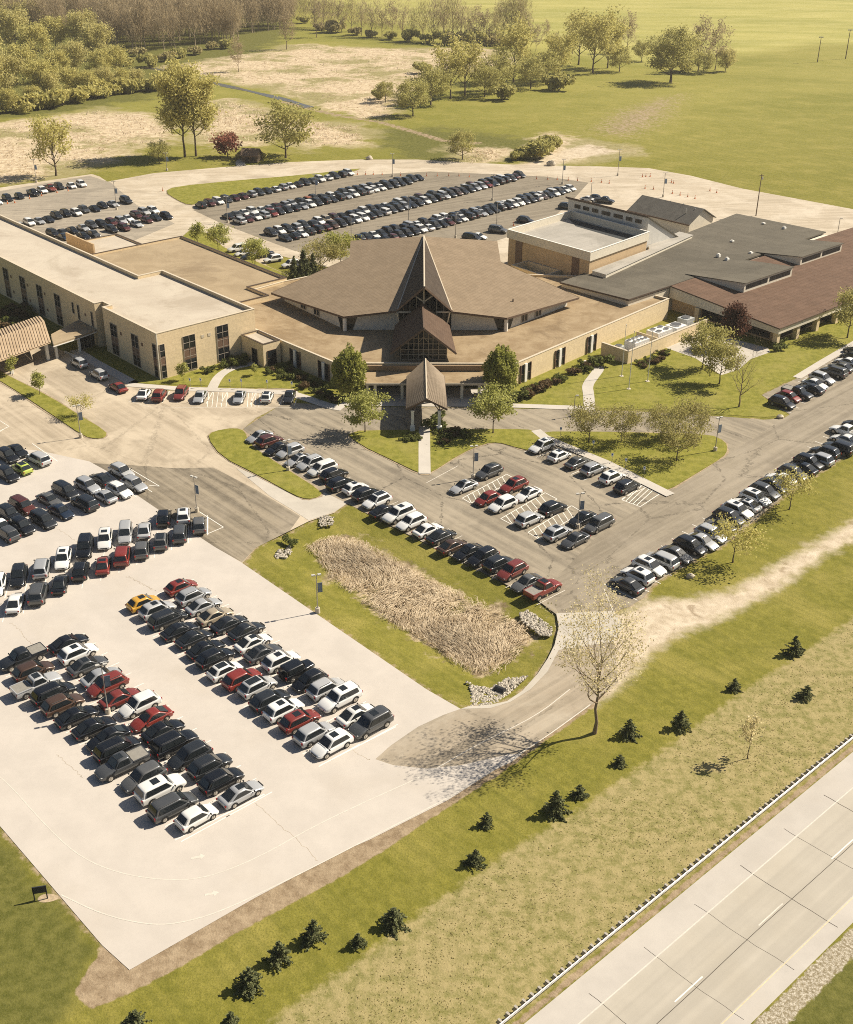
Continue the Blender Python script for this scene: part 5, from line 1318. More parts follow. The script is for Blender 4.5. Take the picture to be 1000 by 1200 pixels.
def quads_at(C, size, seed, flat=0.0, tall=1.0, updir=0.0):
    """Leaf-sized quads: centres C (n,3), random orientations."""
    g = np.random.default_rng(seed); n = len(C)
    a = g.normal(size=(n, 3)); a[:, 2] *= (1 - flat); a /= np.linalg.norm(a, axis=1)[:, None] + 1e-9
    r = g.normal(size=(n, 3)); r[:, 2] += updir * 3
    t1 = np.cross(a, r); t1 /= np.linalg.norm(t1, axis=1)[:, None] + 1e-9
    t2 = np.cross(a, t1)
    s = size * g.uniform(.6, 1.3, n)[:, None]
    t1 = t1 * s; t2 = t2 * s * tall
    t2 = np.where((t2[:, 2:3] < 0), -t2, t2)
    V = np.stack([C - t1 - t2, C + t1 - t2 * .6, C + t1 * .7 + t2, C - t1 * .8 + t2 * .7], 1).reshape(-1, 3)
    return V

class Tree:
    def __init__(s, seed): s.r = random.Random(seed); s.b = MB(); s.tips = []
    def limb(s, p, d, L, r, lev, maxlev, spread, up, nseg=4, n=5, kids_=3, gnarl=.18):
        pts = [Vector(p)]; rad = [r]; d = Vector(d).normalized()
        for i in range(nseg):
            d = (d + Vector((s.r.uniform(-1, 1), s.r.uniform(-1, 1), s.r.uniform(-.6, 1) * .6)) * gnarl + Vector((0, 0, up)) * .12).normalized()
            pts.append(pts[-1] + d * (L / nseg)); rad.append(r * (1 - .72 * (i + 1) / nseg))
        s.b.tube(pts, rad, n if lev < 2 else 3, 0, cap=False)
        if lev >= maxlev - 1:
            for q in pts[1:]: s.tips.append(tuple(q))
        if lev < maxlev:
            for k in range(kids_):
                i = s.r.randint(max(1, nseg // 2 - (0 if lev else 1)), nseg); q = pts[i]
                a = s.r.uniform(0, 6.283); dd = (d + Vector((math.cos(a), math.sin(a), s.r.uniform(-.2, .5))) * spread).normalized()
                s.limb(q, dd, L * s.r.uniform(.5, .72), max(rad[i] * .8, .012), lev + 1, maxlev, spread, up, max(2, nseg - 1), n, kids_, gnarl)

def broad_tree(seed, h, cr, trunk_h, tr, leaves, lsize, nl=7, maxlev=3, spread=.8, up=.4, shape='round', sig=.55, kids_=3, squash=1.0, tall=1.0, updir=0.0):
    T = Tree(seed); r = T.r
    pts = [Vector((0, 0, 0))]; top = h * (.72 if shape != 'oval' else .86)
    for i in range(1, 7):
        f = i / 6; pts.append(Vector((r.uniform(-1, 1) * .012 * h, r.uniform(-1, 1) * .012 * h, top * f)))
    rad = [tr * 1.25] + [tr * (1 - .8 * i / 6) for i in range(1, 7)]
    T.b.tube(pts, rad, 8, 0, cap=False)
    for k in range(nl):
        f = (k + .5) / nl; z = trunk_h + (top - trunk_h) * f
        a = k * 2.399 + r.uniform(-.4, .4)
        if shape == 'oval': Lb = cr * (.55 + .5 * math.sin(math.pi * min(1, f * .9 + .12)))
        elif shape == 'vase': Lb = cr * (.8 + .35 * f)
        else: Lb = cr * (.62 + .42 * math.sin(math.pi * (f * .85 + .12)))
        el = {'oval': .75, 'vase': 1.0, 'round': .55}[shape] * (.5 + f)
        T.limb((pts[0] * 0) + Vector((0, 0, z)), (math.cos(a), math.sin(a), el), Lb * .95, tr * .55 * (1 - .5 * f), 1, maxlev, spread, up, 4, 5, kids_)
    g = np.random.default_rng(seed)
    tips = np.array(T.tips) if T.tips else np.zeros((1, 3))
    C = tips[g.integers(0, len(tips), leaves)] + g.normal(scale=sig, size=(leaves, 3)) * (1, 1, .8)
    C[:, 2] = np.maximum(C[:, 2], trunk_h * .7)
    return T.b, quads_at(C, lsize, seed + 5, tall=tall, updir=updir)

def oval_tree(seed, h, cr, z0, tr, leaves, lsize):
    T = Tree(seed); T.b.tube([(0, 0, 0), (.03, .02, h * .4), (0, 0, h * .9)], [tr * 1.2, tr, tr * .2], 8, 0, False)
    for k in range(14):
        a = k * 2.4; z = z0 + (h * .7 - z0) * k / 14; T.limb((0, 0, z), (math.cos(a), math.sin(a), 1.1), cr * .95, tr * .4, 2, 2, .5, .6)
    g = np.random.default_rng(seed); d = g.normal(size=(leaves, 3)); d /= np.linalg.norm(d, axis=1)[:, None]
    lump = 1 + .13 * np.sin(d[:, 0] * 5 + 1) * np.sin(d[:, 1] * 6 + d[:, 2] * 4) + .10 * np.sin(d[:, 2] * 9 + d[:, 0] * 7) + .08 * np.sin(d[:, 1] * 15 + d[:, 0] * 11)
    rr = (g.uniform(.35, 1, leaves) ** .5) * lump
    hz = (h - z0) / 2; C = d * rr[:, None] * (cr, cr, hz); C[:, :2] *= (1 - .18 * d[:, 2:3]); C[:, 2] += z0 + hz
    return T.b, quads_at(C, lsize, seed + 5)

def conifer(seed, h, r0, n_whorl=11, lsize=.16, dens=1.0):
    r = random.Random(seed); b = MB(); b.tube([(0, 0, 0), (0, 0, h * .97)], [h * .022, .015], 6, 0, False); C = []
    for i in range(n_whorl):
        f = (i + .6) / n_whorl; z = h * (.05 + .92 * f); L = r0 * (1 - f) ** .85 + .08
        for k in range(int(7 - 3 * f)):
            a = r.uniform(0, 6.283); LL = L * r.uniform(.7, 1.15)
            e = (math.cos(a) * LL, math.sin(a) * LL, z - LL * .18 + r.uniform(-.1, .1) * LL)
            b.tube([(0, 0, z), e], [h * .006 + .008, .006], 3, 0, False)
            m = max(3, int(LL * 16 * dens))
            for j in range(m):
                t = r.uniform(.12, 1); w = (1 - t) * .28 * LL + .05
                C.append((e[0] * t + r.gauss(0, w * .5), e[1] * t + r.gauss(0, w * .5), z + (e[2] - z) * t + r.gauss(0, .05) - .02))
    g = np.array(C)
    return b, quads_at(g, lsize, seed, flat=-.3)

TP = {}
def tree_proto(key, builder, leaf, bark=BARK, smooth=True):
    tb, lv = builder
    me = tb.build('trunk', bark, None, True); m1 = me.data; bpy.data.objects.remove(me)
    o = raw_mesh('crown', lv, np.arange(len(lv)).reshape(-1, 4), leaf); m2 = o.data; bpy.data.objects.remove(o)
    TP[key] = (m1, m2)

def put_tree(key, x, y, s, label, cat='tree', group=None, name='tree', rz=None, z=0.0, sz=None, sxy=None):
    m1, m2 = TP[key]
    e = empty(name, (x, y, z), random.uniform(0, 6.28) if rz is None else rz, label, cat, group)
    e.scale = (sxy or s, sxy or s, sz or s)
    for n_, m in (('trunk', m1), ('crown', m2)):
        o = bpy.data.objects.new(n_, m); COL.objects.link(o); o.parent = e
    return e

tree_proto('pear', oval_tree(3, 9.4, 3.05, .9, .17, 9000, .15), LF['pear'])
tree_proto('young', broad_tree(5, 6.4, 2.7, 1.8, .11, 3400, .14, 9, 3, .8, .4, 'round', .50), LF['young'])
tree_proto('crab', broad_tree(8, 5.2, 3.4, 1.3, .13, 3900, .105, 10, 3, 1.0, .25, 'round', .5, 4), LF['crab'])
tree_proto('olive', broad_tree(12, 8.2, 3.5, 2.0, .15, 4600, .135, 11, 3, .9, .4, 'round', .6), LF['olive'])
tree_proto('purple', broad_tree(15, 7.2, 2.9, 1.4, .14, 7500, .13, 10, 3, .8, .5, 'oval', .5), LF['purple'])
tree_proto('bare', broad_tree(17, 10.5, 4.2, 1.9, .19, 300, .06, 10, 4, .62, .7, 'vase', .25, 3), LF['twig'], BARKL)
tree_proto('bigsparse', broad_tree(23, 15.5, 5.2, 4.3, .25, 6000, .08, 13, 4, .72, .6, 'vase', .55, 3), LF['sparse'], BARKL)
tree_proto('sapling', broad_tree(27, 5.6, 1.1, 2.0, .05, 420, .10, 8, 2, .5, .8, 'oval', .22), LF['sparse'], BARK)
tree_proto('smallyoung', broad_tree(29, 4.2, 1.3, 1.2, .06, 1100, .12, 8, 2, .7, .5, 'oval', .3), LF['young'])
tree_proto('spring', broad_tree(31, 5.2, 2.9, 1.6, .10, 1500, .11, 8, 3, .9, .3, 'round', .5), LF['willow'])
for i in range(3): tree_proto('con%d' % i, conifer(40 + i, 3.3, 1.6, 12, .075, 3.2), LF['spruce'])
for i in range(2): tree_proto('spr%d' % i, conifer(50 + i, 9.5, 2.6, 18, .26, 1.3), LF['spruce'])
tree_proto('willow', broad_tree(61, 26, 8.5, 7.0, .42, 9000, .20, 16, 3, .5, .8, 'vase', 1.3, 4, tall=2.6), LF['willow'])
tree_proto('lone', broad_tree(63, 19, 9.4, 3.0, .6, 11000, .26, 16, 3, .9, .35, 'round', 1.1, 4), LF['olive'])
tree_proto('farolive', broad_tree(65, 14, 6.6, 1.8, .34, 4200, .21, 13, 3, .9, .4, 'round', .95, 4, tall=1.6), LF['olive'])
tree_proto('farwillow', broad_tree(66, 16, 7.2, 3.0, .36, 3000, .19, 12, 3, .75, .55, 'vase', 1.0, 4, tall=2.2), LF['willow'])
tree_proto('farpink', broad_tree(67, 6.5, 3.6, 1.4, .2, 1200, .3, 8, 2, .9, .3, 'round', .8), LF['pink'])
tree_proto('farbare', broad_tree(68, 17, 5.5, 4, .26, 1500, .14, 11, 4, .55, .8, 'vase', .8, 3, tall=2.5), LF['twig'], BARKL)
for i in range(3): tree_proto('wood%d' % i, broad_tree(70 + i, 21, 5.2, 3.0, .26, 900, .08, 13, 3, .42, 1.1, 'vase', 1.5, 3, tall=11, updir=1), (LF['twig'], LF['twig'], LF['twigg'])[i], BARKL)
for i in range(2): tree_proto('fresh%d' % i, broad_tree(80 + i, 17, 6.8, 1.4, .28, 5200, .22, 14, 3, .8, .55, 'round', 1.1, 4, tall=1.7), (LF['willow'], LF['yellow'])[i])
def bush(seed, w, h, leaves, lsize):
    g = np.random.default_rng(seed); b = MB()
    for k in range(7):
        a = g.uniform(0, 6.28); b.tube([(0, 0, 0), (math.cos(a) * w * .5, math.sin(a) * w * .5, h * .7)], [.03 * h, .01], 4, 0, False)
    k = 9; cc = np.stack([g.normal(0, w * .36, k), g.normal(0, w * .36, k), g.uniform(.35, .75, k) * h], 1)
    d = g.normal(size=(leaves, 3)); d /= np.linalg.norm(d, axis=1)[:, None]
    C = cc[g.integers(0, k, leaves)] + d * (g.uniform(.5, 1, leaves)[:, None]) * (w * .34, w * .34, h * .32)
    C[:, 2] = np.clip(C[:, 2], .05 * h, None)
    return b, quads_at(C, lsize, seed)
tree_proto('bush', bush(90, 1.0, 1.0, 420, .09), LF['shrub']); tree_proto('bushr', bush(91, 1.0, 1.0, 360, .09), LF['shrubr'])
tree_proto('bushfar', bush(92, 5, 4, 900, .38), LF['olive']); tree_proto('bushfary', bush(94, 6, 4.5, 1000, .34), LF['willow'])
tree_proto('bushfarp', bush(93, 5, 4, 800, .38), LF['twigg'])

def at(u, v): return G(u, v)
# church and lawn trees
for u, v, s, lb in ((410, 466, 1.0, 'full oval green tree left of the church entrance'), (586, 465, 1.0, 'full oval green tree right of the church entrance')):
    put_tree('pear', *at(u, v), s, lb, name='pear_tree')
put_tree('young', *at(428, 507), 1.0, 'fresh light-green tree on the lawn left of the portico', name='young_tree')
put_tree('young', *at(578, 508), 1.08, 'fresh light-green tree on the lawn right of the portico', name='young_tree')
CR = [(690, 519, 1.0, 'olive-brown crabapple nearest the white SUV, leftmost on the triangular lawn'), (728, 518, .92, 'crabapple second from left, beside the front drive'), (775, 512, .82, 'small crabapple behind the dense pair by the main road'),
      (806, 516, 1.0, 'crabapple nearest the banner lamp at the road corner'), (793, 541, 1.05, 'crabapple standing lowest on the triangular lawn')]
for u, v, s, lb in CR: put_tree('crab', *at(u, v), s, lb, sxy=s * .82, sz=s * .95, group='crabapple trees on the triangular lawn', name='crabapple_tree')
put_tree('olive', *at(823, 432), .92, 'broad olive-green lawn tree beside the white yard units', name='tree')
put_tree('olive', *at(843, 450), .86, 'olive-green lawn tree just left of the bare tree', name='tree')
put_tree('bare', *at(866, 477), .82, 'bare leafless tree on the lawn near the parked black SUV', name='bare_tree')
put_tree('purple', *at(859, 406), .98, 'purple-leaved tree against the school wall', name='purple_tree')
put_tree('olive', *at(993, 396), 1.02, 'large olive-green tree in front of the school windows at the right edge', name='tree')
put_tree('spring', *at(859, 659), 1.0, 'thin young tree casting shade beside the long car row', name='young_tree')
put_tree('spring', *at(925, 597), .92, 'thin young tree standing against the car row further up the road', name='young_tree')
put_tree('bigsparse', *at(697, 859), .89, 'tall half-bare tree with pale buds at the driveway corner', name='budding_tree')
put_tree('sapling', *at(876, 889), 1.0, 'slender pale sapling on the rough verge', name='sapling')
put_tree('smallyoung', *at(15, 440), .8, 'little green tree on the lawn strip near the drop-off canopy', name='young_tree')
put_tree('smallyoung', *at(47, 463), .95, 'little green tree in the middle of the lawn strip', name='young_tree')
put_tree('spring', *at(96, 488), .62, 'small bare-looking tree beside the lamp on the lawn strip', name='young_tree')
put_tree('smallyoung', *at(215, 446), .75, 'small thin tree at the office lawn corner', name='young_tree')
put_tree('smallyoung', *at(299, 440), .5, 'tiny tree beside the office path', name='young_tree')
for u, v, s, lb in ((346, 336, .78, 'left spruce of the dark clump behind the church'), (357, 334, .9, 'middle spruce of the dark clump behind the church'), (368, 330, .72, 'right spruce of the dark clump behind the church')):
    put_tree('spr%d' % (int(u) % 2), *at(u, v), s, lb, group='spruces behind the church', name='spruce_tree')
put_tree('crab', *at(376, 321), 1.15, 'reddish-olive tree between the spruces and the church roof', name='tree')
put_tree('young', *at(400, 314), 1.15, 'yellow-green tree touching the church roof corner', name='young_tree')
put_tree('young', *at(256, 296), .92, 'bushy bright tree behind the link roof by the white cars', name='young_tree')
put_tree('young', *at(299, 312), .9, 'bushy bright tree standing between white cars behind the link roof', name='young_tree')
put_tree('smallyoung', *at(232, 287), 1.2, 'small round tree left of the bushy one behind the link roof', name='young_tree')
CO = [(930, 766, 1.1, 'young conifer highest up the verge'), (860, 808, .8, 'small conifer in the mown grass, second from the top'), (944, 818, 1.0, 'round conifer standing in the rough grass'), (797, 853, 1.05, 'bushy conifer right of the budding tree'),
      (737, 862, 1.0, 'conifer close to the budding tree trunk'), (726, 896, .75, 'small conifer below the budding tree'), (679, 933, .8, 'small conifer right of the tall pointed one'), (651, 952, 1.25, 'tall pointed conifer with a long shadow'),
      (570, 967, .72, 'low dark conifer in mid verge'), (557, 1013, .95, 'conifer left of the rough grass edge'), (462, 1084, 1.12, 'broad conifer with a jagged top on the lower verge'), (420, 1109, .72, 'low conifer between two bigger ones on the lower verge'),
      (368, 1103, 1.1, 'conifer topmost of the close trio by the lot corner'), (328, 1127, 1.1, 'middle conifer of the close trio by the lot corner'), (293, 1157, 1.15, 'lowest conifer of the close trio by the lot corner'),
      (160, 1204, 1.0, 'conifer cut by the bottom edge, left one'), (272, 1206, .9, 'conifer cut by the bottom edge, right one')]
for i, (u, v, s, lb) in enumerate(CO):
    put_tree('con%d' % (i % 3), *at(u, v), s * random.uniform(.74, .86), lb, sz=s * random.uniform(.55, .75), group='young conifers along the verge', name='conifer')
# meadow and far trees
FT = [('willow', 217, 184, .92, 'tall yellow-green willow, left of the pair'), ('willow', 230, 183, .86, 'tall yellow-green willow, right of the pair'), ('farolive', 335, 185, 1.05, 'round olive tree right of the small shed'), ('farpink', 267, 184, 1.0, 'small red-leaved tree left of the shed'),
      ('farwillow', 66, 206, .85, 'thin pale tree by the far left lot'), ('farolive', 187, 191, .42, 'small sapling-like tree left of the willows'), ('farolive', 542, 187, .55, 'small round tree beside the ring road'), ('lone', 786, 97, 1.0, 'large round lone tree in the green pasture'),
      ('farbare', 818, 84, 1.1, 'bare forked tree behind the lone round tree'), ('farbare', 838, 82, 1.0, 'bare tree at the end of the pasture hedge'), ('fresh1', 850, 84, .55, 'yellow shrubby tree at the end of the pasture hedge'), ('farolive', 824, 86, .6, 'bushy tree between the bare ones in the pasture'),
      ('farbare', 280, 84, .7, 'bare lone tree in the meadow'), ('farbare', 336, 58, .9, 'bare tree by the creek meadow edge'), ('farbare', 371, 44, .85, 'bare tree in front of the hedgerow'), ('farolive', 452, 120, .5, 'shrubby round tree in the dry meadow'),
      ('farolive', 484, 136, .8, 'olive tree at the near end of the meadow thicket'), ('farolive', 505, 123, .9, 'dense olive tree in the meadow thicket'), ('farwillow', 528, 116, 1.0, 'spreading pale willow in the meadow thicket'), ('farwillow', 545, 112, 1.1, 'second spreading willow in the meadow thicket'),
      ('farolive', 568, 114, .8, 'round dark tree low in the meadow thicket'), ('farolive', 585, 107, .95, 'round tree in the middle of the thicket'), ('farwillow', 602, 96, 1.25, 'tall willow rising from the thicket'), ('farolive', 622, 104, .8, 'low olive tree right of the tall willow'),
      ('farolive', 640, 98, .85, 'olive tree toward the right of the thicket'), ('farwillow', 654, 93, 1.0, 'leaning willow in the right of the thicket'), ('farwillow', 678, 76, 1.2, 'tall pale willow standing behind the thicket'), ('farwillow', 695, 86, 1.3, 'broad willow at the right end of the thicket'),
      ('farwillow', 712, 80, 1.1, 'willow with bare top at the right end'), ('farbare', 735, 62, .9, 'bare tree right of the willows'), ('farolive', 726, 84, .7, 'low dark tree at the right end of the thicket'), ('farolive', 752, 72, .6, 'bush-like tree left of the lone round tree')]
for key, u, v, s, lb in FT: put_tree(key, *at(u, v), s, lb, name='tree', group='trees in the meadow and pasture')
FB = [('bushfar', 617, 186, 1.0, 'low green bush beside the gravel track'), ('bushfar', 633, 186, 1.35, 'dark round bush beside the gravel track'), ('bushfar', 642, 178, 1.3, 'upper bush of the clump by the gravel track'), ('bushfar', 604, 188, .7, 'smallest bush left of the gravel track'),
      ('bushfar', 445, 116, .9, 'grey-green bush in the dry meadow'), ('bushfar', 495, 86, 1.2, 'flat bush in the middle of the dry meadow'), ('bushfar', 546, 59, 1.0, 'bush at the far meadow edge'), ('bushfar', 800, 84, 1.6, 'bush right of the lone round tree'),
      ('bushfarp', 285, 186, .6, 'dark bush left of the shed door'), ('bushfar', 305, 187, .6, 'dark bush right of the shed'), ('bushfar', 590, 117, 1.5, 'bush in front of the thicket'), ('bushfar', 655, 106, 1.7, 'bush under the leaning willow')]
for key, u, v, s, lb in FB: put_tree(key, *at(u, v), s, lb, cat='bush', name='bush', group='bushes in the meadow')
# hedgerow behind the meadow: separate trees
random.seed(5)
PLACE = ['beside the creek', 'left of centre', 'in the middle', 'right of centre', 'toward the open end']
hl = [(345, 22), (375, 34), (400, 38), (430, 42), (460, 46), (490, 49), (520, 51), (545, 52), (570, 53), (595, 52), (612, 50)]
def along(line, f):
    f = f * (len(line) - 1); i = min(int(f), len(line) - 2); t = f - i
    return (line[i][0] + (line[i + 1][0] - line[i][0]) * t, line[i][1] + (line[i + 1][1] - line[i][1]) * t)
NUM = ORD
for i in range(26):
    u, v = along(hl, i / 25); v += random.uniform(-3.0, .5); key = random.choice(['wood0', 'wood1', 'wood2', 'farbare', 'wood2'])
    put_tree(key, *at(u, v), random.uniform(.75, 1.2), f'bare brownish tree, {NUM[i]} from the left along the meadow hedgerow', group='trees of the meadow hedgerow', name='hedgerow_tree')
for i in range(14):
    u, v = along(hl, (i + .5) / 14); key = random.choice(['bushfar', 'bushfarp', 'bushfarp'])
    put_tree(key, *at(u, v + 1.0), random.uniform(1.0, 1.9), f'low scrub bush, {NUM[i]} from the left under the hedgerow', cat='bush', group='scrub under the hedgerow', name='bush')
for i, (u, v, s) in enumerate(((585, 33, .8), (606, 30, .9), (615, 48, .8), (628, 52, .6), (640, 40, .5), (652, 57, .5), (671, 55, .7))):
    put_tree('farbare', *at(u, v + 8), s, f'thin bare tree, {NUM[i]} from the left of the scattered ones past the hedgerow', group='thin bare trees past the hedgerow', name='bare_tree')
# woodland edge at the left: fresh crowns one can tell apart
WE = [(8, 118, 1.0, 1), (28, 98, .9, 0), (52, 116, .85, 0), (20, 60, 1.15, 1), (44, 74, 1.0, 0), (70, 96, .75, 0), (90, 88, .8, 1), (66, 58, .9, 0), (100, 58, 1.05, 1), (116, 70, .95, 1), (84, 112, .6, 0), (104, 112, .55, 0), (124, 108, .55, 1), (144, 106, .5, 0), (161, 104, .45, 1),
      (3, 40, 1.1, 1), (36, 44, 1.1, 1), (120, 92, .7, 0), (138, 88, .7, 0), (-14, 90, 1.1, 1), (-12, 120, .9, 0), (12, 132, .5, 0), (60, 118, .6, 1), (40, 126, .45, 0)]
for i, (u, v, s, k) in enumerate(sorted(WE)):
    put_tree('fresh%d' % k, *at(u, v), s, f'{"yellow" if k else "pale green"} crowned tree, {NUM[i]} from the left at the woodland edge', group='fresh trees at the woodland edge', name='woodland_tree')
for i, (u, v, s, k) in enumerate(((150, 77, 1.0, 'bushfar'), (176, 79, 1.5, 'bushfar'), (196, 72, 1.2, 'bushfarp'), (212, 68, 1.2, 'bushfar'), (228, 64, 1.1, 'bushfarp'), (250, 58, 1.0, 'bushfarp'), (265, 57, 1.2, 'bushfar'), (160, 66, 1.1, 'bushfarp'))):
    put_tree(k, *at(u, v), s, f'dark bank bush, {NUM[i]} from the left where the creek meets the wood', cat='bush', group='bushes on the creek bank', name='bush')
DL = [(-8, 137), (40, 130), (63, 127), (100, 119), (130, 114), (160, 110), (190, 106)]
for i in range(22):
    u, v = along(DL, i / 21); put_tree(random.choice(['bushfary', 'bushfary', 'bushfar']), *at(u, v - random.uniform(0, 4)), random.uniform(.9, 1.6), f'yellow-olive bush, {ORD[i]} from the left along the ditch', cat='bush', group='bushes along the ditch', name='bush')
# the bare wood behind reads as one mass
def merged(name, keys, pts, mats, label, cat):
    Vs, Fs = [], []; base = 0
    V1, F1 = [], []; base1 = 0
    for (x, y, s, rz, k) in pts:
        m1, m2 = TP[k]
        for m, VV, FF in ((m2, Vs, Fs), (m1, V1, F1)):
            co = np.empty(len(m.vertices) * 3, np.float32); m.vertices.foreach_get('co', co); co = co.reshape(-1, 3) * s
            c_, s_ = math.cos(rz), math.sin(rz)
            co = np.stack([co[:, 0] * c_ - co[:, 1] * s_ + x, co[:, 0] * s_ + co[:, 1] * c_ + y, co[:, 2]], 1)
            li = np.empty(len(m.loops), np.int32); m.loops.foreach_get('vertex_index', li)
            if m is m2: VV.append(co); FF.append(li.reshape(-1, 4) + base); base += len(co)
            else: VV.append(co); FF.append(li[:len(li) // 4 * 4].reshape(-1, 4) + base1); base1 += len(co)
    e = raw_mesh(name, np.concatenate(Vs), np.concatenate(Fs), mats[0])
    t = raw_mesh('trunks', np.concatenate(V1), np.concatenate(F1), mats[1], e)
    t['kind'] = 'stuff'
    return tag(e, label, cat, kind='stuff')
wp = []
for _ in range(820):
    u = random.uniform(-60, 345); lo = 62 - max(0, (u - 150)) * .05; v = -18 + (lo + 18) * random.random() ** .8
    if u < 125 and v > 46: continue
    if u > 280 and v > 42 - (u - 280) * .15: continue
    x, y = G(u, v); wp.append((x, y, random.uniform(.55, 1.2), random.uniform(0, 6.28), random.choice(['wood0', 'wood1', 'wood0', 'wood2'])))
merged('woodland', None, wp, (LF['twig'], plain('bark_grey_pale', (.34, .27, .18), .9, .3, 3)), 'dense leafless brown woodland filling the top left corner', 'woodland')

# shrub beds round the buildings
def bed(name, pts, label, n, kinds, smin, smax, group, start=0):
    poly = px(pts); xs = [p[0] for p in poly]; ys = [p[1] for p in poly]; k = 0; t = 0
    while k < n and t < 3000:
        t += 1; x, y = random.uniform(min(xs), max(xs)), random.uniform(min(ys), max(ys))
        if sdist(np.array([x]), np.array([y]), poly)[0] < .2: continue
        s = random.uniform(smin, smax)
        put_tree(random.choice(kinds), x, y, s, label, cat='shrub', name='shrub', group=group, sz=s * .8); k += 1
for a_ in (('shrub', [(308, 436), (325, 441), (350, 455), (378, 468), (392, 475), (398, 470), (390, 455), (318, 424), (308, 425)], 'dark low shrub in the shaded bed along the left church wing', 34, ['bush', 'bush', 'bushr'], .9, 1.7, 'shrubs along the left church wing'),
           ('shrub', [(604, 468), (640, 450), (690, 428), (694, 432), (660, 446), (618, 470)], 'green shrub in the bed along the right church wing', 24, ['bush', 'bush', 'bushr'], .9, 1.9, 'shrubs along the right church wing'),
           ('shrub', [(236, 442), (246, 438), (286, 428), (292, 424), (284, 421), (240, 436)], 'shrub in the bed at the foot of the office wall', 9, ['bush'], 1.2, 2.0, 'shrubs at the office wall'),
           ('shrub', [(506, 503), (556, 506), (552, 516), (508, 524)], 'low shrub in the bed right of the entrance walk', 20, ['bush', 'bushr'], .8, 1.4, 'shrubs right of the entrance walk'),
           ('shrub', [(470, 514), (491, 508), (491, 518), (474, 521)], 'low shrub in the shade left of the entrance walk', 9, ['bush'], .7, 1.1, 'shrubs left of the entrance walk'),
           ('shrub', [(742, 428), (752, 433), (768, 430), (784, 420), (796, 417), (788, 411), (770, 412)], 'rust and green shrub in the mulched bed below the yard wall', 18, ['bush', 'bushr'], .7, 1.3, 'shrubs below the yard wall'),
           ('shrub', [(905, 412), (918, 413), (924, 405), (918, 400), (908, 404)], 'low juniper at the school corner pier', 7, ['bush'], 1.0, 1.6, 'junipers at the school corner'),
           ('shrub', [(930, 398), (985, 370), (1000, 362), (1000, 356), (960, 372), (926, 390)], 'low shrub along the school front wall', 12, ['bush', 'bushr'], .7, 1.2, 'shrubs along the school front'),
           ('shrub', [(-5, 372), (30, 358), (46, 372), (20, 384), (-5, 392)], 'rust coloured shrub in the shaded court by the drop-off canopy', 14, ['bushr', 'bushr', 'bush'], 1.2, 2.6, 'shrubs in the office court')):
    bed(*a_)
put_tree('bush', *at(703, 428), 2.6, 'round clipped bush beside the yard wall', cat='bush', name='bush', sz=2.3)
put_tree('bush', *at(601, 471), 2.6, 'round bush at the foot of the right oval tree', cat='bush', name='bush', sz=2.0)
put_tree('bush', *at(513, 500), 3.0, 'rounded bush beside the right portico column', cat='bush', name='bush', sz=1.8)
put_tree('bush', *at(343, 637), 1.5, 'weedy bush beside the drain stones', cat='bush', name='bush', sz=.9)

# reeds in the basin and the meadows
def blades(polys_n, hmin, hmax, wid, seed, lean=.9, z=-.9):
    g = np.random.default_rng(seed); out = []
    for pts, n, dz in polys_n:
        poly = np.array(px(pts)); mn, mx_ = poly.min(0), poly.max(0)
        X = g.uniform(mn[0], mx_[0], n * 3); Y = g.uniform(mn[1], mx_[1], n * 3)
        k = sdist(X, Y, [tuple(p) for p in poly]) > .2 + 4.0 * g.random(n * 3) ** 2.5
        X, Y = X[k][:n], Y[k][:n]; m = len(X)
        th = 1.2 * np.sin(X * .19 + Y * .11) + 1.1 * np.sin(Y * .27 - X * .08 + 1) + g.normal(0, .38, m) + 3.6
        dens = (np.sin(X * .35 + 1.3 * np.sin(Y * .21)) + np.sin(Y * .42 + X * .1) + np.sin(X * .9 - Y * .7) * .8) * .3 + .45
        keep = g.random(m) < np.clip(dens + .3, .15, 1); X, Y, th, m = X[keep], Y[keep], th[keep], keep.sum()
        h = g.uniform(hmin, hmax, m); l = h * lean * g.uniform(.5, 1.4, m)
        D = np.stack([np.cos(th), np.sin(th)], 1); N = np.stack([-D[:, 1], D[:, 0]], 1) * (wid * g.uniform(.5, 1.4, m))[:, None]
        B = np.stack([X, Y], 1); T = B + D * l[:, None]; Mm = B + D * (l * .4)[:, None]
        z0 = np.full(m, dz); z1 = z0 + h * .75; z2 = z0 + h * .6
        v = np.stack([np.column_stack([B - N, z0]), np.column_stack([B + N, z0]), np.column_stack([Mm + N, z1]), np.column_stack([Mm - N, z1]), np.column_stack([T + N * .4, z2]), np.column_stack([T - N * .4, z2])], 1)
        out.append(v)
    v = np.concatenate(out); m = len(v); i = np.arange(m)[:, None] * 6
    F = np.concatenate([i + np.array([0, 1, 2, 3]), i + np.array([3, 2, 4, 5])])
    return v.reshape(-1, 3), F
V_, F_ = blades([([(358, 634), (395, 622), (420, 624), (470, 653), (530, 685), (585, 707), (622, 729), (628, 745), (610, 766), (588, 783), (560, 785), (522, 768), (472, 733), (422, 699), (383, 671)], 30000, -1.05)], .5, 1.45, .028, 3, .85)
tag(raw_mesh('dry_reeds', V_, F_, LF['reed']), 'flattened straw-coloured reeds filling the drainage basin', 'reeds', kind='stuff')
V_, F_ = blades([(m, n_, -.1) for m, n_ in zip(MEADOWS, (2200, 1600, 3600, 900, 400, 0)) if n_], 0.5, 1.2, .10, 4, .7)
tag(raw_mesh('meadow_reeds', V_, F_, LF['reed']), 'pale dry reeds standing over the far meadow', 'reeds', kind='stuff')
V_, F_ = blades([(ROUGH_N, 22000, -.01)], .03, .08, .03, 5, 2.4)
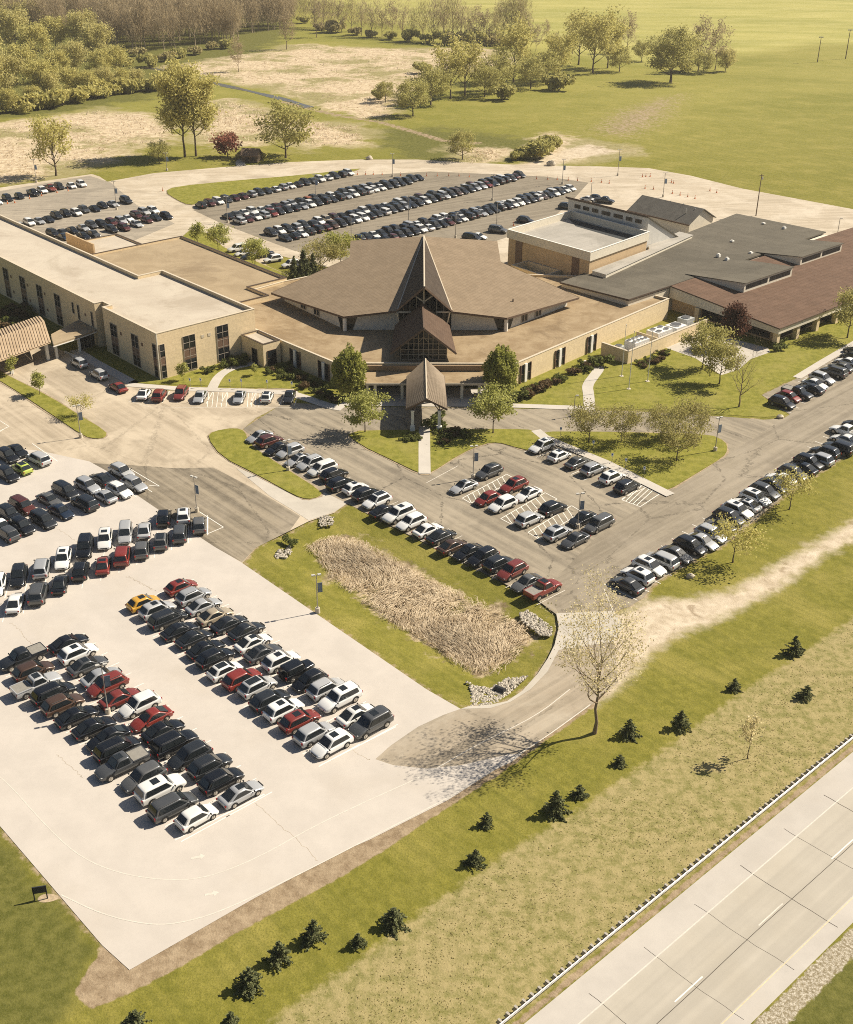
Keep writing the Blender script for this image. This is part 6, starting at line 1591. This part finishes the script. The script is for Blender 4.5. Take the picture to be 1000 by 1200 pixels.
tag(raw_mesh('rough_grass', V_, F_, LF['tuft']), 'straw and olive rough grass on the highway verge', 'grass', kind='stuff')
# ================================================================ HIGHWAY
o_edge = h_off(704, 1178); o_lane = h_off(788, 1178); o_yel = h_off(864, 1180); o_out = h_off(904, 1176)
S0, S1 = -70, 420
def hquad(o0, o1, z): return [HW(S0, o0)[:2], HW(S1, o0)[:2], HW(S1, o1)[:2], HW(S0, o1)[:2]]
sheet('highway_shoulder', hquad(.95, o_edge + .1, 0), .030, M_SHLD)
sheet('highway', hquad(o_edge + .1, o_yel, 0), .034, M_HWY)
sheet('highway_inner_shoulder', hquad(o_yel, o_out, 0), .030, M_SHLD)
strip(mf, [HW(S0, o_edge)[:2], HW(S1, o_edge)[:2]], .11, .041)
strip(my, [HW(S0, o_yel + .15)[:2], HW(S1, o_yel + .15)[:2]], .10, .041)
p_ = G(880, 1075); s_d = (p_[0] - HO[0]) * HD[0] + (p_[1] - HO[1]) * HD[1]
p0 = G(604 + 319 * .4 * 1.0 + 163, 1080); 
def h_s(u, v):
    p = G(u, v); return (p[0] - HO[0]) * HD[0] + (p[1] - HO[1]) * HD[1]
d0, d1 = h_s(889, 1085), h_s(917, 1059)
for k in range(-6, 30):
    a = d0 + k * 12.19; strip(mk if k % 2 else mf, [HW(a, o_lane - .05)[:2], HW(a + (d1 - d0), o_lane - .05)[:2]], .12, .042)
random.seed(9)
jt = h_s(869, 1098)
for k in range(-8, 40):                                   # transverse joints: wavering sealed cracks
    a = jt + k * 6.9 * 1.0 if False else jt + k * 7.3
    ln = []; off = 0
    for i in range(12):
        f = i / 11; o_ = o_edge - 1.4 + f * (o_out - .6 - o_edge + 1.4); off += random.uniform(-.07, .07)
        ln.append(HW(a + off + (0 if f < .55 else (f - .55) * .6), o_)[:2])
    w_ = random.uniform(.035, .075)
    cut = random.choice([12, 12, 7, 12]); strip(mj, ln[:cut], w_, .0385)
ln = []; off = 0
for i in range(160):
    off = off * .9 + random.uniform(-.05, .05); ln.append(HW(S0 + i * 3, o_lane + .22 + off)[:2])
strip(mj, ln, .06, .0383)

# guard rail: W-beam on steel posts, posts on the verge side
gr = empty('guard_rail', HW(0, 0), 0, 'galvanised highway guard rail on closely spaced posts', 'guard rail')
b = MB(); prof = [(.0, .42), (.07, .46), (.07, .52), (.015, .57), (.015, .61), (.07, .66), (.07, .72), (.0, .76)]
A0, A1 = HW(-60, 0), HW(330, 0)
vs = []
for s_ in np.linspace(-60, 330, 80):
    for o_, z in prof: vs.append(HW(s_, o_, z))
n = len(prof); b.add(vs, [(i * n + k, i * n + k + 1, (i + 1) * n + k + 1, (i + 1) * n + k) for i in range(79) for k in range(n - 1)])
for k in range(int(390 / 3.8)): b.box(HW(-60 + k * 3.8, .045, .59), (.35, .02, .3), HA)
M_RAIL = plain('rail_zinc', (.47, .455, .42), .45, .07, 2, metal=.25)
b.build('beam', M_RAIL, gr)
POSTM = plain('post_zinc', (.36, .325, .27), .6, .12, 3)
b = MB(); b.box((0, 0, .39), (.22, .30, .80), HA); b.box((HN[0] * .18, HN[1] * .18, .59), (.16, .15, .34), HA); pm = b.build('post', POSTM, gr).data
n_post = 0
for k in range(-7, 100):
    p = HW(k * .952 + 2.6, -.26)
    if k == -7: o = kids(gr)[-1]
    else: o = bpy.data.objects.new('post', pm); COL.objects.link(o); o.parent = gr
    o.matrix_parent_inverse = Matrix.Identity(4); o.location = (p[0] - gr.location.x, p[1] - gr.location.y, 0)
    n_post += 1
    if n_post >= 99: break
for o in COL.objects:
    if o.parent == gr and o.name.startswith('beam'): o.matrix_parent_inverse = Matrix.Translation(gr.location).inverted()

# ================================================================ LAMPS, SIGNS, POLES
POLEM = plain('lamp_pole_steel', (.30, .27, .23), .5, .1, 3); BASEM = plain('lamp_base_concrete', (.52, .46, .36), .9, .1, 3)
HEADM = plain('lamp_head_steel', (.50, .48, .43), .5, .08, 3); BANNER = plain('banner_cloth', (.16, .20, .25), .8, .18, 2.2); BANN2 = plain('banner_blue', (.19, .26, .36), .8, .2, 2.2)
def lamp(u, v, h, label, rz=.0, banner=True, single=False, group='banner lamps in the car parks', far=False):
    x, y = G(u, v); r = empty('lamp_post', (x, y, 0), rz, label, 'lamp post', group)
    b = MB(); b.cyl((0, 0, 0), .32, .30, .75, 14); b.build('base', BASEM, r, True, 40)
    b = MB(); b.cyl((0, 0, .72), .075 if not far else .09, .05 if not far else .07, h - .72, 8); b.box((0, 0, .76), (.3, .3, .04)); b.build('pole', POLEM, r)
    for sx in ((-1, 1) if not single else (1,)):
        b = MB(); b.bar((0, 0, h - .08), (sx * .25, 0, h), .06, .06); b.box((sx * .40, 0, h + .02), (.44, .30, .15)); b.build('lamp_head', HEADM, r)
    if banner:
        b = MB(); b.box((.42, 0, h * .66), (.62, .03, 1.35)); b.bar((0, 0, h * .66 + .68), (.75, 0, h * .66 + .68), .04, .04); b.bar((0, 0, h * .66 - .68), (.75, 0, h * .66 - .68), .04, .04)
        b.build('banner', BANN2 if far else BANNER, r)
    return r
for a_ in ((372.5, 718, 5.6, 'banner lamp at the lot edge beside the basin lawn', .3), (231, 600, 5.8, 'banner lamp at the hatched corner of the angled block', -.6), (127, 836, 6.6, 'banner lamp rising among the nearest block of cars', .3), (338, 552, 5.3, 'banner lamp on the kerb lawn behind the silver cars', .5),
           (554.5, 561, 5.6, 'banner lamp beside the lone silver sedan of the striped lot', .2), (677, 619, 5.6, 'banner lamp among the dark cars of the striped lot', .2), (838, 529, 6.0, 'banner lamp at the tip of the crabapple lawn', .5), (95, 513, 5.8, 'banner lamp at the end of the left lawn strip', .4)):
    lamp(*a_)
for a_ in ((267, 261, 7, 'far lamp at the corner of the second row behind the church'), (137, 246, 8, 'far lamp in the middle row of the left lot'), (43, 214, 7, 'far lamp by the reeds at the left edge'), (196, 200, 5.5, 'far lamp on the grass below the willows'), (370, 233, 7, 'far lamp within the second row behind the church'),
           (460, 207, 7, 'far lamp by the cones at the ring road'), (479, 262, 7.5, 'far lamp in the fifth row behind the church'), (577, 235, 7.5, 'far lamp among the black cars of the sixth row'), (659, 216, 7.5, 'far lamp by the cones right of the last rows'), (724, 206, 8, 'far lamp with a blue banner on the ring road kerb'), (777, 231, 7, 'far lamp above the grey gabled roof')):
    lamp(*a_, group='lamps in the far lots', far=True)
for a_ in ((412, 284, 7, 'thin unlit pole left behind the church roof'), (534, 279, 6.5, 'thin unlit pole right behind the spire'), (582, 268, 7, 'thin pole beside the grey car behind the church'), (692, 239, 6, 'thin pole behind the classroom roof'), (980, 283, 6, 'thin pole behind the school clerestory')):
    lamp(*a_, banner=False, single=True, group='thin lamps behind the buildings', far=True)
r = lamp(672.5, 488, 3.9, 'short drive lamp beside the right front walk', banner=False, single=True, group=None); 
def pole(name, u, v, h, rad, label, mat, cat='pole', group=None, extra=None):
    x, y = G(u, v); r = empty(name, (x, y, 0), 0, label, cat, group)
    b = MB(); b.cyl((0, 0, 0), rad, rad * .55, h, 8); b.build('shaft', mat, r)
    if extra: extra(r, h)
    return r
WOODP = plain('pole_timber', (.17, .12, .08), .9, .2, 4); WPOLE = plain('flagpole_white', (.66, .64, .60), .35, .05)
def util(r, h):
    b = MB(); b.box((0, 0, h - .5), (1.8, .12, .14), .5); b.build('crossarm', WOODP, r)
    b = MB(); b.cyl((.35, 0, h - 1.6), .22, .22, .7, 10); b.build('transformer', STEEL, r)
pole('utility_pole', 886, 253, 11.5, .17, 'brown timber utility pole behind the school roof', WOODP, 'utility pole', None, util)
def flood(r, h):
    b = MB()
    for k in (-.8, 0, .8): b.box((k, 0, h), (.6, .4, .5))
    b.build('floodlights', STEEL, r)
pole('floodlight_pole', 958, 73, 12, .25, 'left floodlight pole by the pasture backstop', WOODP, 'light pole', None, flood)
pole('floodlight_pole', 991, 69, 14, .28, 'taller right floodlight pole at the pasture edge', WOODP, 'light pole', None, flood)
def truck(r, h):
    b = MB(); b.tube([(0, 0, h - .02), (0, 0, h + .06), (0, 0, h + .16), (0, 0, h + .2)], [.03, .1, .1, .02], 8); b.build('finial', STEEL, r)
    b = MB(); b.cyl((0, 0, 0), .42, .40, .10, 12); b.build('footing', BASEM, r)
for u, v, h, lb in ((728.5, 441, 10.0, 'left flagpole, standing near the curved school path'), (737, 456, 11.0, 'tallest flagpole, nearest the drive'), (759, 447, 9.6, 'right flagpole below the mulched bed')):
    pole('flagpole', u, v, h, .085, lb, WPOLE, 'flagpole', 'flagpoles on the school lawn', truck)
SGN = plain('sign_white', (.70, .70, .68), .6, .05); SGNB = plain('sign_blue', (.05, .13, .34), .6, .05)
def sign(u, v, label, group):
    x, y = G(u, v); r = empty('parking_sign', (x, y, .05), -.4, label, 'sign', group)
    b = MB(); b.cyl((0, 0, 0), .035, .035, 1.6, 6); b.build('post', POLEM, r)
    b = MB(); b.box((0, -.05, 1.5), (.34, .03, .55)); b.build('panel', SGN, r)
    b = MB(); b.box((0, -.072, 1.58), (.22, .012, .24)); b.build('symbol', SGNB, r)
for k, (u, v) in enumerate(((657, 512), (695, 528), (717, 543), (733, 549), (754.5, 559))):
    sign(u, v, f'small white parking sign, {ORD[k]} from the left on the crabapple lawn edge', 'parking signs on the crabapple lawn')
for k, (u, v) in enumerate(((223.4, 454), (236, 454), (270, 455), (283.5, 455), (313.5, 456), (342.5, 458))):
    sign(u, v, f'small white parking sign, {ORD[k]} from the left before the office', 'parking signs before the office')
x, y = G(48.5, 1054); r = empty('notice_board', (x, y, 0), R(12), 'dark notice board on two legs on the grass beside the lot', 'sign')
DB = plain('board_dark', (.03, .034, .04), .6, .1)
b = MB(); b.box((0, 0, 1.22), (1.25, .10, .78)); b.build('panel', DB, r)
for sx in (-.56, .56):
    b = MB(); b.box((sx, 0, .8), (.10, .10, 1.6)); b.build('leg', DB, r)
sheet('bare_patch', chaikin(px([(43, 1053), (52, 1047), (66, 1048), (70, 1053), (60, 1057), (47, 1058)]), 2), .012, plain('bare_soil', (.40, .31, .20), .95, .2, 4))

# ================================================================ CONES, BOULDERS, STONES
CONEM = plain('cone_orange', (.62, .16, .03), .6, .1); CONEW = plain('cone_band', (.75, .73, .68), .5, .05)
cones = [(419, 204.7), (428.5, 204.7), (437.6, 204.7), (448, 205), (469.5, 206), (500, 206.5), (512.6, 206.5), (526, 206.5), (538, 206.5), (550, 207.5), (579, 207.5), (629, 210), (642, 210.4), (653, 211), (666, 211.5), (677, 212), (693, 213), (705, 214), (714, 215),
         (753, 207.5), (757, 207.2), (762, 207), (756, 221), (766, 222), (787, 214), (789.5, 215), (788, 227), (797, 229), (806, 231), (814.5, 233), (191, 224), (602, 264.5), (832, 224), (840, 226), (9, 239), (17.5, 238), (35, 233), (49, 229.5), (67, 226), (80, 224), (99.5, 219.5)]
cm = None
for k, (u, v) in enumerate(cones):
    x, y = G(u, v)
    r = empty('traffic_cone', (x, y, .03), 0, 'orange traffic cone standing on the far car park paving', 'cone', 'orange cones in the far lots')
    if cm is None:
        b = MB(); b.box((0, 0, .025), (.42, .42, .05)); b.cyl((0, 0, .05), .16, .06, 1.0, 10); m1 = b.build('cone_body', CONEM, r); b = MB(); b.cyl((0, 0, .55), .12, .10, .2, 10); m2 = b.build('band', CONEW, r); cm = (m1.data, m2.data)
    else:
        for n_, m_ in zip(('cone_body', 'band'), cm):
            o = bpy.data.objects.new(n_, m_); COL.objects.link(o); o.parent = r
STONE = plain('boulder_stone', (.48, .42, .33), .9, .2, 3, bump=.4); RIP = plain('riprap_limestone', (.47, .42, .34), .9, .14, 3)
def rock_verts(r, g, nlat=5, nlon=8):
    vs = []
    for i in range(nlat + 1):
        for j in range(nlon):
            a = math.pi * i / nlat; bb = 6.28319 * j / nlon; k = g.uniform(.75, 1.1)
            vs.append((r[0] * k * math.sin(a) * math.cos(bb), r[1] * k * math.sin(a) * math.sin(bb), r[2] * k * math.cos(a)))
    fs = [(i * nlon + j, i * nlon + (j + 1) % nlon, (i + 1) * nlon + (j + 1) % nlon, (i + 1) * nlon + j) for i in range(nlat) for j in range(nlon)]
    return vs, [f[::-1] for f in fs]
g_ = random.Random(2)
for u, v, s, lb in ((808.5, 677, .62, 'tan boulder on the grass near the parked car row end'), (914, 490, .62, 'tan boulder at the lawn corner by the main road'), (433, 187, 1.2, 'pale boulder on the grass beside the ring road'), (646, 194, 1.6, 'boulder at the mouth of the gravel track')):
    x, y = G(u, v); b = MB(); b.add(*rock_verts((s * 1.1, s * .8, s * .75), g_)); o = b.build('boulder', STONE, None, True, 50); o.location = (x, y, s * .35); tag(o, lb, 'boulder')
def riprap(pts, n, smin, smax, label, z=0.0):
    poly = px(pts); xs = [p[0] for p in poly]; ys = [p[1] for p in poly]; b = MB(); k = 0
    while k < n:
        x, y = g_.uniform(min(xs), max(xs)), g_.uniform(min(ys), max(ys))
        if sdist(np.array([x]), np.array([y]), poly)[0] < 0: continue
        s = g_.uniform(smin, smax); vs, fs = rock_verts((s, s * g_.uniform(.6, 1), s * .7), g_, 3, 5)
        a = g_.uniform(0, 6.28); ca, sa = math.cos(a), math.sin(a)
        b.add([(x + p[0] * ca - p[1] * sa, y + p[0] * sa + p[1] * ca, z + p[2] + s * .2) for p in vs], fs); k += 1
    tag(b.build('riprap', RIP), label, 'stones', kind='stuff')
riprap([(609, 718), (620, 715), (648, 735), (646, 745), (634, 744), (612, 728)], 420, .09, .27, 'white riprap stones at the upper basin corner by the apron', -.1)
riprap([(546, 797), (556, 803), (575, 806), (596, 794), (618, 792), (598, 812), (578, 825), (550, 829), (554, 815)], 800, .08, .26, 'white riprap stones at the lower basin corner by the apron', -.1)
riprap([(372, 608), (380, 604), (392, 606), (391, 615), (376, 617)], 150, .10, .26, 'white riprap stones beside the light concrete strip', 0)
riprap([(322, 651), (330, 642), (340, 640), (342, 648), (334, 656), (324, 656)], 80, .12, .34, 'white riprap stones round the drain mouth', 0)
x, y = G(586, 809); b = MB(); b.tube([(x - .5, y + .3, .1), (x + .5, y - .4, .12)], [.42, .42], 14); o = b.build('drain_pipe', plain('pipe_dark', (.03, .03, .032), .6, .1)); tag(o, 'dark drain pipe end lying in the lower riprap', 'pipe')

# creek water
WATER = NT('creek_water'); WATER = WATER.out(WATER.mix(WATER.noise(.3, 4), (.09, .085, .07), (.13, .12, .10)), .22, .3)
def ribbon(name, line, w, z, mat):
    c = chaikin(px(line), 2, closed=False); b = MB(); L, Rr = [], []
    for i, p in enumerate(c):
        a = c[max(i - 1, 0)]; q = c[min(i + 1, len(c) - 1)]; d = Vector((q[0] - a[0], q[1] - a[1])).normalized(); ww = w * (1 + .3 * math.sin(i * .9))
        L.append((p[0] - d.y * ww / 2, p[1] + d.x * ww / 2, z)); Rr.append((p[0] + d.y * ww / 2, p[1] - d.x * ww / 2, z))
    n = len(c); b.add(L + Rr, [(i, n + i, n + i + 1, i + 1) for i in range(n - 1)]); return tag(b.build(name, mat), kind='structure')
ribbon('creek', [(168, 79), (196, 83), (224, 88), (252, 98), (280, 104), (315, 112), (350, 121), (362, 126)], 3.8, .06, WATER)
path('shed_path', [(283, 194.5), (281, 190), (285, 186)], 3.0, .02, M_APRON)
sheet('arrow_marking', [G(u, v) for u, v in ((76, 411), (88, 415.5), (89, 413.5), (92, 419), (84, 419), (85.5, 417.2), (75, 413))], .034, M_PAINT)
for a_, nm in (((232, 1003), 'yellow_arrow_marking'), ((248, 1046), 'yellow_arrow_marking')):
    u, v = a_; sheet(nm, [G(u + du, v + dv) for du, dv in ((-8, 2), (2, 0), (2, -2.5), (9, 0), (3, 4.5), (3, 2.6), (-8, 4.5))], .0445, M_PAINTF)

# ================================================================ SHED, PERSON
x, y = G(295, 189); sh = empty('garden_shed', (x, y, 0), R(-12), 'small brown-roofed timber shed near the willows', 'shed')
SHW = plain('shed_boards', (.14, .10, .065), .85, .2, 3)
b = MB(); b.box((0, 0, 1.5), (6.4, 5.0, 3.0)); b.face([(-3.2, -2.5, 3), (-3.2, 2.5, 3), (-3.2, 0, 4.9)]); b.face([(3.2, -2.5, 3), (3.2, 0, 4.9), (3.2, 2.5, 3)]); b.build('wall', SHW, sh)
b = MB()
for sy in (-1, 1): slab(b, [Vector((-3.8, 0, 5.2)), Vector((3.8, 0, 5.2)), Vector((3.8, sy * 3.2, 2.75)), Vector((-3.8, sy * 3.2, 2.75))], .2)
b.build('roof', plain('shed_shingle', (.17, .115, .075), .9, .15, 1.5), sh)
b = MB(); b.box((-1, -2.53, 1.1), (1.3, .08, 2.2)); b.build('door', DARKIN, sh)
b = MB(); b.box((1.6, -2.53, 1.6), (1.3, .08, 1.1)); b.build('window', GLASS, sh)

sh.scale = (.82, .82, .82)
def person(u, v, label, shirt, legs):
    x, y = G(u, v); r = empty('person', (x, y, .07), R(15), label, 'person')
    P = {'pel': (0, 0, .95, .13), 'waist': (0, 0, 1.12, .12), 'chest': (0, .0, 1.35, .155), 'neck': (0, 0, 1.50, .06), 'head': (0, -.01, 1.62, .085), 'top': (0, 0, 1.71, .07)}
    for s, sx in (('l', -1), ('r', 1)):
        P[s + 'hip'] = (sx * .09, 0, .90, .095); P[s + 'knee'] = (sx * .10, -.03 * sx, .50, .062); P[s + 'ank'] = (sx * .11, .05 * sx, .09, .042); P[s + 'toe'] = (sx * .12, .05 * sx - .15, .04, .035)
        P[s + 'sh'] = (sx * .19, 0, 1.42, .065); P[s + 'el'] = (sx * .25, .02, 1.14, .046); P[s + 'wr'] = (sx * .26, -.08, .90, .034); P[s + 'ha'] = (sx * .26, -.11, .82, .036)
    E = [('pel', 'waist'), ('waist', 'chest'), ('chest', 'neck'), ('neck', 'head'), ('head', 'top')]
    for s in 'lr': E += [('pel', s + 'hip'), (s + 'hip', s + 'knee'), (s + 'knee', s + 'ank'), (s + 'ank', s + 'toe'), ('chest', s + 'sh'), (s + 'sh', s + 'el'), (s + 'el', s + 'wr'), (s + 'wr', s + 'ha')]
    def grow(name, keys, pad, mat):
        ks = [k for k in P if k in keys]; ix = {k: i for i, k in enumerate(ks)}
        me = bpy.data.meshes.new(name); me.from_pydata([P[k][:3] for k in ks], [(ix[a], ix[b_]) for a, b_ in E if a in ix and b_ in ix], []); me.materials.append(mat)
        o = bpy.data.objects.new(name, me); COL.objects.link(o); o.parent = r
        m = o.modifiers.new('skin', 'SKIN'); m.use_smooth_shade = True; o.modifiers.new('sub', 'SUBSURF').levels = 1; o.modifiers['sub'].render_levels = 1
        for i, k in enumerate(ks): me.skin_vertices[0].data[i].radius = (P[k][3] + pad, P[k][3] * .9 + pad); me.skin_vertices[0].data[i].use_root = (i == 0)
        return o
    grow('body', set(P), 0, plain('skin_tone', (.48, .30, .21), .6, .05))
    grow('shirt', {'pel', 'waist', 'chest', 'lsh', 'rsh', 'lel', 'rel'}, .014, plain(label.split()[2] + '_cloth', shirt, .85, .1))
    grow('trousers', {'pel', 'lhip', 'rhip', 'lknee', 'rknee', 'lank', 'rank'}, .012, plain('trouser_cloth', legs, .85, .1))
    b = MB(); b.add(*rock_verts((.10, .105, .085), random.Random(1), 5, 9)); h = b.build('hair', plain('hair_brown', (.07, .045, .03), .7, .2), r, True); h.location = (0, .02, 1.70)
person(421.5, 464.5, 'person in pink shirt standing near the left oval tree by the entrance', (.60, .22, .19), (.35, .28, .22))

# ================================================================ STALL LINES, finished markings
def stall_row(cars, ang, length, z, first=-.5, mat=mk, every=2.75):
    A, B_ = G(*cars[0][:2], .7), G(*cars[-1][:2], .7); L_ = math.hypot(B_[0] - A[0], B_[1] - A[1]); n = max(1, round(L_ / every)); d = (math.cos(R(ang)), math.sin(R(ang)))
    ex, ey = (B_[0] - A[0]) / n, (B_[1] - A[1]) / n
    for i in range(n + 2):
        x, y = A[0] + ex * (i + first), A[1] + ey * (i + first); strip(mat, [(x - d[0] * length / 2, y - d[1] * length / 2), (x + d[0] * length / 2, y + d[1] * length / 2)], .11, z)
RW = {r_[0]: r_[3] for r_ in ROWS}
for nm, ang in (('outer row of the nearest car block', E2), ('inner row of the nearest car block', E2), ('left row of the block by the basin', E2), ('right row of the block by the basin', E2), ('back row of the angled block', -82), ('front row of the angled block', -82),
                ('back row of the left edge block', -49), ('front row of the left edge block', -49)):
    c_ = RW[nm]; sel = [c for c in c_ if c[0] > -5]; stall_row([sel[0], sel[-1]], ang, 5.6, .0435)
for nm, ang, zz in (('kerb row along the basin lawn', E2, .036), ('kerb row below the crabapple lawn', E2, .036), ('long row along the sandy track', -47, .038), ('row beside the school lawn', -47, .038), ('stalls in front of the office', 86, .030)):
    c_ = RW[nm]; stall_row([c_[0], c_[-1]], ang, 5.4, zz, mat=mf if 'basin' in nm else mk)
def hatch(pts, n, z):
    q = [Vector(G(*p)) for p in pts]
    for a, c in zip(q, q[1:] + q[:1]): strip(mk, [a, c], .12, z)
    for k in range(1, n):
        f = k / n; a = q[0].lerp(q[1], f); c = q[3].lerp(q[2], max(0, f - .9 / n * 1.0)); strip(mk, [a, c], .11, z + .001)
hatch([(542, 584), (594, 556), (604.4, 561.6), (552, 590)], 9, .036); hatch([(587, 608), (639, 577.6), (653, 585), (600.4, 615)], 9, .036); hatch([(619, 624), (670, 592.7), (682, 600), (631.6, 632)], 9, .036); hatch([(729, 586), (750.4, 594), (773, 579), (752, 569)], 5, .036)
for k_ in range(5): strip(mk, px([(243 + k_ * 5.5, 477), (245 + k_ * 5.5, 460)]), .1, .030)
for k_ in range(4): strip(mk, px([(290 + k_ * 4.5, 477), (291.5 + k_ * 4.5, 460)]), .1, .030)
strip(mf, px([(500, 566), (537, 546)]), .12, .036); strip(mf, px([(718, 715), (708, 690)]), .14, .044); strip(mf, px([(150, 470), (175, 477), (260, 478), (350, 478)]), .1, .030)
for i_ in range(7):
    a = (515 + i_ * 0, 560)
for u in (-60, 0): strip(mk, px([(u, 506), (u + 8, 501)]), .1, .03)
strip(mk, px([(-20, 508), (0, 505), (11, 500), (0, 493)]), .1, .031)
tag(mk.build('road_markings', M_PAINT), kind='structure'); tag(mf.build('faded_road_markings', M_PAINTF), kind='structure'); tag(my.build('yellow_road_markings', M_PAINTY), kind='structure'); tag(mj.build('road_joints', M_JOINT), kind='structure')

# ================================================================ LIGHT, SKY, CAMERA
SUN_EL, SUN_AZ = R(42), math.atan2(.345, .94)
sd = Vector((math.cos(SUN_EL) * math.cos(SUN_AZ), math.cos(SUN_EL) * math.sin(SUN_AZ), math.sin(SUN_EL)))
L_ = bpy.data.lights.new('sun', 'SUN'); L_.energy = 5.0; L_.angle = R(.53); L_.color = (1.0, .905, .755)
lo = bpy.data.objects.new('sun', L_); COL.objects.link(lo); lo.rotation_euler = sd.to_track_quat('Z', 'Y').to_euler(); lo.location = (60, 60, 200)
w = bpy.data.worlds.new('World'); SC.world = w; w.use_nodes = True; nt = w.node_tree
sky = nt.nodes.new('ShaderNodeTexSky'); sky.sky_type = 'NISHITA'; sky.sun_disc = False; sky.sun_elevation = SUN_EL; sky.sun_rotation = math.pi / 2 - SUN_AZ
sky.air_density = 1.0; sky.dust_density = 1.5; sky.ozone_density = 1.0
nt.links.new(sky.outputs[0], nt.nodes['Background'].inputs[0]); nt.nodes['Background'].inputs[1].default_value = .043
cd = bpy.data.cameras.new('camera'); co = bpy.data.objects.new('camera', cd); COL.objects.link(co); SC.camera = co
co.location = (0, 0, CH); co.rotation_euler = (math.pi / 2 - CP, 0, 0)
cd.sensor_fit = 'VERTICAL'; cd.sensor_height = 36; cd.sensor_width = 30; cd.lens = CF / 1200 * 36
cd.shift_x = (500 - CX) / 1200; cd.shift_y = 0; cd.clip_start = 1; cd.clip_end = 6000
vs_ = SC.view_settings; SC.display_settings.display_device = 'sRGB'; vs_.view_transform = 'Standard'; vs_.look = 'None'; vs_.exposure = .71; vs_.gamma = 1; vs_.use_curve_mapping = False
SC.cycles.filter_width = 1.0; SC.cycles.use_denoising = False; SC.cycles.max_bounces = 6; SC.cycles.diffuse_bounces = 2; SC.cycles.glossy_bounces = 2; SC.cycles.transmission_bounces = 2; SC.cycles.transparent_max_bounces = 4
HAZE = True
if HAZE:
    hm = bpy.data.materials.new('haze_air'); hm.use_nodes = True; ht = hm.node_tree
    for n_ in list(ht.nodes):
        if n_.type == 'BSDF_PRINCIPLED': ht.nodes.remove(n_)
    pv = ht.nodes.new('ShaderNodeVolumePrincipled'); pv.inputs['Color'].default_value = (.93, .90, .82, 1); pv.inputs['Density'].default_value = .00011; pv.inputs['Anisotropy'].default_value = .2
    ht.links.new(pv.outputs[0], ht.nodes['Material Output'].inputs['Volume'])
    b = MB(); b.box((0, 1400, 44), (8000, 3400, 98)); hz = b.build('haze', hm); tag(hz, kind='stuff')
